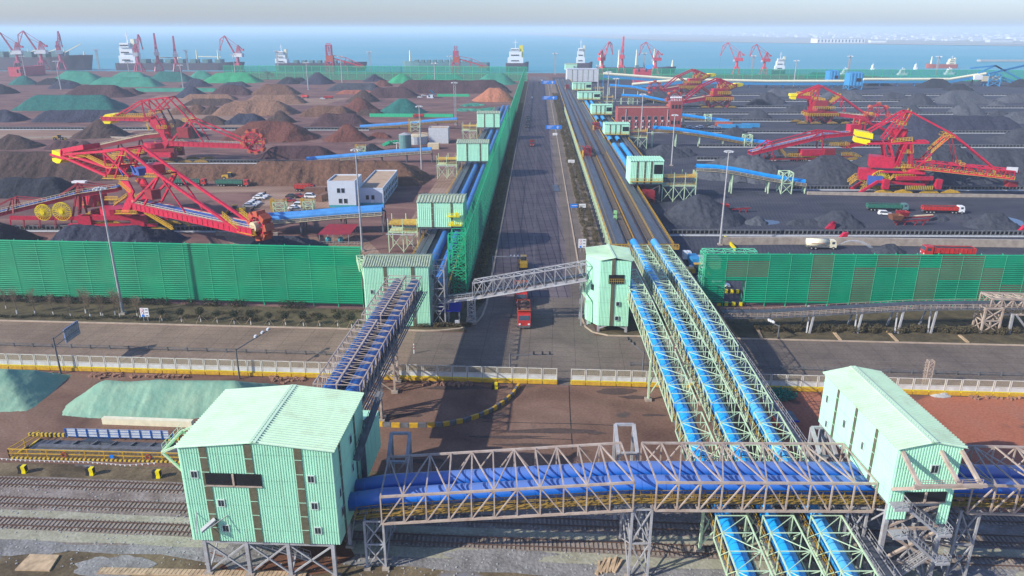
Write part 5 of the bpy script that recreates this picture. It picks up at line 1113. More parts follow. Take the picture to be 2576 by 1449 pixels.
# ================================================================ STACKERS AND RECLAIMERS
class Machine:
    """nodes are read on the machine's own near side plane, then mirrored to its far side"""
    def __init__(s, label, base, ang, w, cat='reclaimer', name='reclaimer', tile=(0,0)):
        s.C = G(*base); s.d = Vector((cos(ang),sin(ang),0)); s.l = Vector((-sin(ang),cos(ang),0)); s.w = w; s.tile = tile
        s.t = thing(name, label, cat, s.C, 'red yard machines'); s.k = max(1.0, s.C.y/330)
    def N(s, x, y, tile=None, off=None):
        u, v = T(*(tile or s.tile), x, y); r = Vector(ray(u, v)); o = s.C+s.l*(-s.w if off is None else off); O = Vector((0,0,CAMH))
        return O+r*(s.l.dot(o-O)/s.l.dot(r))
    def F(s, p): return p+s.l*2*s.w
    def beams(s, part, m, segs, th, x=True, parent=None):
        q = MB()
        for sg in segs:
            a = s.N(*sg[0]); b = s.N(*sg[1]); q.beam(a, b, th); q.beam(s.F(a), s.F(b), th)
            if x: q.beam(a, s.F(a), th*.7); q.beam(b, s.F(b), th*.7)
            if x == 2:
                n = max(2, int((b-a).length/3.2))
                for i in range(n): p0 = a+(b-a)*(i/n); q.beam(p0, s.F(p0), th*.5); q.beam(p0, s.F(a+(b-a)*((i+1)/n)), th*.35)
        return q.build(part, M[m], parent or s.t)
    def girder(s, part, m, a, b, h, deck=None, ribs=True, inset=0.0):
        q = MB(); a, b = s.N(*a), s.N(*b); up = Vector((0,0,h))
        for A, B in ((a,b),(s.F(a),s.F(b))):
            q.beam(A+up/2, B+up/2, .35, h); q.beam(A+up, B+up, .7,.22); q.beam(A, B, .7,.22)
            if ribs:
                n = int((b-a).length/2.6)
                for i in range(n+1): p = A+(B-A)*(i/n); q.beam(p, p+up, .5,.5) if 0 else q.beam(p-s.l*.25, p-s.l*.25+up, .14)
        n = int((b-a).length/3)
        for i in range(n+1): p = a+(b-a)*(i/n); q.beam(p, s.F(p), .3)
        o = q.build(part, M[m], s.t)
        if deck:
            q = MB(); c = s.l*s.w; q.beam(a+up+c, b+up+c, s.w*.9, .5); q.build('belt_cover', M[deck], o)
            q = MB(); e = s.l*(s.w*.42); q.beam(a+up+e*.6, b+up+e*.6, .9,.12).beam(s.F(a)+up-e*.6, s.F(b)+up-e*.6, .9,.12).rail([a+up,b+up],1.1,2,.09); q.build('walkway', M['beige'], o)
        return o
    def block(s, part, m, p, L, W, H, yaw=0.0, parent=None):
        q = MB(); ang = atan2(s.d.y, s.d.x); q.cbox(p, L, W, H, ang); return q.build(part, M[m], parent or s.t)
    def rails(s, part, segs, h=1.1, th=.1):
        q = MB(); th *= s.k
        for sg in segs:
            a, b = s.N(*sg[0]), s.N(*sg[1]); q.rail([a,b],h,1.0*s.k,th); q.rail([s.F(a),s.F(b)],h,1.0*s.k,th); q.beam(a, b, 1.0,.12); q.beam(s.F(a), s.F(b), 1.0,.12)
        return q.build(part, M['yellow'], s.t)
    def bogies(s, xs, gauge, y0=0.0, yaw=0.0):
        q = MB(); b_ = MB()
        for x in xs:
            for g in (-gauge/2, gauge/2):
                c = s.C+Vector((x, g, 0)); b_.add([c+Vector(k) for k in ((-4.2,-.3,.8),(4.2,-.3,.8),(3.0,-.3,1.6),(0,-.3,2.3),(-3.0,-.3,1.6),(-4.2,.3,.8),(4.2,.3,.8),(3.0,.3,1.6),(0,.3,2.3),(-3.0,.3,1.6))],[(0,1,2,3,4),(9,8,7,6,5),(0,5,6,1),(1,6,7,2),(2,7,8,3),(3,8,9,4),(4,9,5,0)])
                for i in range(8): q.wheel(c+Vector((-4.2+1.2*i,0,.45)),.45,.3,10)
        b = b_.build('bogie', M['yellow' if s.C.y < 330 else 'ochre'], s.t); q.build('wheel', M['rubber'], b)
    def wheelb(s, c, R, wd, teeth=8, m='red', tilt=0.0):
        q = MB(); c = Vector(c); ax = s.l; n = 28; rd = lambda a: s.d*cos(a)+Vector((0,0,sin(a)))
        for k in (-wd/2, wd/2):
            pts = [c+ax*k+rd(2*pi*i/n)*R*.78 for i in range(n+1)]
            for i in range(n): q.beam(pts[i], pts[i+1], .35,.6)
            for i in range(8): q.beam(c+ax*k+rd(2*pi*i/8)*.6, c+ax*k+rd(2*pi*i/8)*R*.78, .3)
        q.tube([c-ax*(wd*.9), c+ax*(wd*.9)], .8, 10); o = q.build('bucket_wheel', M[m], s.t)
        q = MB()
        for i in range(teeth):
            a = 2*pi*i/teeth; p = c+rd(a)*R*.9; e = rd(a); f = rd(a+pi/2)
            q.add([p-ax*wd*.6-f*1.2-e*.9,p+ax*wd*.6-f*1.2-e*.9,p+ax*wd*.6+f*.5-e*.7,p-ax*wd*.6+f*.5-e*.7,p-ax*wd*.6-f*.9+e*.9,p+ax*wd*.6-f*.9+e*.9,p+ax*wd*.6+f*1.2+e*.5,p-ax*wd*.6+f*1.2+e*.5],[(3,2,1,0),(4,5,6,7),(0,1,5,4),(1,2,6,5),(2,3,7,6),(3,0,4,7)])
        q.build('bucket', M['truck_orange'], o)
    def reel(s, c, R, m='bright_yellow'):
        q = MB(); c = Vector(c); rd = lambda a: Vector((cos(a),0,sin(a)))
        for k in (-.5,.5):
            for i in range(24): q.beam(c+Vector((0,k,0)), c+Vector((0,k*.6,0))+rd(2*pi*i/24)*R, .12)
            for i in range(24): q.beam(c+Vector((0,k*.6,0))+rd(2*pi*i/24)*R, c+Vector((0,k*.6,0))+rd(2*pi*(i+1)/24)*R, .14)
        q.wheel(c, .7, 1.4); q.build('cable_reel', M[m], s.t)
    def bent(s, part, m, pts, th):
        q = MB(); P = [s.N(*p) for p in pts]; q.extrude(P, s.l*th); q.extrude([s.F(p) for p in P], -s.l*th); return q.build(part, M[m], s.t)
# --- front left reclaimer
a = Machine('big red bucket-wheel reclaimer in the left foreground yard, yellow counterweight raised at left', (305,577), radians(-36), 2.9, tile=(0,1))
S = a
a.girder('boom', 'red', (1340,655), (2545,925), 1.9, 'blue_net')
a.beams('mast', 'red', [((1250,45),(1160,340)),((1040,85),(1085,310)),((1250,45),(1040,85)),((1040,85),(1190,225)),((1250,45),(1090,300)),((1190,225),(1300,330))], .55)
a.beams('tie_rod', 'red', [((1250,45),(1600,310)),((1600,310),(2420,885)),((1250,45),(1040,75)),((1040,75),(640,105))], .75, x=False)
a.beams('boom_strut', 'red', [((1350,580),(1605,310)),((1455,610),(1605,310))], .6)
a.beams('hanger', 'red', [((1605,310),(1865,690))], .42, x=False)
a.beams('counterweight_arm', 'red', [((1075,320),(620,120)),((620,120),(620,60)),((700,110),(1130,250))], .8, x=2)
q = MB(); p0, p1 = a.N(620,95), a.N(840,55); 
q.extrude([p0, p1, a.F(p1), a.F(p0)], (0,0,1.6)); q.build('counterweight_box', M['red'], a.t)
q = MB(); p = a.N(528,90); e = a.N(625,110); q.extrude([a.N(522,62),a.N(625,100),a.N(625,150),a.N(522,125)], a.l*5.8).extrude([a.N(524,140),a.N(618,160),a.N(600,193),a.N(570,195),a.N(528,172)], a.l*5.8); q.build('counterweight', M['bright_yellow'], a.t)
a.beams('counterweight_rail', 'red', [((510,105),(660,150))], .7, x=False)
a.bent('column', 'red', [(1215,370),(1290,375),(1345,480),(1330,520),(1345,560),(1290,690),(1215,690),(1250,600),(1295,520),(1270,470),(1220,410)], .5)
a.rails('walkway', [((1040,345),(1300,355)),((700,145),(870,125)),((870,125),(1075,225)),((1075,235),(1190,240)),((1130,110),(1270,115)),((1470,330),(1600,330)),((1200,390),(1320,490)),((1060,560),(1190,560)),((1150,620),(1280,530)),((840,610),(1000,615)),((1080,700),(1380,700)),((1460,690),(1740,860)),((850,745),(980,680))], 1.1, .11)
a.beams('hydraulic_ram', 'blue_net', [((1200,240),(1245,320)),((1320,220),(1360,290))], .5, x=False)
a.block('winch_house', 'blue_net', a.N(1330,320)+a.l*3, 4, 3.5, 2.2); a.block('machine_house', 'red', a.N(1450,310)+a.l*4, 4.5, 4, 3)
a.block('electric_house', 'red', a.N(940,620)+a.l*1.5, 5.5, 5, 4.2); a.block('side_house', 'dark_red', a.N(750,650)+a.l*4, 6, 4, 3); a.block('operator_cab', 'dark_red', a.N(1560,545)+a.l*-.5, 4, 3, 3)
q = MB().tube([a.C+Vector((0,0,6.0)),a.C+Vector((0,0,8.2))], 5.4, 24, cap=True); q.build('turntable', M['red'], a.t)
q = MB()
for gx_ in (-9,9):
    for gy in (-4.5,4.5): q.cbox(a.C+Vector((gx_,gy,2.6)), 4.5, 2.4, 3.6)
q.cbox(a.C+Vector((0,-4.5,4.6)), 20, 1.8, 1.6).cbox(a.C+Vector((0,4.5,4.6)), 20, 1.8, 1.6).cbox(a.C+Vector((0,0,5.4)), 9, 9, .8).cbox(a.C+Vector((0,-4.6,2.4)), 30, 1.5, .8).cbox(a.C+Vector((0,4.6,2.4)), 30, 1.5, .8); q.build('portal', M['red'], a.t)
a.bogies((-13,-6,8,15), 9.2)
c = a.N(2690,815); tip = a.N(2560,880)+a.l*2.9; cw = PY(655,567,tip.y+1); a.wheelb(cw, 3.9, 2.4)
MB().tube([cw-a.l*.6,cw-a.l*2.6], 1.5, 12).build('wheel_drive', M['beige'], a.t)
a.rails('tip_rail', [((2400,880),(2570,920)),((2240,720),(2400,850))], 1.2, .13)
# trailing tripper conveyor with cable reels, same machine
b0, b1, b2 = PY(300,468,a.C.y), PY(205,482,a.C.y), PY(-40,541,a.C.y)
q = MB()
for k in (-1.3,1.3):
    for p, r_ in ((b0,b1),(b1,b2)): q.beam(p+Vector((0,k,-1)), r_+Vector((0,k,-1)), .4,1.2)
q.build('tripper_frame', M['red'], a.t); q = MB()
for p, r_ in ((b0,b1),(b1,b2)): q.beam(p, r_, 1.9,.5)
q.build('tripper_cover', M['blue_net'], a.t); q = MB()
for p, r_ in ((b0,b1),(b1,b2)): q.rail([p+Vector((0,-2.1,0)), r_+Vector((0,-2.1,0))],1.1,1.6,.09); q.beam(p+Vector((0,-1.8,-.2)), r_+Vector((0,-1.8,-.2)), .9,.1)
q.build('tripper_walkway', M['beige'], a.t)
Y = a.C.y; q = MB()
for (u, v0, v1) in ((200,458,540),(36,496,533)):
    for k in (-2.4,2.4): q.beam(PY(u-7,v1,Y)+Vector((0,k,0)), PY(u,v0,Y)+Vector((0,k*.4,0)), .5).beam(PY(u+9,v1,Y)+Vector((0,k,0)), PY(u,v0,Y)+Vector((0,k*.4,0)), .5)
for A_, B_ in (((200,459),(282,470)),((200,459),(150,492)),((36,496),(110,502)),((36,496),(-30,530)),((202,466),(285,474))): 
    for k in (-1.4,1.4): q.beam(PY(*A_,Y)+Vector((0,k,0)), PY(*B_,Y)+Vector((0,k,0)), .32)
q.build('tripper_mast', M['dark_red'], a.t)
q = MB().cbox(PY(200,455,Y)+Vector((0,0,-.6)), 4.5, 2, .6); q.build('mast_cabinet', M['white'], a.t)
q = MB().beam(PY(25,548,Y-3),PY(205,549,Y-3),.8,1.3).beam(PY(25,548,Y+3),PY(205,549,Y+3),.8,1.3)
for u in (26,60,100,140,180): q.beam(PY(u,552,Y-3),PY(u,572,Y-3),.35)
q.build('tail_frame', M['red'], a.t)
a.reel(PY(109,534,Y-3.5), 2.7); a.reel(PY(156,532,Y-3.5), 3.1); a.rails('tail_stair', [((230,650),(330,720)),((640,830),(740,740))])
# --- second reclaimer, left yard
a = Machine('red bucket-wheel reclaimer behind the front one, yellow counterweight hanging over dark heaps', (400,408), radians(-8), 3.0, tile=(0,0))
a.girder('boom', 'red', (1700,1305), (2500,1335), 2.3, 'belt')
a.beams('mast', 'red', [((1420,850),(1465,1050)),((1690,820),(1545,960)),((1545,960),(1420,850)),((1545,960),(1600,1050)),((1420,850),(1690,820)),((1560,840),(1640,940))], .6)
a.beams('tie_rod', 'red', [((1690,820),(1900,1040)),((1900,1040),(2470,1280)),((1420,850),(1170,1000))], .65, x=False)
a.beams('boom_strut', 'red', [((1720,1260),(1900,1050))], .7); a.beams('hanger', 'red', [((1910,1060),(2060,1290))], .5, x=False)
a.girder('counterweight_arm', 'red', (1020,1050), (1500,1060), 1.8)
a.bent('column', 'red', [(1480,1040),(1610,1045),(1650,1130),(1655,1200),(1700,1265),(1650,1355),(1560,1350),(1640,1260),(1600,1180),(1520,1110)], .7)
q = MB().extrude([a.N(1000,1035),a.N(1110,1035),a.N(1160,985),a.N(1060,990)], a.l*7.5).extrude([a.N(1025,1050),a.N(1120,1050),a.N(1105,1085),a.N(1050,1085)], a.l*7.5); q.build('counterweight', M['bright_yellow'], a.t)
a.rails('walkway', [((1120,1025),(1450,1025)),((1450,1060),(1500,1055)),((1500,985),(1570,985)),((1480,1090),(1500,1150)),((1580,1130),(1680,1130)),((1840,1060),(1920,1060)),((1450,1365),(1760,1370)),((2420,1290),(2580,1300)),((1560,1290),(1600,1330))], 1.5, .17)
a.beams('hydraulic_ram', 'dark', [((1620,950),(1700,1100)),((1570,1020),(1620,1110))], .5, x=False)
a.block('operator_cab', 'dark_red', a.N(1865,1220), 6, 4, 5); a.block('machine_house', 'red', a.N(1650,1410), 12, 7, 2.4)
q = MB().tube([a.C+Vector((0,0,8)),a.C+Vector((0,0,10.5))], 6, 20); q.build('turntable', M['red'], a.t)
q = MB()
for gx_ in (-10,10):
    for gy in (-5,5): q.cbox(a.C+Vector((gx_,gy,3)), 3, 2.4, 5)
q.cbox(a.C+Vector((0,-5,6.4)), 20, 1.2, 1.4).cbox(a.C+Vector((0,5,6.4)), 20, 1.2, 1.4); q.build('portal', M['dark_red'], a.t)
a.bogies((-18,-9,7,16,24), 10); a.wheelb(PY(640,356,a.C.y-12), 6.2, 2.6, 9)
p0, p1, p2 = PY(412,335,a.C.y), PY(368,339,a.C.y), PY(200,376,a.C.y); q = MB(); r_ = MB()
for p, e in ((p0,p1),(p1,p2)):
    for k in (-1.6,1.6): q.beam(p+Vector((0,k,-1)), e+Vector((0,k,-1)), .5,1.6)
    r_.beam(p+Vector((0,0,.2)), e+Vector((0,0,.2)), 2.2,.4).rail([p+Vector((0,-2,0)), e+Vector((0,-2,0))],1.2,2,.12)
for x_ in (352,300,250): c = PY(x_, 345+(352-x_)*.22, a.C.y); q.beam(c, (c.x-3,c.y,2), .6).beam(c, (c.x+4,c.y,2), .6)
q.build('tripper_frame', M['dark_red'], a.t); r_.build('tripper_walkway', M['beige'], a.t)
# --- big stacker, right yard
tb = (3,1)
a = Machine('largest red and yellow stacker of the right yard, lattice boom pointing right over the coal', (2262,484), radians(-16), 3.2, cat='stacker', name='stacker', tile=(3,0))
a.beams('mast', 'red', [((1165,1240),(1385,965)),((1250,1260),(1450,970)),((1385,965),(1450,970))], .55, x=2)
a.beams('tie_rod', 'red', [((1385,965),(1020,1170)),((1450,970),(1880,1200)),((1880,1200),(2300,262,tb))], .6, x=False)
a.beams('boom_strut', 'red', [((1500,240,tb),(1830,1205))], .5, x=2)
a.beams('hanger', 'dark_red', [((1850,1230),(1910,210,tb))], .4)
a.beams('arm', 'red', [((1000,1285),(1620,1275))], .8, x=2)
q = MB().extrude([a.N(890,1155),a.N(1060,1185),a.N(1055,1240),a.N(880,1205)], a.l*6.4).extrude([a.N(880,1222),a.N(1030,1250),a.N(1025,1300),a.N(868,1268)], a.l*6.4); q.build('counterweight', M['bright_yellow'], a.t)
a.beams('leg', 'red', [((1165,1290),(1190,180,tb)),((1230,1290),(1280,230,tb)),((1400,1290),(1310,225,tb)),((1440,1290),(1450,225,tb)),((1380,1290),(1290,210,tb))], .7)
A_, B_ = a.N(1480,245,tb), a.N(2470,350,tb); cen = a.l*a.w
MB().truss(A_+cen, B_+cen, 6.4, 3.0, 3.4, .38, side=a.l*-1).build('boom', M['red'], a.t)
MB().beam(A_+cen+Vector((0,0,.6)), B_+cen+Vector((0,0,.6)), 2, .4).build('boom_belt', M['belt'], a.t)
a.rails('walkway', [((1480,250,tb),(2480,360,tb)),((1030,235,tb),(1480,240,tb)),((1240,1270),(1450,1250)),((1380,1090),(1440,975)),((1640,1380),(1840,1210)),((1290,1090),(1390,1100)),((1760,1215),(1880,1225)),((1350,380-290,tb),(1460,90,tb)),((1450,1275),(1455,90,tb)),((1580,170,tb),(1640,160,tb)),((1340,250,tb),(1400,320,tb)),((1200,390,tb),(1260,330,tb)),((1260,335,tb),(1480,340,tb)),((820,410,tb),(900,350,tb)),((900,350,tb),(990,400,tb)),((930,470,tb),(990,430,tb)),((1930,215,tb),(1980,225,tb)),((2260,260,tb),(2290,330,tb))], 1.3, .16)
a.block('machine_house', 'red', a.N(1140,240,tb)+a.l*3, 9, 7, 4.6); a.block('platform', 'red', a.N(1260,290,tb)+a.l*3, 24, 7, .7); a.block('rear_house', 'red', a.N(990,360,tb)+a.l*2, 6.5, 5, 4.5); a.block('blue_container', 'blue_net', a.N(1062,400,tb)-a.l*1.5, 5.6, 3, 3.6)
a.reel(a.N(1125,360,tb), 4.0); a.block('top_cabin', 'red', a.N(1330,1230)+a.l*5, 6, 4, 3.5)
q = MB().tube([a.C+Vector((4,0,8.5)),a.C+Vector((4,0,11))], 4.6, 20); q.build('turntable', M['red'], a.t)
q = MB().cbox(a.C+Vector((3,-4.5,6.2)), 15, 1.4, 1.6).cbox(a.C+Vector((3,4.5,6.2)), 15, 1.4, 1.6)
for gx_ in (-9,13):
    for gy in (-5,5): q.cbox(a.C+Vector((gx_,gy,2.6)), 2.4, 2, 4)
for k in (-4,4): q.beam(a.C+Vector((-12,k,5.5)), a.C+Vector((-19,k,.6)), 1.0).beam(a.C+Vector((-12,k,5.5)), a.C+Vector((8,k,4)), 1.0)
q.build('portal', M['red'], a.t); a.bogies((-9,-1,10,19), 9.6)
q = MB().cbox(a.C+Vector((5,-5.6,2.4)), 12, .4, 1.6); q.build('hazard_beam', M['hazard'], a.t)
MB().cbox(a.N(2440,300,tb)+cen, 5, 6, 1.2).cbox(a.N(2465,440,tb)+cen, 4, 3, 2.2).build('tip_equipment', M['dark_red'], a.t); a.block('end_frame', 'greywhite', a.N(2455,290,tb)+cen*.2, 4, .4, 2.2)
# --- tripper unit behind it
a = Machine('red stacker tripper car with rising lattice conveyor left of the big stacker, second cabin tower', (2120,402), radians(4), 3.0, cat='stacker tripper', name='stacker_tripper', tile=(3,0))
a.girder('conveyor_frame', 'red', (-160,1400), (560,1230), 1.6, 'blue_net'); a.girder('conveyor_frame', 'red', (560,1230), (860,1200), 1.6, 'blue_net')
a.beams('mast', 'red', [((35,1265),(40,1400)),((545,1160),(545,1390)),((545,1160),(400,1250)),((545,1160),(850,1185)),((545,1160),(40,1290)),((40,1265),(-120,1375))], .5)
a.beams('tower', 'red', [((930,1050),(900,1180)),((985,1050),(965,1180)),((930,1050),(985,1050)),((985,1060),(1220,1160))], .7, x=2)
a.block('machine_house', 'red', a.N(445,1405)+a.l*2, 12, 5, 3.2); a.block('side_house', 'dark_red', a.N(610,1400)+a.l*1, 6, 4, 3.4); a.block('tower_house', 'red', a.N(880,1165)+a.l*2, 6, 5, 3.6)
a.rails('walkway', [((200,1410),(540,1420)),((120,1340),(180,1420)),((480,1250),(550,1270)),((620,1300),(820,1300)),((740,1400),(860,1400)),((860,1400),(950,1449)),((780,1290),(830,1340)),((920,1070),(930,1180)),((930,1080),(1000,1090))], 1.5, .16)
a.girder('lower_arm', 'red', (780,1330), (1010,1290), 1.5); q = MB()
for x in (-40,60,300,560,700): p = a.N(x,1400); q.beam(p, (p.x,p.y,.4), .7).beam(a.F(p), (a.F(p).x,a.F(p).y,.4), .7)
p0, p1 = a.N(20,1440), a.N(900,1430); q.beam(p0, p1, .5,.8).beam(a.F(p0), a.F(p1), .5,.8); q.build('portal', M['dark_red'], a.t); a.bogies((-25,-12,4), 9)
# --- further reclaimer, right yard centre
a = Machine('red bucket-wheel reclaimer in the middle of the right yard with small yellow counterweight at left', (2058,311), radians(-6), 3.2, tile=(3,0))
a.girder('boom', 'red', (600,1000), (1060,1050), 2.4, 'beige')
a.beams('mast', 'red', [((430,770),(430,880)),((530,700),(430,860)),((530,700),(490,850)),((430,770),(530,700))], .8)
a.beams('tie_rod', 'red', [((530,700),(300,795)),((530,700),(740,810)),((740,810),(1010,1005))], .95, x=False)
a.beams('boom_strut', 'red', [((580,940),(740,815))], .9); a.beams('hanger', 'red', [((745,830),(770,960))], .5); a.girder('counterweight_arm', 'red', (290,825), (430,835), 2)
q = MB().extrude([a.N(235,785),a.N(305,782),a.N(300,808),a.N(230,810)], a.l*8).extrude([a.N(240,812),a.N(285,812),a.N(280,840),a.N(240,838)], a.l*8); q.build('counterweight', M['bright_yellow'], a.t)
a.bent('column', 'red', [(410,820),(470,830),(470,880),(540,960),(600,985),(560,1020),(430,1010),(420,900)], 1.0); a.block('operator_cab', 'dark_red', a.N(525,905)-a.l*1, 9, 5, 4)
a.rails('walkway', [((310,800),(440,800)),((440,765),(480,765)),((580,910),(730,810)),((360,1000),(620,1000)),((440,840),(570,860)),((990,1000),(1080,1010))], 2, .3)
q = MB().tube([a.C+Vector((0,0,9)),a.C+Vector((0,0,11.5))], 6.5, 18).trestle(a.C, 20, 11, 1, 9, 1.4, 1, taper=.6).cbox(a.C+Vector((0,-6,7.4)), 18, 1.2, 1.2); q.build('portal', M['dark_red'], a.t)
MB().rail([a.C+Vector((-11,-7,6)),a.C+Vector((11,-7,6))],2,1.6,.35).rail([a.C+Vector((-8,-7,11)),a.C+Vector((8,-7,11))],2,1.6,.3).build('portal_rail', M['yellow'], a.t); a.bogies((-14,-4,8,18), 12)
a.wheelb(PY(2206,289,a.C.y-8), 9, 4, 8)
# --- twin far reclaimers pointing left
for lb, base, tile, dx, dy, cb in (('red reclaimer farthest up the right yard beside the brick building tower, boom towards the left', (1733,238), (2,0), 0, 0, 0), ('nearer twin of the far red reclaimers right of the brick building, boom towards left', (1803,271), (2,0), 250, 88, 1)):
    a = Machine(lb, base, radians(12), 3.4, tile=tile); s_ = 1.0 if not cb else 1.12
    R = lambda x, y: ((x-1840)*s_+1840+dx, (y-540)*s_+540+dy-(8 if cb else 12))
    a.girder('boom', 'red', R(1510,775), R(1880,715), 2.6, 'beige')
    a.beams('tie_rod', 'red', [(R(1840,550),R(1680,622)),(R(1680,622),R(1520,750)),(R(1840,550),R(1980,610))], 1.0, x=False); a.beams('mast', 'red', [(R(1840,550),R(1890,700)),(R(1840,550),R(1930,640)),(R(1900,590),R(1880,680))], .8, x=2)
    a.beams('boom_strut', 'dark_red', [(R(1690,625),R(1790,700))], .9); a.girder('counterweight_arm', 'dark_red', R(1880,680), R(1990,625), 3)
    q = MB().extrude([a.N(*R(1970,612)),a.N(*R(1995,592)),a.N(*R(2050,590)),a.N(*R(2052,612)),a.N(*R(2010,625))], a.l*8); q.build('counterweight', M['bright_yellow'], a.t)
    a.block('operator_cab', 'red', a.N(*R(1810,700))-a.l*1, 10, 6, 6); a.block('machine_house', 'truck_orange', a.N(*R(1870,700))+a.l*2, 9, 6, 6)
    a.rails('walkway', [(R(1760,760),R(1880,750)),(R(1850,640),R(1890,600)),(R(1890,660),R(1980,620))], 2.2, .35)
    q = MB().tube([a.C+Vector((0,0,10)),a.C+Vector((0,0,12.5))], 7, 18).trestle(a.C, 24, 12, 1, 10, 1.5, 1, taper=.6); q.build('portal', M['dark_red'], a.t)
    MB().rail([a.C+Vector((-12,-8,7)),a.C+Vector((12,-8,7))],2.4,1.8,.4).rail([a.C+Vector((-9,-8,12)),a.C+Vector((9,-8,12))],2.4,1.8,.4).build('portal_rail', M['yellow'], a.t); a.bogies((-12,0,12), 12)
    a.wheelb(a.N(*R(1445,740))+a.l*3, 8, 4, 8)
# ================================================================ PORTAL CRANES ON THE QUAY
def make_crane(mm, hm, nm):
    t = thing(nm, '', 'portal crane', (0,0,0), 'portal cranes along the quay')
    q = MB()
    for x in (-5.5,5.5):
        for y in (-5.5,5.5): q.beam((x,y,0),(x*.5,y*.5,11),1.4)
        q.beam((x,-5.5,.8),(x,5.5,.8),1.2)
    q.box(-3.5,3.5,-3.5,3.5,9.5,12); q.build('portal', M[mm], t)
    MB().cone((0,0),2.4,2.0,12,21,10).build('pedestal', M[mm], t)
    MB().box(-4,9,-3.2,3.2,21,26).build('machine_house', M[hm], t); MB().box(-6.6,-4,-3,-.5,20.5,23.5).build('operator_cab', M['greywhite'], t)
    q = MB()
    for y in (-1.8,1.8): q.beam((-1,y,26),(2.5,y*.5,37),.9).beam((6,y,26),(2.5,y*.5,37),.8).beam((1.5,y,26),(2.4,y*.5,36),.7)
    q.beam((2.5,-1,37),(9,-1,31),.8).beam((2.5,1,37),(9,1,31),.8).box(7.5,11,-1.6,1.6,29.5,32.2).beam((2.5,-1,37),(2.5,1,37),.8); q.build('a_frame', M[mm], t)
    q = MB(); 
    for y in (-1.3,1.3): q.beam((-3.5,y,24),(-17,y*.5,50),1.0)
    for i in range(7): f = i/7; q.beam((-3.5-13.5*f,-1.2+.6*f,24+26*f),(-3.5-13.5*(f+.14),1.2-.6*f,24+26*(f+.14)),.4)
    q.build('jib', M[mm], t)
    q = MB(); q.beam((-17,0,50),(-25,0,45),1.0).beam((-25,0,45),(-27,0,31),.9).beam((-17,0,50),(-27,0,31),.8).beam((-20,0,42),(-25,0,45),.5).box(-28,-26,-.8,.8,29.5,32); q.build('fly_jib', M[mm], t)
    MB().beam((-17,0,50),(3,0,36),.5).beam((-12.5,0,41),(2.5,0,34),.4).beam((3,0,36.5),(9,0,31),.5).build('tie_rod', M[mm], t)
    MB().beam((-27,0,30),(-27,0,8),.16).build('hoist_cable', M['galv_dark'], t); return t
C1 = make_crane('crane', 'greywhite', 'portal_crane'); C2 = make_crane('pink_red', 'pink_red', 'portal_crane')
index_kids()
CR = [(50,176,81,C1,0,'leftmost portal crane with white house and dark jib, over the dark ship'),(110,176,77.5,C1,0,'second portal crane from the left, jib leaning left over the dark ship'),(158,176,79,C1,-70,'third portal crane from the left, jib seen nearly end-on'),
 (352,180,87,C1,-82,'pink portal crane standing before the white ship superstructure'),(401,179,84,C1,-66,'slim dark red portal crane seen end-on, left of the pair between cream ship cranes'),(447,180,91,C1,-68,'slim dark red portal crane seen end-on, right of the pair between cream ship cranes'),(602,181,90,C1,-12,'portal crane with white house just left of the far green windbreak'),
 (1514,187,104,C2,-132,'pink portal crane nearest the main road on the right quay, jib folding right'),(1563,187,92.5,C2,-101,'slim pink portal crane seen end-on beside the cream ship post'),(1647,187,105.5,C2,0,'pink portal crane behind the red pump house, jib leaning left'),(1851,187,107,C2,-8,'pink portal crane left of the last pair on the right quay'),(1920,187,111,C2,4,'rightmost pink portal crane on the right quay')]
for u, vb, vt, pr, rz, lb in CR:
    c = G(u, vb); h = ZY(vt, c.y); place(pr, c, radians(rz), lb, s=h/50)
# ship unloaders
for i, (u, vb, vt, lb) in enumerate(((832,187,112,'red ship unloader with tall open frame top at the quay, left one'),(1148,187,116,'red ship unloader with enclosed head at the quay, right one'))):
    c = G(u, vb); h = ZY(vt, c.y); t = thing('ship_unloader', lb, 'ship unloader', c, 'red ship unloaders'); k = h/60; P = lambda x, y, z: c+Vector((x*k,y*k,z*k))
    q = MB().trestle(c, 15*k, 15*k, 0, 26*k, 2.2*k, 2).trestle(c, 11*k, 9*k, 26*k, (58 if i == 0 else 40)*k, 1.5*k, 2); q.build('tower', M['crane'], t)
    q = MB().cbox(P(1,0,26), 15*k, 12*k, 12*k); q.build('machine_house', M['truck_orange'], t)
    if i == 1: MB().cbox(P(0,0,40), 12*k, 11*k, 10*k).trestle(P(0,0,0), 6*k, 6*k, 50*k, 60*k, 1*k, 1).build('head', M['crane'], t)
    else: MB().beam(P(-7,0,59),P(7,0,59),2*k).beam(P(-5,0,62),P(5,0,62),1.5*k).beam(P(0,0,59),P(0,0,44),1.2*k).build('head', M['crane'], t)
    q = MB()
    for y in (-3,3): q.beam(P(6,y,33),P(72,y,15),1.8*k).beam(P(30,y,27),P(38,y,0),1.0*k).beam(P(8,y,38),P(34,y,34),.7*k).beam(P(34,y,34),P(72,y,17),.6*k).beam(P(56,y,19),P(56,y,0),1.0*k).beam(P(34,y,34),P(34,y,26),.6*k)
    q.cbox(P(58,0,14), 18*k, 6*k, 3.5*k); q.build('boom_conveyor', M['red'], t)
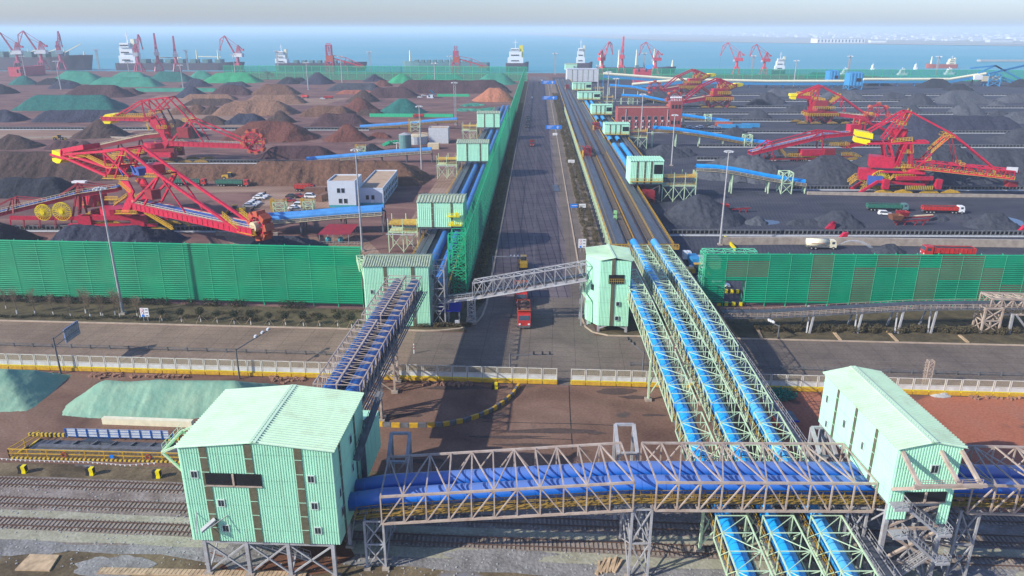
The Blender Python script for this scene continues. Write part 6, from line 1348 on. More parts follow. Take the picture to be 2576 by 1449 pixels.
# ================================================================ SHIPS
def ship(label, uS, uB, vw, hull_h, hm='hull_dark', house=None, hatches=0, cranes=(), y=None, name='cargo_ship', band=None, deckz=None, mast=None):
    """uS stern, uB bow (picture columns), vw waterline row; house = (u0,u1,height,colour)"""
    y = y or G(CX, vw, -3).y; a, b = PY(uS, vw, y).x, PY(uB, vw, y).x; s_ = 1 if b > a else -1; L = abs(b-a); B = max(6, L*.13); H = hull_h; t = thing(name, label, 'ship', (a, y, -3), 'ships')
    prof = [(0,.75),(.03,1),(.8,1),(.9,.8),(.96,.45),(1,.05)]; vs = []; 
    for f, w_ in prof:
        for z, k in ((-3,.8 if f > .85 else 1),(-3+H*(1 if f < .9 else 1.15),1)):
            x = a+s_*L*(f-(0.02 if (z < -2 and f == 1) else 0)); vs += [(x,y-B/2*w_*k,z),(x,y+B/2*w_*k,z)]
    n = len(prof); fs = []
    for i in range(n-1):
        p = 4*i; r = 4*(i+1); fs += [(p,r,r+2,p+2),(p+1,p+3,r+3,r+1),(p+2,r+2,r+3,p+3)]
    fs += [(0,2,3,1),(4*(n-1),4*(n-1)+1,4*(n-1)+3,4*(n-1)+2)]
    MB().add(vs, fs).build('hull', M[hm], t)
    if band: MB().box(min(a,b)+L*.03,max(a,b)-L*.08,y-B/2-.15,y-B/2-.02,-3,-3+H*.35).build('hull_band', M[band], t)
    if house:
        u0, u1, hh, m = house; x0, x1 = PY(u0, vw, y).x, PY(u1, vw, y).x; w_ = x1-x0; q = MB(); q.box(x0,x1,y-B*.4,y+B*.4,-3+H,-3+H+hh*.3).box(x0+w_*.1,x1-w_*.1,y-B*.38,y+B*.38,-3+H+hh*.3,-3+H+hh*.62).box(x0+w_*.2,x1-w_*.25,y-B*.45,y+B*.45,-3+H+hh*.62,-3+H+hh*.8)
        q.build('superstructure', M[m], t); q = MB()
        for f in (.1,.4,.68): q.box(x0+w_*.22,x1-w_*.28,y-B*.46-.1,y-B*.46+.4,-3+H+hh*f,-3+H+hh*(f+.05))
        q.build('window_band', M['pane'], t); xm = (x0+x1)/2; q = MB().beam((xm,y,-3+H+hh*.8),(xm,y,-3+H+hh*1.25),max(.5,hh*.03)).beam((xm-w_*.15,y,-3+H+hh*1.1),(xm+w_*.15,y,-3+H+hh*1.1),max(.4,hh*.02)); q.build('mast', M['white'], t)
        fx = x1-w_*.12 if s_ > 0 else x1-w_*.1; q = MB().box(fx-w_*.12,fx+w_*.1,y-B*.15,y+B*.15,-3+H+hh*.3,-3+H+hh*.95); q.build('funnel', M['bright_yellow' if 'yellow' in label else 'cream'], t)
    for i in range(hatches):
        f = .22+.68*i/max(1,hatches) if house or hatches > 5 else .08+.85*i/hatches; xc = a+s_*L*f; q = MB().box(xc-L*.022,xc+L*.022,y-B*.35,y+B*.35,-3+H,-3+H+L*.028) ; q.build('hatch_cover', M['hatch'], t)
    for u, hh, arm in cranes:
        x = PY(u, vw, y).x; q = MB().cone((x,y),1.9,.8,-3+H,-3+H+hh,8)
        if arm: q.beam((x,y,-3+H+hh*.5),(x+arm[0],y,-3+H+arm[1]),1.3)
        q.build('deck_crane', M['cream'], t)
    return t
ship('huge dark bulk carrier moored at the far left quay under the portal cranes', -220, 240, 176, 22, hatches=9, cranes=[(35,14,None),(80,14,(20,14)),(125,14,(24,15)),(170,14,(32,22)),(219,10,None)])
ship('bulk carrier with white superstructure and cream deck gantries, behind the pink crane', 300, 618, 176, 12, house=(312,352,42,'white'), hatches=7, cranes=[(404,17,(40,9)),(452,17,(-36,9)),(500,22,(42,10)),(553,22,None)])
ship('ship with white superstructure showing above the left end of the far windbreak', 698, 925, 178, 13, house=(698,727,24,'white'), hatches=8)
ship('long dark green ship with open teal hatches behind the right ship unloader', 1232, 1013, 178, 14, hatches=10, cranes=[(1033,20,None)], hm='hatch')
ship('ship with white superstructure and yellow funnel at the quay left of the main road', 1272, 1330, 180, 14, house=(1277,1316,30,'white'))
ship('ship with white wheelhouse and orange lifeboat behind the small mint gabled house', 1440, 1490, 180, 14, house=(1449,1470,30,'white'))
ship('cargo ship with two cream crane posts behind the right windbreak', 1500, 1700, 184, 9, cranes=[(1510,27,None),(1555,28,None),(1599,28,None),(1643,29,None),(1690,12,None)], hatches=4)
ship('small ship with red and white wheelhouse near the last portal cranes', 1940, 1975, 186, 6, house=(1947,1971,22,'white'))
ship('rust-red and white coaster under way on the bay at right', 2406, 2327, 171.5, 7, hm='hull_red', house=(2381,2400,12,'cream'), cranes=[(2340,14,None)], name='coaster')
for u, v, lb in ((2271,189,'largest white fishing boat seen through the right windbreak'),(2389,187.5,'right white fishing boat seen through the windbreak'),(2128,188,'white fishing boat between the two blue towers'),(2195,176,'tiny sail boat beyond the windbreak'),(2303,174.5,'tiny buoy boat beyond the windbreak')):
    k = 14 if 'tiny' not in lb else 4; ship(lb, u-k, u+k, v, 3, hm='white', house=(u-k*.7,u+k*.2,7,'white'), name='fishing_boat')
# ================================================================ BUILDINGS IN THE YARDS
def block(name, label, uL, uR, vT, vB, D, wall, roof, cat='building', wins=(), parapet=.6, rz=0.0):
    y = G(CX, vB).y; a, b = PY(uL, vB, y), PY(uR, vB, y); h = ZY(vT, y); W = b.x-a.x; cr, sr = cos(rz), sin(rz)
    tf = lambda p: Vector((a.x+p.x*cr-p.y*sr, y+p.x*sr+p.y*cr, p.z)); t = thing(name, label, cat, (a.x, y, 0))
    q = MB(tf).box(0,W,0,D,0,h-parapet)
    for p0, p1 in (((0,.15),(W,.15)),((0,D-.15),(W,D-.15)),((.15,.3),(.15,D-.3)),((W-.15,.3),(W-.15,D-.3))): q.beam((*p0,h-parapet/2),(*p1,h-parapet/2),.3,parapet)
    q.build('wall', M[wall], t); MB(tf).box(.35,W-.35,.35,D-.35,h-parapet+.02,h-parapet+.1).build('roof', M[roof], t)
    for f, s, z, w_, hh in wins:
        if f == 'F': bx = (s,s+w_,-.1,-.01)
        elif f == 'R': bx = (W+.01,W+.1,s,s+w_)
        else: bx = (-.1,-.01,s,s+w_)
        wn = MB(tf).box(bx[0]-.1 if f == 'F' else bx[0], bx[1]+.1 if f == 'F' else bx[1], bx[2] if f == 'F' else bx[2]-.1, bx[3]+.0 if f == 'F' else bx[3]+.1, z-.1, z+hh+.1).build('window', M['greywhite'], t)
        if f == 'F': MB(tf).box(s,s+w_,-.14,-.11,z,z+hh).build('pane', M['pane'], wn)
        elif f == 'R': MB(tf).box(W+.11,W+.14,s,s+w_,z,z+hh).build('pane', M['pane'], wn)
        else: MB(tf).box(-.14,-.11,s,s+w_,z,z+hh).build('pane', M['pane'], wn)
    return t, tf, W, h, y
t, tf, W, h, y = block('office_building', 'white two-part office building with flat tan roofs between the left conveyors', 828, 897, 455, 522, 14, 'wall_white', 'roof_tan', wins=[('F',3.6,5.9,1.1,1.7),('F',5.3,5.9,1.1,1.7),('F',4.0,1.8,1.2,1.7),('F',6.0,1.8,1.2,1.7)])
q = MB(tf).box(W+.02,W+9.9,4.5,44,0,6.2); q.beam((W+.02,4.6,6.5),(W+9.9,4.6,6.5),.25,.6).beam((W+9.8,4.7,6.5),(W+9.8,44,6.5),.25,.6).beam((W+.1,14.1,6.5),(W+.1,44,6.5),.25,.6).beam((W,43.9,6.5),(W+9.9,43.9,6.5),.25,.6); q.build('side_wing', M['wall_white'], t)
MB(tf).box(W+.4,W+9.6,4.9,43.7,6.22,6.3).build('wing_roof', M['roof_tan'], t)
for i in range(9): MB(tf).box(W+9.92,W+10.0,7+i*4,8.6+i*4,3.2,4.8).box(W+9.92,W+10.0,7+i*4,8.6+i*4,.8,2.2).build('window', M['pane'], t)
for s in (3.0,5.2): MB(tf).box(W+s,W+s+1.2,4.38,4.48,2.2,3.9).build('window', M['pane'], t)
MB(tf).box(-.03,W+.02,-.06,-.01,0,1.0).box(W+.02,W+9.9,4.42,4.49,0,.9).build('plinth', M['teal_roof'], t); MB(tf).box(W+5.0,W+6.0,4.0,4.35,1.0,1.9).build('air_conditioner', M['white'], t)
t, tf, W, h, y = block('pump_building', 'pale grey windowless block with orange-tan roof behind the white office', 1079, 1128, 322, 361, 10, 'greywhite', 'roof_tan', parapet=.4)
t, tf, W, h, y = block('brick_building', 'long reddish brick building with rows of windows and a corner tower', 1552, 1710, 271, 333, 12, 'brick', 'roof_tan',
   wins=[('F',2.4+i*4.4,8.4,2.2,2.2) for i in range(8)]+[('F',2.6+i*4.4,4.4,.9,1.9) for i in range(8)]+[('F',4.2+i*4.4,4.4,.9,1.9) for i in range(8)]+[('F',2.6+i*4.4,1.0,1.4,1.8) for i in range(8)])
MB(tf).box(W-7.6,W+.4,-.6,7,0,h+4.2).build('corner_tower', M['brick'], t); q = MB(tf)
for i in range(7):
    q.beam((W-7+i*1.1,1.5,h+4.2),(W-7+i*1.1,1.5,h+6.4),.25).ball((W-7+i*1.1,1.5,h+6.5),(.7,.7,.7),6,4)
q.build('antenna', M['white'], t)
for i in range(8): MB(tf).box(3.2+i*4.4,4.2+i*4.4,-.6,-.15,7.2,8.0).box(3.2+i*4.4,4.2+i*4.4,-.6,-.15,3.3,4.1).build('air_conditioner', M['white'], t)
MB(tf).beam((5.5,-.2,0),(5.5,-.2,h-1),.3).beam((W-9,-.2,0),(W-9,-.2,h-1),.3).build('drainpipe', M['greywhite'], t)
for i in range(3): MB(tf).box(W-6.6+i*2.2,W-5.2+i*2.2,-.75,-.62,h-.5,h+2).box(W-6.6+i*2.2,W-5.2+i*2.2,-.75,-.62,5.5,7.8).box(W-6.6+i*2.2,W-5.2+i*2.2,-.75,-.62,1,3).build('window', M['pane'], t)
t, tf, W, h, y = block('pump_house', 'small red-walled building with blue-grey slanted skylight near the right quay', 1596, 1637, 174, 209, 16, 'pink_red', 'greywhite', wins=[('F',4,14,2,4),('F',13,14,2,4)])
MB(tf).add([(12,-.5,h-1),(22,-.5,h+1),(24,8,h+6),(15,8,h+4)],[(0,1,2,3)]).build('skylight', M['steel_blue'], t)
block('quay_building', 'pinkish red building with two columns of windows before the dark ship at far left', 24, 54, 169, 192.5, 60, 'pink_red', 'dark_red', wins=[('F',12,14,3,5),('F',17,14,3,5),('F',12,5,3,5),('F',17,5,3,5)])
t, tf, W, h, y = block('hut', 'small white hut with a teal gable roof in the left yard', 1074, 1090, 238, 247, 9, 'wall_white', 'teal_roof', wins=[('F',1.5,1.2,1.5,1.6),('F',6,1.2,1.5,1.6)]); MB(tf).add([(-1,-1,h),(W/2,-1,h+4),(W/2,10,h+4),(-1,10,h),(W+1,-1,h),(W+1,10,h)],[(0,1,2,3),(1,4,5,2)]).build('gable_roof', M['teal_roof'], t)
# water tanks and silo by the pale block
c = G(1020,374); t = thing('silo', 'grey-green cylindrical concrete silo among the left yard tanks', 'silo', c); MB().cone(c,3.6,3.6,0,8.2,18).build('shell', M['hatch'], t); MB().cone(c,3.6,.4,8.2,9.3,18).build('roof', M['galv_grey'], t)
c = G(1046,360); t = thing('water_tank', 'wide low white round tank with rails behind the silo', 'water tank', c); MB().cone(c,7.5,7.5,0,4.6,24).build('shell', M['greywhite'], t); q = MB().cone(c,7.5,1,4.6,5.6,24); q.rail([c+Vector((7.4*cos(k*pi/8),7.4*sin(k*pi/8),4.6)) for k in range(17)],1,2,.1); q.build('roof', M['beige'], t)
c = G(985,375); t = thing('filter_rack', 'row of bright green filter vessels with white pipes left of the silo', 'filter station', c); q = MB()
for i in range(5): q.beam(c+Vector((-5+i*1.5,i*1.2,2.2)), c+Vector((-1+i*1.5,i*1.2,4.2)), 1.5)
q.build('vessel', M['green_mesh_post'], t); q = MB()
for i in range(5): q.tube([c+Vector((1+i*1.5,i*1.2,3.6)),c+Vector((3+i*1.5,i*1.2,3.2)),c+Vector((3+i*1.5,i*1.2,0))],.25,6)
q.build('pipe', M['white'], t)
wall_strip('low beige flat-roofed store beside the left conveyor sheds', [(1077,374),(1105,374)], 3.2, 'beige', 5, 'store', 'store_hut')
wall_strip('long green site fence behind the brown heaps of the left yard', [(930,294),(1140,295)], 2.6, 'green_mesh_post', .3, 'fence', 'site_fence'); wall_strip('green site fence below the far orange heap', [(1100,243),(1180,243)], 2.6, 'green_mesh_post', .3, 'fence', 'site_fence')
# shelters and steel racks near the left conveyors
c = G(850,610); t = thing('canopy', 'maroon sheet-metal canopy shelter behind the left windbreak', 'canopy', c); x, y = c.x, c.y
MB().add([(x-6,y-2,3.2),(x+4.6,y-2,3.2),(x+6,y+5.5,4.8),(x-4,y+5.5,4.8)],[(0,1,2,3)]).build('roof', M['dark_red'], t); q = MB()
for k in (-5.4,-1,4): q.beam((x+k,y-1.8,0),(x+k,y-1.8,3.2),.15).beam((x+k+1,y+5,0),(x+k+1,y+5,4.6),.15)
q.rail([(x-6,y-2.6,0),(x+8,y-3,0)],1.1,1,.08); q.build('post', M['galv_grey'], t); MB().ball((x-3,y,1),(1,1,1)).ball((x+1,y,1),(1,1,1)).build('pump', M['teal_roof'], t)
for u, vb, vt, lb in ((706,537,500,'left green and yellow steel stair rack before the parked cars'),(778,530,499,'right green and yellow steel stair rack beside the containers'),(1046,331,299,'green and yellow steel stair rack by the farthest left branch conveyor'),(910,389,363,'green and yellow steel stair rack by the second left branch conveyor')):
    c = G(u, vb); h = ZY(vt, c.y); t = thing('stair_rack', lb, 'steel rack', c, 'green and yellow steel racks'); MB().trestle(c, h*.75, 3, 0, h*.8, .26, 2).build('frame', M['mint_steel'], t)
    q = MB().rail([c+Vector((-h*.4,-1.5,h*.8)),c+Vector((h*.4,-1.5,h*.8)),c+Vector((h*.4,1.5,h*.8))],h*.2,.8,.12).trestle(c+Vector((-h*.5,0,0)), .9, 1.2, 0, h, .14, 6); q.build('stair', M['yellow'], t)
# ================================================================ VEHICLES  (built once, then copied)
def wheels(t, xs, w, r=.52):
    for x in xs:
        for s in (-1,1): 
            o = MB().wheel((x,s*w/2,r),r,.34,14).build('wheel', M['rubber'], t); MB().wheel((x,s*(w/2+.12),r),r*.5,.2,8).build('hub', M['galv_grey'], o)
def cab(t, x, m, w=2.45, h=3.0, lx=2.1, z=.75):
    MB().add([(x,-w/2,z),(x+lx,-w/2,z),(x+lx,w/2,z),(x,w/2,z),(x,-w/2,h),(x+lx-.35,-w/2,h),(x+lx-.35,w/2,h),(x,w/2,h),(x+lx,-w/2,z+1.1),(x+lx,w/2,z+1.1)],[(3,2,1,0),(4,5,6,7),(0,1,8,5,4),(2,3,7,6,9),(3,0,4,7),(1,2,9,8),(8,9,6,5)]).build('cab', M[m], t)
    MB().extrude([(x+lx-.03,-w*.44,z+1.2),(x+lx-.03,w*.44,z+1.2),(x+lx-.31,w*.44,h-.2),(x+lx-.31,-w*.44,h-.2)],(.05,0,.02)).build('windscreen', M['glass'], t)
    for s in (-1,1): MB().box(x+.6,x+1.5,s*w/2-.03,s*w/2+.03,z+1.15,h-.35).build('side_window', M['glass'], t)
    for s in (-1,1): MB().box(x+lx,x+lx+.05,s*w*.36-.2,s*w*.36+.2,z+.25,z+.55).build('headlight', M['white'], t)
    MB().box(x+lx,x+lx+.08,-w*.48,w*.48,z-.3,z+.1).build('bumper', M['galv_dark'], t)
def trailer(t, x0, x1, m, z=1.25, zt=2.75, load='coal', rails=True, w=2.5):
    q = MB(); q.box(x0,x1,-w/2,w/2,z,z+.12)
    for y in (-w/2+.05,w/2-.05): q.beam((x0,y,(z+zt)/2),(x1,y,(z+zt)/2),.1,zt-z)
    for x in (x0+.05,x1-.05): q.beam((x,-w/2,(z+zt)/2),(x,w/2,(z+zt)/2),.1,zt-z)
    if rails:
        n = int((x1-x0)/1.1)
        for i in range(n+1):
            for s in (-1,1): x = x0+(x1-x0)*i/n; q.beam((x,s*(w/2+.05),z),(x,s*(w/2+.05),zt),.1)
    q.build('cargo_body', M[m], t); r = MB(); r.box(x0+.1,x1-.1,-w/2+.1,w/2-.1,z+.1,zt-.25); 
    n = int((x1-x0)/1.6)
    for i in range(n): r.ball((x0+.9+i*1.6,random.uniform(-.2,.2),zt-.35),(1.2,1.0,.38),8,4)
    r.build('load', M[load], t); MB().box(x0,x1+1.5,-.45,.45,.75,1.2).build('chassis', M['galv_dark'], t)
def semi(m, cm, nm='semi_truck', L=12.5):
    t = thing(nm, '', 'truck', (0,0,0)); trailer(t, -L/2-1.5, L/2-1.6, m); cab(t, L/2-1.2, cm); wheels(t, (-L/2-.2,-L/2+1.1,-L/2+2.4,L/2-3.4,L/2-2.1,L/2-.0), 2.2); return t
def dumper(m, cm, nm='dump_truck', load='coal'):
    t = thing(nm, '', 'truck', (0,0,0)); trailer(t, -4.6, 1.6, m, 1.3, 3.1, load); MB().add([(1.6,-1.25,2.8),(1.6,1.25,2.8),(2.7,1.2,3.35),(2.7,-1.2,3.35),(1.6,-1.25,2.95),(1.6,1.25,2.95),(2.7,1.2,3.5),(2.7,-1.2,3.5)],[(3,2,1,0),(4,5,6,7),(0,1,5,4),(1,2,6,5),(2,3,7,6),(3,0,4,7)]).build('body_hood', M[m], t); cab(t, 1.9, cm); wheels(t, (-3.6,-2.3,1.5,3.0), 2.2); return t
def car(m, nm='parked_car', suv=False, L=4.5):
    t = thing(nm, '', 'car', (0,0,0)); h = 1.75 if suv else 1.45; k = L/2
    pr = [(-k,.35),(k,.35),(k,.75),(k*.72,.92),(k*.42,.98),(k*.12,h),(-k*.55 if not suv else -k*.8,h),(-k*.86 if not suv else -k*.97,1.0),(-k,.85)]
    MB().extrude([(x,-.88,z) for x, z in pr], (0,1.76,0)).build('body', M[m], t)
    g = [(k*.38,1.0),(k*.11,h-.08),(-k*.52 if not suv else -k*.76,h-.08),(-k*.76 if not suv else -k*.88,1.02)]
    MB().extrude([(x,-.91,z) for x, z in g], (0,1.82,0)).build('window', M['glass'], t); MB().extrude([(k*.41,-.76,1.0),(k*.41,.76,1.0),(k*.14,.7,h-.03),(k*.14,-.7,h-.03)],(.06,0,.04)).build('windscreen', M['glass'], t); wheels(t, (-k*.62,k*.62), 1.6, .34); return t
def loader(nm='wheel_loader'):
    t = thing(nm, '', 'loader', (0,0,0)); MB().box(-3.4,-.4,-1.1,1.1,.9,2.2).build('engine_hood', M['yellow'], t); MB().box(-.6,1.0,-.8,.8,1.2,3.3).build('cab', M['glass'], t); MB().box(-.7,1.1,-.9,.9,3.3,3.45).build('cab_roof', M['yellow'], t)
    wheels(t, (-2.3,1.6), 2.2, .85); MB().beam((.8,-.6,1.6),(3.2,-.6,.8),.3).beam((.8,.6,1.6),(3.2,.6,.8),.3).build('lift_arm', M['yellow'], t); MB().extrude([(3.1,-1.4,.2),(4.2,-1.4,.2),(3.7,-1.4,.9),(3.1,-1.4,1.4)],(0,2.8,0)).build('bucket', M['yellow'], t); return t
def container(m, nm='container', L=12.0):
    t = thing(nm, '', 'container', (0,0,0)); MB().corr((-L/2,-1.22),(L/2,-1.22),.1,2.6,.5,.06).corr((L/2,-1.22),(L/2,1.22),.1,2.6,.5,.06).corr((L/2,1.22),(-L/2,1.22),.1,2.6,.5,.06).corr((-L/2,1.22),(-L/2,-1.22),.1,2.6,.5,.06).build('side_wall', M[m], t)
    MB().box(-L/2,L/2,-1.22,1.22,2.6,2.66).build('roof', M[m], t); q = MB()
    for x in (-L/2,L/2):
        for y in (-1.22,1.22): q.beam((x,y,0),(x,y,2.7),.18)
    q.build('corner_post', M[m], t); return t
V = dict(sg=semi('truck_green','truck_red'), sw=semi('truck_red','white'), sg2=semi('truck_green','hatch'), do=dumper('truck_orange','truck_red','dump_truck','soil'), dr=dumper('truck_red','truck_red','dump_truck','soil'), dk=dumper('galv_dark','galv_dark'), cw=car('white'), cs=car('white',suv=True,L=4.9), cd=car('black'), cr=car('dark_red'), cg=car('silver'), van=car('silver','van',True,5.2), ld=loader(), ctb=container('steel_blue'), cto=container('truck_orange'), ctr=container('soil',L=9))
# water tanker, container truck
t = thing('water_truck', '', 'truck', (0,0,0)); MB().tube([(-4.8,0,2.15),(2.0,0,2.15)],1.25,14).build('tank', M['cream'], t, True); MB().box(-4.8,2.2,-1.2,1.2,.8,1.3).build('chassis', M['galv_dark'], t); MB().box(-3.6,.6,-1.28,-1.24,2.0,2.14).build('tank_stripe', M['truck_orange'], t); cab(t, 2.2, 'cream'); wheels(t, (-3.4,-2.1,3.4), 2.2); V['wt'] = t
t = semi('truck_red','truck_red','container_truck',L=10); V['ct'] = t
index_kids()
def veh(k, u, v, deg, label, group=None, s=None): return place(V[k], G(u, v), radians(deg), label, s=s, group=group)
TG = 'trucks on the yard ground'; RG = 'vehicles on the main road'; PG = 'cars parked in the left lot'
veh('sg',481,466,-4,'left one of two green-sided semi-trailer trucks with red cab beside the long brown heap',TG); veh('sg',588,468,-4,'right one of two green-sided semi-trailer trucks with red cab beside the long brown heap',TG)
veh('sg2',2232,530,-5,'green-sided semi-trailer truck in the right yard with dark cab',TG); veh('sw',2372,536,-5,'red-sided semi-trailer truck with white cab in the right yard',TG)
veh('wt',2065,626,-3,'cream water truck spraying beside the long concrete wall'); veh('ct',2378,647,176,'red container truck just behind the right windbreak',TG,1.2)
veh('do',1318,810,-90,'red and orange dump truck waiting at the junction, facing the camera',RG,1.2); veh('do',1311,757,-90,'dump truck half hidden under the slanting belt bridge',RG); veh('ld',1317,672,90,'dark yellow wheel loader driving away on the main road',RG)
veh('dr',1338,367,-90,'small red dump truck coming down the middle stretch of the main road',RG); veh('dk',1328,304,-90,'dark dump truck on the main road, farther of the dark pair',RG); veh('dk',1326,320,-90,'dark dump truck on the main road, nearer of the dark pair',RG); veh('cs',1338,247,-90,'white vehicle on the main road above the dark trucks',RG); veh('dk',1356,213,-90,'dark truck near the far end of the main road',RG); veh('cs',1363,203,-90,'white vehicle near the far end of the main road',RG)
veh('dr',770,481,-3,'red dump truck beside the brown containers of the left lot',TG); veh('ld',579,452,0,'yellow wheel loader behind the two green trucks'); veh('ld',595,537,190,'yellow loader standing by the front reclaimer wheel'); veh('ld',150,352,15,'yellow loader at the foot of the brown heaps far left')
for u, v, k, lb in ((660,496,'cw','farther car of the upper white pair in the left lot'),(653,501,'cw','nearer car of the upper white pair in the left lot'),(640,513,'cw','farthest of the three lower white cars in the left lot'),(634,517,'cw','middle of the three lower white cars in the left lot'),(628,522,'cg','nearest of the three lower cars, silver, beside the black posts'),(735,498,'cd','black car beside the yellow stair racks, left of two'),(753,497,'cr','dark car beside the black one near the containers'),(728,508,'cr','dark red car just right of the left stair rack'),(784,498,'cs','white car against the brown container'),(757,521,'cs','white minibus beside the right stair rack'),(742,527,'cw','white small truck in front of the minibus'),(748,532,'cg','silver car nearest the blue conveyor')): veh(k, u, v, -5, lb, PG, 1.15)
veh('ctr',795,487,-6,'brown container with its side to the camera behind the white cars'); veh('ctr',818,502,72,'brown container end-on beside the white office')
for u, v, k, lb in ((1716,319,'cd','dark car leftmost in the right yard parking'),(1733,323,'cg','silver car second in the right yard parking'),(1760,322,'cw','first white car of the right yard parking'),(1750,325,'cg','grey car in front of the first white car there'),(1783,318,'cd','dark car in the middle of the right yard parking'),(1790,322,'cg','grey car in the middle of the right yard parking'),(1806,324,'cw','rightmost white car of the right yard parking')): veh(k, u, v, 170, lb, 'cars parked by the containers', 1.2)
veh('ctb',1827,322,170,'left blue container in the right yard beside the cars'); veh('cto',1820,317,160,'orange container behind the left blue one'); veh('ctb',1868,322,175,'first of the pair of blue containers right of the parked cars'); veh('ctb',1888,320,175,'second of the pair of blue containers right of the parked cars')
veh('cs',2226,541,-12,'white pick-up parked by the green-sided semi-trailer'); veh('cs',1812,722,-5,'white car seen through the opening of the right windbreak'); veh('van',1757,709,175,'silver van beside the end of the right windbreak'); veh('cs',1755,676,170,'white car behind the yellow bulldozer'); veh('ld',1750,692,0,'yellow bulldozer-like loader beside the end of the right windbreak')
veh('dr',1052,297,180,'red dump truck on the far side of the left yard, behind the green fence',TG); veh('dr',826,249,180,'truck between the brown heaps of the left yard, left one',TG); veh('dr',767,247,150,'dusty truck below the light tan heap',TG); veh('cs',812,250,0,'white jeep between the brown heaps'); veh('cw',1056,246,0,'white car beside the teal-roofed hut'); veh('cw',1066,242,10,'white car behind the teal-roofed hut')
t = block('site_cabin', 'pale grey site cabin behind the azure galleries near the windbreak', 1752, 1803, 639, 683, 6, 'beige', 'greywhite', wins=[('F',1.6,1.2,1.2,1.5)])[0] if 0 else None
c = G(1772,676); t = thing('site_cabin', 'pale grey site cabin beside the end of the right windbreak', 'cabin', c); MB().cbox(c+Vector((1.5,2,0)),6.2,5,2.7).build('wall', M['beige'], t); MB().cbox(c+Vector((1.5,2,2.7)),6.6,5.4,.15).build('roof', M['galv_grey'], t); MB().cbox(c+Vector((-.2,-.6,1)),.9,.1,1.1).build('window', M['pane'], t)
c = G(1742,672); t = thing('box_truck', 'white truck cab with blue tarpaulin load beside the site cabin', 'truck', c); MB().cbox(c+Vector((-.5,6,.9)),2.3,2.2,2.2).build('cab', M['white'], t); MB().cbox(c+Vector((.6,1.4,1)),2.4,6,1.9).build('cargo_body', M['steel_blue'], t); MB().wheel(c+Vector((-.4,-1,.5)),.5,.3,axis='x').wheel(c+Vector((-.4,5,.5)),.5,.3,axis='x').build('wheel', M['rubber'], t)
# water jet
q = MB(); a = G(2106,624); y = a.y; pts = [PY(2106+i*8.6, 619-60*(i/10)*(1-i/10)*1.05+i*.4, y) for i in range(12)]; q.tube(pts, .12, 6, r1=.5); jm = mat('jet', (.6,.65,.7), rough=.5, var=.1, alpha=.28); solo('water_jet', q, jm, 'thin arc of sprayed water in front of the cream water truck', 'water spray', kind='stuff')
# crusher lines and rusty machines in the right yard
for lb, u, v, k in (('rusty red mobile screening conveyor in front of the two right yard trucks',2285,566,.95),('second rusty conveyor frame just behind the first, with a pale belt',2300,556,.9),('red hopper conveyor beside the big grey coal heap',1848,534,.8)):
    c = G(u, v); t = thing('mobile_conveyor', lb, 'mobile conveyor', c, 'rusty mobile conveyors'); MB().beam(c+Vector((-6*k,0,1.8*k)), c+Vector((7*k,0,2.6*k)), .9*k,.3).build('belt', M['beige' if 'pale' in lb else 'belt'], t)
    q = MB().beam(c+Vector((-6*k,-.7*k,1.3*k)), c+Vector((7*k,-.7*k,2.2*k)), .25,.5)
    for x in (-5,-2,2,5): q.beam(c+Vector((x*k,-.6*k,0)), c+Vector((x*k+.8*k,-.6*k,1.9*k)), .22).beam(c+Vector((x*k+1.5,.6*k,0)), c+Vector((x*k,.6*k,1.9*k)), .22)
    q.build('frame', M['dark_red'], t); MB().add([c+Vector(p)*k for p in ((-7,-1.6,2.2),(-3.6,-1.6,2.2),(-3.6,1.6,2.2),(-7,1.6,2.2),(-7.4,-2,4),(-3.2,-2,4),(-3.2,2,4),(-7.4,2,4))],[(0,1,5,4),(1,2,6,5),(2,3,7,6),(3,0,4,7),(0,3,2,1)]).build('hopper', M['rust' if k > .92 else 'dark_red'], t)
c = G(1632,512); t = thing('feed_hopper', 'red hopper with long sloping chute beside the open belt deck', 'hopper', c); MB().box(c.x-2.2,c.x+2.2,c.y,c.y+4,2,5).trestle((c.x,c.y+2,0),4.4,4,0,2,.3,1).build('hopper', M['dark_red'], t); MB().beam((c.x-1,c.y+4,4.6),(c.x-2.4,c.y+22,7),1.6,.8).build('chute', M['dark_red'], t)
for u, v, lb in ((2090,577,'red rail stop on the nearest right yard conveyor, left'),(2120,605,'red rail stop below the nearest right yard conveyor'),(2574,585,'red rail stop at the right edge')):
    c = G(u, v); q = MB().add([c+Vector(p) for p in ((-1.6,0,0),(1.2,0,0),(1.6,0,2.6),(.4,0,2.6),(-1.6,1.4,0),(1.2,1.4,0),(1.6,1.4,2.6),(.4,1.4,2.6))],[(0,1,2,3),(7,6,5,4),(0,4,5,1),(1,5,6,2),(2,6,7,3),(3,7,4,0)]); solo('rail_stop', q, M['red'], lb, 'rail stop', 'red rail end stops')
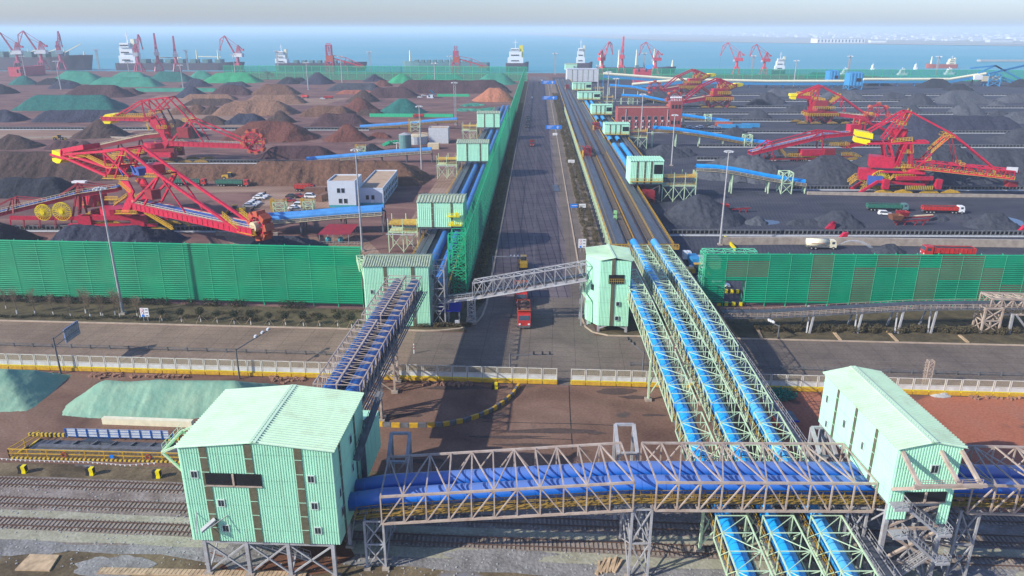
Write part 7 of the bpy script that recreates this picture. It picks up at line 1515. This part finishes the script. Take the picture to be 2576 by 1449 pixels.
# ================================================================ LIGHT POLES
def pole(label, ub, vb, vt, lattice=False, head=True):
    c = G(ub, vb); h = ZY(vt, c.y); s = max(1, c.y/300); t = thing('light_mast' if lattice else 'light_pole', label, 'light mast' if lattice else 'light pole', c, 'tall floodlight poles')
    if lattice: MB().trestle(c, 1.2*s**.55, 1.2*s**.55, 0, h, .16*s**.5, max(6,int(h/4)), taper=.6).build('lattice', M['galv_grey'], t)
    else: MB().cone(c, .36*s**.7, .17*s**.7, 0, h, 10).build('shaft', M['galv_grey'] if h > 15 else M['galv'], t); 
    q = MB(); r = .9*s**.8
    for i in range(8): a = 2*pi*i/8; q.beam(c+Vector((0,0,h-.2)), c+Vector((cos(a)*r*1.3,sin(a)*r*1.3,h-.3)), .1*s); q.cbox(c+Vector((cos(a)*r*1.4,sin(a)*r*1.4,h-.7*s**.5)), .55*s**.8, .45*s**.8, .3*s**.8, a)
    q.build('floodlight_ring', M['greywhite'], t); MB().cbox(c, 1.4*s**.5, 1.4*s**.5, .5).build('base', M['concrete'], t)
PL = [('tall light pole standing before the left windbreak',310,790,469),('light pole in front of the white office',912,632,373),('light pole by the end of the long brown heap',1061,435,265),('tall white light pole by the grey coal heap at right',1811,616,377),('light pole rising left of the brick building front',1610,373,235),('light pole rising right of the brick building front',1689,417,287),
 ('light pole behind the third right mint house',1528,261,179),('light pole right of the third right mint house',1547,272,196),('light pole at the corner of the tall white shed',1504,229,163)]
FL = [(776,226,156),(861,207.5,140),(1095,231,157.5),(1133,196,140),(65,192.5,140),(154,225,152.5),(326,191,155),(461,221,162.5),(594,202.5,136),(1996,220,151)]
for l, u, v, vt in PL: pole(l, u, v, vt)
for i, (u, v, vt) in enumerate(sorted(FL)): pole('slim distant light pole among the heaps, %s of the distant ones' % ORD[i], u, v, vt)
ML = [(250,176,124),(474,176,126),(700,176,127),(932,178,129),(1396,188,133),(1619,186,132.5),(1891,190,139),(2132,192,140),(2354,190,141)]
for i, (u, v, vt) in enumerate(ML): pole('lattice floodlight mast on the quay, %s of the quay masts' % ORD[i], u, v, vt, True)
pole('grey lattice mast in the left yard beside the green netting', 1146, 315, 206, True)
# ================================================================ ROAD FURNITURE
def arm_sign(label, u, v, h, L, kind, m='galv_dark', dx=0.0, back=True):
    c = G(u, v); t = thing('sign_gantry' if kind == 'panel' else 'camera_pole', label, 'road sign' if kind == 'panel' else 'traffic camera pole', c); q = MB().cone(c,.2,.14,0,h,8); q.build('post', M[m], t); d = Vector((dx,1,0)).normalized() if L > 0 else Vector((1,0,0)); L = abs(L)
    q = MB().beam(c+Vector((0,0,h-.3)), c+d*L+Vector((0,0,h-.1)), .16)
    if kind == 'panel': q.beam(c+Vector((0,0,h-1.9)), c+d*L+Vector((0,0,h-1.7)), .14)
    q.build('arm', M[m], t)
    if kind == 'panel':
        a = c+d*(L*.42)+Vector((0,0,h-2.9)); e = d*(L*.6); q = MB().extrude([a,a+e,a+e+Vector((0,0,3.0)),a+Vector((0,0,3.0))],(-.08,0,0)); o = q.build('sign_panel', M['blue_sign'] , t)
        q = MB()
        for i in range(9): q.beam(a+e*(i/8)+Vector((.1,0,0)), a+e*(i/8)+Vector((.1,0,3)), .1)
        for z in (.6,2.4): q.beam(a+Vector((.2,0,z)), a+e+Vector((.2,0,z)), .18)
        q.build('panel_back', M['galv_grey'], o); q = MB().extrude([a+Vector((.01,0,0)),a+e+Vector((.01,0,0)),a+e+Vector((.01,0,3.0)),a+Vector((.01,0,3.0))],(.03,0,0)); q.build('back_sheet', M['galv_grey'], o)
    else:
        for f in (.55,.75,.92): MB().cbox(c+d*L*f+Vector((0,0,h+.0)), .35,.9,.35).build('camera', M['white' if kind == 'cam' else 'black'], t)
arm_sign('grey gantry arm with the back of a road sign over the cross road at left', 153.5, 940, 8.0, 8.5, 'panel'); arm_sign('slender pole with white traffic cameras on a long arm over the cross road', 603, 953, 6.6, 11, 'cam', dx=.35)
arm_sign('grey pole by the fence gap with a signal arm reaching right', 1283, 957, 5.8, -8.5, 'sig'); arm_sign('grey pole by the left azure gallery with two dark traffic signals on its bent arm', 1615, 960, 6.5, 7, 'sig', dx=-.35)
arm_sign('small pole with white cameras behind the right azure gallery', 1956, 855, 3.6, 3.2, 'cam', dx=-.6)
c = G(1240,700); t = thing('camera_gantry', 'thin horizontal bar with little white lamps over the left lane of the main road', 'traffic camera pole', c); MB().beam(c,c+Vector((0,0,6.5)),.2).beam(c+Vector((0,0,6.4)),c+Vector((9,0,6.4)),.14).build('post', M['galv_grey'], t)
for k in (5,6,7,8): MB().cbox(c+Vector((k,0,6.4)),.35,.3,.4).build('camera', M['white'], t)
for u, v, k, lb in ((1385,327,1.0,'nearest blue direction sign hanging over the main road'),(1375,253,1.25,'middle blue direction sign over the main road'),(1373,214,1.5,'farthest blue direction sign over the main road')):
    c = G(u+14, v+6); y = c.y; t = thing('direction_sign', lb, 'road sign', c, 'blue direction signs over the main road'); p = PY(u+8, v-6, y); W_ = 5.4*k; MB().cone((c.x,y),.25,.2,0,p.z+1,6).beam((c.x,y,p.z),(p.x-W_,y,p.z),.3).build('post', M['galv_grey'], t)
    o = MB().box(p.x-W_,p.x+W_,y-.35,y-.2,p.z-1.0*k,p.z+1.6*k).build('sign_panel', M['blue_sign'], t); q = MB()
    for i in range(3): q.box(p.x-W_*.8,p.x-W_*.8+W_*(.8-.2*i),y-.42,y-.37,p.z+(1.0-.7*i)*k,p.z+(1.2-.7*i)*k)
    q.box(p.x+W_*.45,p.x+W_*.55,y-.42,y-.37,p.z-.7*k,p.z+1.2*k).box(p.x+W_*.3,p.x+W_*.7,y-.42,y-.37,p.z+.3*k,p.z+.55*k); q.build('sign_marks', M['white'], o)
for u, v, h, w_, lb in ((1464,635,4.4,2.4,'white speed rule board with round symbols right of the main road'),(368,808,3.4,2.0,'white speed rule board with round symbols before the left windbreak')):
    c = G(u, v); t = thing('rule_board', lb, 'road sign', c); MB().beam(c+Vector((-.5,0,0)),c+Vector((-.5,0,h)),.1).beam(c+Vector((.5,0,0)),c+Vector((.5,0,h)),.1).build('post', M['galv_grey'], t); o = MB().cbox(c+Vector((0,-.1,h*.35)),w_,.08,h*.65).build('board', M['white'], t)
    for i in range(3):
        z = h*(.43+.22*i); MB().tube([c+Vector((-w_*.22,-.15,z)),c+Vector((-w_*.22,-.19,z))],.34,14).build('symbol_ring', M['blue_sign' if i == 0 else 'red'], o)
        if i: MB().tube([c+Vector((-w_*.22,-.2,z)),c+Vector((-w_*.22,-.22,z))],.24,14).build('symbol_face', M['white'], o)
        MB().box(c.x+w_*.1,c.x+w_*.4,c.y-.17,c.y-.15,z-.1,z+.1).build('symbol_bar', M['black'], o)
for u, v, w_, m, lb in ((1445,530,3.2,'blue_sign','small blue notice board at the verge of the main road'),(1463,530,3.2,'white','small white notice board right of the blue one'),(1437,415,3.4,'white','small white notice board farther along the verge'),(1448,284,4,'white','tiny white notice board far along the verge'),(1396,385-40,3,'white','white box sign beside the far gate'),(1437,245,4,'white','pale board near the far checkpoint')):
    c = G(u, v); t = thing('notice_board', lb, 'notice board', c); MB().beam(c+Vector((-w_*.35,0,0)),c+Vector((-w_*.35,0,2.4)),.12).beam(c+Vector((w_*.35,0,0)),c+Vector((w_*.35,0,2.4)),.12).build('post', M['galv_grey'], t); MB().cbox(c+Vector((0,-.1,1.2)),w_,.1,1.5).build('board', M[m], t); MB().box(c.x-w_*.35,c.x+w_*.35,c.y-.2,c.y-.17,1.9,2.1).build('text_line', M['white' if m == 'blue_sign' else 'galv_grey'], t)
for u, v, lb in ((1041.5,889.5,'white post with red bands at the left road opening of the median'),(1699-1,977.5-100,'white banded post at the right road opening of the median')):
    c = G(u, v) if u < 1500 else G(1698,888); t = thing('marker_post', lb, 'marker post', c); MB().beam(c,c+Vector((0,0,2.3)),.2).build('post', M['white'], t); MB().beam(c+Vector((0,0,1.0)),c+Vector((0,0,1.3)),.22).beam(c+Vector((0,0,1.7)),c+Vector((0,0,1.95)),.22).build('band', M['red'], t)
# toll-like hump with posts on the main road
c = G(1398,474); t = thing('weigh_platform', 'long pale weighing platform with posts at the right side of the main road', 'weighbridge', c); MB().box(c.x-1.3,c.x+1.3,c.y-7,c.y+7,.08,.25).build('deck', M['belt'], t); q = MB()
for k in (-7,7): q.beam((c.x-1.8,c.y+k,0),(c.x-1.8,c.y+k,3.4),.2).beam((c.x+1.9,c.y+k,0),(c.x+1.9,c.y+k,3.8),.3)
q.build('post', M['galv_dark'], t)
# ================================================================ FOREGROUND YARD: pit, barriers, rubble
c = G(30,1152); t = thing('rail_pit', 'sunken rail loading pit edged with yellow fencing and hazard stripes, front left', 'rail pit', (-82,104,0)); x0, x1 = -81.8, -50; f = lambda x, y: y-.045*(x-x0)
MB().add([(x0+1.5,f(x0,105),.05),(x1,f(x1,105),.05),(x1,f(x1,109.8),.05),(x0+1.5,f(x0,109.8),.05)],[(0,1,2,3)]).build('pit_floor', M['belt'], t)
q = MB(); 
for i in range(9): x = x0+4+i*3.3; q.beam((x,f(x,106),.2),(x+1.2,f(x,109.6),.2),.25,.3)
q.beam((x0+3,f(x0,107.2),.5),(x1,f(x1,107.2),.5),.9,.25).beam((x0+3,f(x0,106.1),.45),(x1,f(x1,106.1),.45),.5,.25); q.build('pit_beam', M['galv_dark'], t)
q = MB(); q.beam((x0,f(x0,104.2),.12),(x1,f(x1,104.2),.12),.5,.24).beam((x0,f(x0,104.2),.12),(x0+1.6,f(x0,110),.12),.4,.24).beam((x0-1,f(x0,111.0),.4),(x0+6,f(x0+6,111.0),.4),.4,.6).beam((x1-9,f(x1-9,110.6),.4),(x1,f(x1,110.6),.4),.4,.6); q.build('hazard_kerb', M['hazard'], t)
q = MB().rail([(x0,f(x0,104.2),.2),(x1,f(x1,104.2),.2)],1.5,3.0,.12).rail([(x0,f(x0,104.2),.2),(x0+1.6,f(x0,110),.2)],1.5,3,.12); n = 150
for i in range(n): x = x0+(x1-x0)*i/n; q.beam((x,f(x,104.2),.2),(x,f(x,104.2),1.6),.035)
q.build('fence', M['yellow'], t)
MB().beam((x0+5,f(x0+5,110.3),.2),(x0+5,f(x0+5,110.3),.3),.1).beam((x0+6,f(x0+6,110.4),1.3),(x1-8,f(x1-8,110.4),1.3),.12,1.5).build('panel_board', M['greywhite'], t)
q = MB()
for i in range(11): x = x0+6+i*1.85; q.beam((x,f(x,110.3),.4),(x,f(x,110.3),2.1),.16)
for z in (.6,1.1,1.6,2.05): q.beam((x0+6,f(x0+6,110.3),z),(x1-8,f(x1-8,110.3),z),.05)
q.build('panel_frame', M['navy_clean'], t)
MB().beam((-84,112.6,.7),(-84,112.6,.7001),.1).beam((x0+9.5,f(x0,115.4),.65),(x1-6,f(x1-6,115.4),.65),.9,1.2).build('loading_edge', M['cream'], t)
for x in (-72,-66,-60,-54): MB().box(x,x+4.4,f(x,112.0),f(x,113.3),.02,.25).build('grating', M['rust'], t)
for i, (u, v, m_) in enumerate(((174,1147,'red'),(384,1152,'red'))):
    c = G(u, v); q = MB(); c = Vector((c.x,104.05-.045*(c.x-x0),1.0))
    for k in range(16): a = 2*pi*k/16; b = 2*pi*(k+1)/16; q.beam(c+Vector((cos(a)*.38,0,sin(a)*.38)), c+Vector((cos(b)*.38,0,sin(b)*.38)), .15)
    solo('life_ring', q, M['truck_orange'], 'orange life ring hanging on the pit fence, %s one' % ('left','right')[i], 'life ring', 'life rings on the pit fence')
MB_ = MB().cbox((G(296,1148).x,103.9-.045*(G(296,1148).x-x0),.7),.7,.15,.5); solo('notice_plate', MB_, M['blue_sign'], 'small blue plate on the pit fence between the life rings', 'sign')
t = thing('planter', '', 'barrier block', (0,0,0)); MB().extrude([(-.65,-.35,0),(-.65,.35,0),(-.5,.3,.5),(-.55,.35,1.25),(-.55,-.35,1.25),(-.5,-.3,.5)],(1.2,0,0)).build('block', M['black'], t); MB().extrude([(.0,-.37,.02),(.0,.37,.02),(.06,.33,.5),(.0,.37,1.27),(.0,-.37,1.27),(.06,-.33,.5)],(.6,0,0)).build('painted_half', M['bright_yellow'], t); t.name = 'barrier_block'; BB = t
index_kids()
for u, v, lb in ((58,1189,'leftmost black and yellow concrete barrier block by the tracks'),(228,1194,'middle black and yellow concrete barrier block by the tracks'),(395,1201,'right black and yellow concrete barrier block by the tracks'),(1244,978,'black and yellow barrier block near the fence by the tower shadow')): place(BB, G(u, v), 0, lb, group='black and yellow barrier blocks')
q = MB(); A_ = [G(0,1169),G(58,1173),G(228,1178),G(320,1186),G(395,1180)]
for a, b in zip(A_[:-1], A_[1:]):
    a = a+Vector((0,0,1.2)); b = b+Vector((0,0,1.2)); q.beam(a, b, .03); n = int((b-a).length/.75)
    for i in range(n): p = a+(b-a)*((i+.5)/n); q.add([p,p+Vector((.32,0,0)),p+Vector((.16,0,-.35))],[(0,1,2)])
solo('bunting_line', q, M['white'], 'string of small white pennants between the barrier blocks', 'bunting')
# curved black-yellow kerb barrier in the paved yard
q = MB(); r_ = MB(); pts = [(945,1070),(985,1074),(1030,1075),(1075,1074),(1115,1072),(1165,1063),(1205,1050),(1240,1034),(1268,1015),(1290,995),(1306,972)]
W_ = [G(u, v) for u, v in pts]; seg = []
for a, b in zip(W_[:-1], W_[1:]):
    n = max(1, round((b-a).length/1.35))
    for i in range(n): seg.append((a+(b-a)*(i/n)+Vector((0,0,.4)), a+(b-a)*((i+.94)/n)+Vector((0,0,.4))))
t = thing('kerb_barrier', 'curved low barrier of alternating black and ochre blocks in the paved yard', 'barrier', W_[5])
for i, (a, b) in enumerate(seg): (q if i % 2 else r_).beam(a, b, .45,.8)
q.build('dark_block', M['galv_dark'], t); r_.build('ochre_block', M['yellow'], t)
for lb, pts in (('short row of yellow and black barrier blocks seen in the windbreak opening, farther row',[(1808,736),(1866,738)]),('row of yellow and black barrier blocks seen in the windbreak opening, nearer row',[(1804,768),(1876,770)])):
    a, b = G(*pts[0]), G(*pts[1]); t = thing('kerb_barrier', lb, 'barrier', a); q = MB(); r_ = MB(); n = 8
    for i in range(n): (q if i % 2 else r_).beam(a+(b-a)*(i/n)+Vector((0,0,.5)), a+(b-a)*((i+1)/n)+Vector((0,0,.5)), .5,1.0)
    q.build('dark_block', M['black'], t); r_.build('ochre_block', M['bright_yellow'], t)
a, b = G(1823,600), G(1850,632); q = MB(); n = 9; t = thing('kerb_barrier', 'slanting row of yellow and black barrier blocks beside the white light pole', 'barrier', a)
for i in range(n): q.beam(a+(b-a)*((i+.1)/n)+Vector((0,0,.5)), a+(b-a)*((i+.75)/n)+Vector((0,0,.5)), .5,1.1)
q.build('ochre_block', M['bright_yellow'], t); MB().beam(a+Vector((.3,.2,.45)), b+Vector((.3,.2,.45)), .35,.9).build('dark_block', M['black'], t)
# black bollards by the cars
c0, c1 = G(625,545), G(668,488)
bo = None
for i in range(16):
    p = c0+(c1-c0)*(i/15)
    q = MB().cbox(p, .5,.5,1.1); q.cbox(p+Vector((-.35,0,0)), .25,.4,.35); solo('bollard', q, M['black'], 'black kerb bollard beside the parked cars of the left lot', 'bollard', 'black bollards beside the parked cars')
def rubble(label, u0, u1, v, n, m='rubble', sp=1.4, s=.7, cat='brick rubble'):
    q = MB()
    for _ in range(n): p = G(random.uniform(u0,u1), v+random.gauss(0,sp*2)); q.cbox(p, random.uniform(.4,1.4)*s, random.uniform(.3,.8)*s, random.uniform(.25,.7)*s, random.uniform(0,3))
    return solo('rubble_pile', q, M[m], label, cat, 'rows of broken blocks')
rubble('broken brown blocks scattered along the fence at far left', 30, 150, 943, 40); rubble('broken brown blocks behind the green tarpaulin heap', 220, 310, 945, 45); rubble('neat row of broken blocks right of the tarpaulin heap', 330, 480, 948, 40, sp=.8); rubble('heap of broken blocks left of the navy gallery end', 680, 765, 955, 60)
rubble('row of rubble blocks in the shade right of the navy gallery', 1060, 1200, 966, 60); rubble('pale blocks behind the long mint house, right edge', 2440, 2576, 1000, 36); rubble('pale blocks left of the long mint house', 2058, 2092, 985, 16)
q = MB()
for i in range(11): p = G(1505+i*5, 1428+random.uniform(-6,6)); a = 1.15+random.gauss(0,.12); q.beam(p+Vector((-cos(a)*1.3,-sin(a)*1.3,.15)), p+Vector((cos(a)*1.3,sin(a)*1.3,.2+.1*(i%3))), .26)
solo('timber_pile', q, M['plank'], 'loose timbers piled beside the front middle pylon', 'timber pile')
q = MB().leaves(G(1964,1000)+Vector((0,0,.8)), (3.0,2.2,1.0), 700, .22); solo('netting_heap', q, M['net_green'], 'heap of dark green netting right of the azure galleries', 'netting heap')
q = MB(); c = G(2327,980); t = thing('steel_mast', 'small rusty steel lattice mast standing by the white fence', 'lattice mast', c); MB().trestle(c, 1.0, 1.0, 0, 6.2, .12, 6).build('lattice', M['galv'], t); q = MB()
for i in range(5): q.beam(c+Vector((-1.1,0,3.4+i*.6)), c+Vector((.6,0,3.5+i*.6)), .1)
q.build('crossarm', M['galv'], t)
q = MB().ball(G(2366,995), (2.2,1.2,.5)).ball(G(2372,995), (1.2,.8,.8)); solo('gravel_heap', q, M['stone'], 'small grey gravel heap right of the rusty mast', 'gravel heap')
c = G(1975,1090); t = thing('guard_hut', 'small red-walled guard hut with a dark roof and blue fascia beside the azure gallery', 'guard hut', c); MB().cbox(c+Vector((0,1.5,0)),3.2,3,2.5).build('wall', M['brick'], t); MB().cbox(c+Vector((0,1.4,2.5)),3.8,3.6,.2).build('roof', M['galv_dark'], t); MB().cbox(c+Vector((0,-.45,2.4)),3.9,.1,.35).build('fascia', M['blue_roof'], t); MB().cbox(c+Vector((.4,-.06,.9)),1.2,.08,.9).build('window', M['greywhite'], t)
q = MB(); q.prism([tuple(G(*p)[:2]) for p in ((38,1436),(125,1438),(150,1399),(76,1397))], .0,.22); t = solo('concrete_slab', q, M['plank'], 'pale concrete slab cover on the dry grass, bottom left', 'concrete slab')
q = MB(); a, b = G(250,1438), G(770,1449); q.beam(a+Vector((0,0,.12)), b+Vector((0,0,.12)), 1.1,.24)
n = 48
for i in range(n): p = a+(b-a)*(i/n); q.beam(p+Vector((0,-.5,.26)), p+Vector((.15,.5,.26)), .08,.04)
solo('cable_trench', q, M['plank'], 'long ribbed concrete trench cover along the bottom left', 'trench cover')
# drain slots on the right verge
for i, (u0, v0, u1, v1) in enumerate(((1905,828,1917,856),(2095,834,2114,857),(2232,834,2257,860),(2413,845,2435,863))): q = MB().beam(G(u0,v0)+Vector((0,0,.15)), G(u1,v1)+Vector((0,0,.15)), .6,.3); solo('drain_channel', q, M['plank'], '%s of the slanting pale concrete drains on the right verge' % ORD[i], 'drain', 'slanting concrete drains on the verge')
# ================================================================ PLANTS
def bare_tree(m):
    t = thing('bare_tree', '', 'tree', (0,0,0)); q = MB().tube([(0,0,0),(.08,0,1.6),(.0,.1,3.2),(.1,0,5.4)],.12,6,r1=.03); o = q.build('trunk', M['bark'], t); MB().tube([(0,0,.0),(.04,0,.9)],.135,6).build('lime_wash', M['lime'], o)
    q = MB()
    for i in range(26):
        z = random.uniform(2.0,5.0); a = random.uniform(0,6.3); L = random.uniform(.8,1.8); p = Vector((.05,.05,z)); e = p+Vector((cos(a)*L*.55,sin(a)*L*.55,L*.9)); q.beam(p, e, .035)
        for _ in range(6): b = p+(e-p)*random.uniform(.3,1); q.beam(b, b+Vector((random.gauss(0,.35),random.gauss(0,.35),random.uniform(.2,.7))), .018)
    q.leaves((0.1,0,4.6),(1.3,1.3,1.7),260,.07); q.build('crown', M[m], t); return t
T1, T2 = bare_tree('twig'), bare_tree('twig'); index_kids()
TL = [(15,776,0),(43,790,1),(89,791,0),(135,792,1),(178,796,0),(216,788,1),(228,799,0),(255,794,1),(260,796,0),(290,792,1),(302,798,0),(346,797,1),(353,801,0)]
for i, (u, v, k) in enumerate(TL): place((T1,T2)[k], G(u, v), i*1.3, 'bare young tree with lime-washed foot before the left windbreak, %s' % ORD[i], s=.85+.1*((i*7)%4), group='bare trees before the left windbreak')
def young(m):
    t = thing('staked_tree', '', 'tree', (0,0,0)); o = MB().tube([(0,0,0),(0,0,2.6)],.08,6).build('trunk', M['bark'], t); MB().tube([(0,0,0),(0,0,.8)],.1,6).build('lime_wash', M['lime'], o); q = MB()
    for k in range(3): a = k*2.1+.4; q.beam((cos(a)*1.5,sin(a)*1.5,0),(0,0,1.8),.05)
    q.build('stake', M['plank'], t); MB().leaves((0,0,2.7),(1.0,1.0,.9),420,.13).build('crown', M['leaf'], t); return t
Y1 = young('leaf'); index_kids()
YL = [(408,808),(457,810),(506,810),(547,812),(590,815),(632,817),(678,817),(719,818),(764,820),(805,820),(850,821),(885,824)]
for i, (u, v) in enumerate(YL): place(Y1, G(u, v), i*.9, 'young staked tree before the left windbreak, %s of the staked row' % ORD[i], s=.9+.08*(i%3), group='young staked trees before the left windbreak')
def hedge(label, boxes, m, dens, size, name='hedge', cat='hedge'):
    q = MB()
    for cx_, cy, cz, rx, ry, rz in boxes: q.leaves((cx_,cy,cz),(rx,ry,rz),int(dens*rx*ry*1.5+20),size)
    return tag(q.build(name, M[m]), label, cat, kind='stuff')
bx = []; x = -200
while x < -38: bx.append((x,174+.8*random.random()-.068*(x+60)-1.5,.9,1.7,1.4,1.1*random.uniform(.7,1.2))) if x < -86 or random.random() < .25 else None; x += 2.2
hedge('dark clipped hedge along the foot of the left windbreak', bx, 'leaf', 60, .16)
bx = [(x,cy_(x,163.5)+random.uniform(-1,1),.25,2,.9,.35) for x in range(-200,-80,3)]; hedge('low green ground cover strip at the edge of the cross road, left', bx, 'leaf', 60, .13, 'ground_cover', 'ground cover')
bx = [(random.uniform(-86,-38),random.uniform(164,170),.3,1.2,.9,.4) for _ in range(50)]; hedge('patchy dry shrubs around the staked trees', bx, 'leaf_brown', 50, .13, 'dry_shrubs', 'shrubs')
bx = [(random.uniform(-22,-10),160.5+random.uniform(-.6,.6),.5,1.0,.6,.5) for _ in range(20)]; hedge('brown leaved hedge at the foot of the mid-left mint house', bx, 'leaf_brown', 160, .12)
bx = []
for i in range(190):
    y = 184+i*3.3; s_ = 1+y/500
    for x0 in (16.6,19.6):
        if random.random() < .8: p = rl(x0+random.gauss(0,.25), y); k_ = random.uniform(.7,1.25); bx.append((p.x,p.y,.8,1.15*k_,1.0*s_*k_,1.05*k_))
hedge('two lines of brownish roadside shrubs between the main road and the belt deck', bx, 'leaf_brown', 60, .2, 'roadside_shrubs', 'shrubs')
bx = []
for i in range(200):
    y = 176+i*2.6; p = rl(-15.3+random.gauss(0,.4), y); bx.append((p.x,p.y,1.1,1.7,1.6,1.3*random.uniform(.6,1.3)))
hedge('dark roadside hedge strip between the green windbreak and the main road', bx, 'leaf', 26, .24, 'roadside_hedge')
rs = random.Random(3); bs = None
for i in range(44):
    p = G(1905+i*15.0+rs.uniform(-4,4), 829+rs.uniform(-4,5)+i*.25)
    if bs is None: bs = solo('round_shrub', MB().leaves((0,0,.6),(.9,.9,.7),420,.13), M['leaf_brown'], 'round clipped brown shrub on the right verge below the belt gallery', 'shrub', 'round shrubs on the right verge'); o = bs
    else: o = bs.copy(); col.objects.link(o)
    o.location = (p.x,p.y,0); o.rotation_euler = (0,0,i*.7); o.scale = [rs.uniform(.8,1.25)]*3
q = MB()
for _ in range(5200):
    x = random.uniform(-80,95); y = random.uniform(58,80)-.06*(x+60)*0
    if y > strip_y(x,80): continue
    if noise.noise(Vector((x*.12,y*.2,0))) > .05:
        h = random.uniform(.1,.32); a = random.uniform(0,6.3); q.add([(x,y,0),(x+.05*cos(a),y+.05*sin(a),0),(x+random.gauss(0,.15),y+random.gauss(0,.15),h)],[(0,1,2)])
tag(q.build('dry_grass', M['grass_dry']), 'sparse dry grass tufts on the dirt along the bottom', 'grass', kind='stuff')
q = MB()
for _ in range(2600):
    x = random.uniform(-90,95); y = random.uniform(strip_y(x,78.5), strip_y(x,97)); s_ = random.uniform(.06,.16); q.cbox((x,y,-.02), s_*1.6, s_*1.2, s_, random.uniform(0,3))
tag(q.build('ballast_stones', M['stone']), 'loose ballast stones strewn over the track bed', 'gravel', kind='stuff')
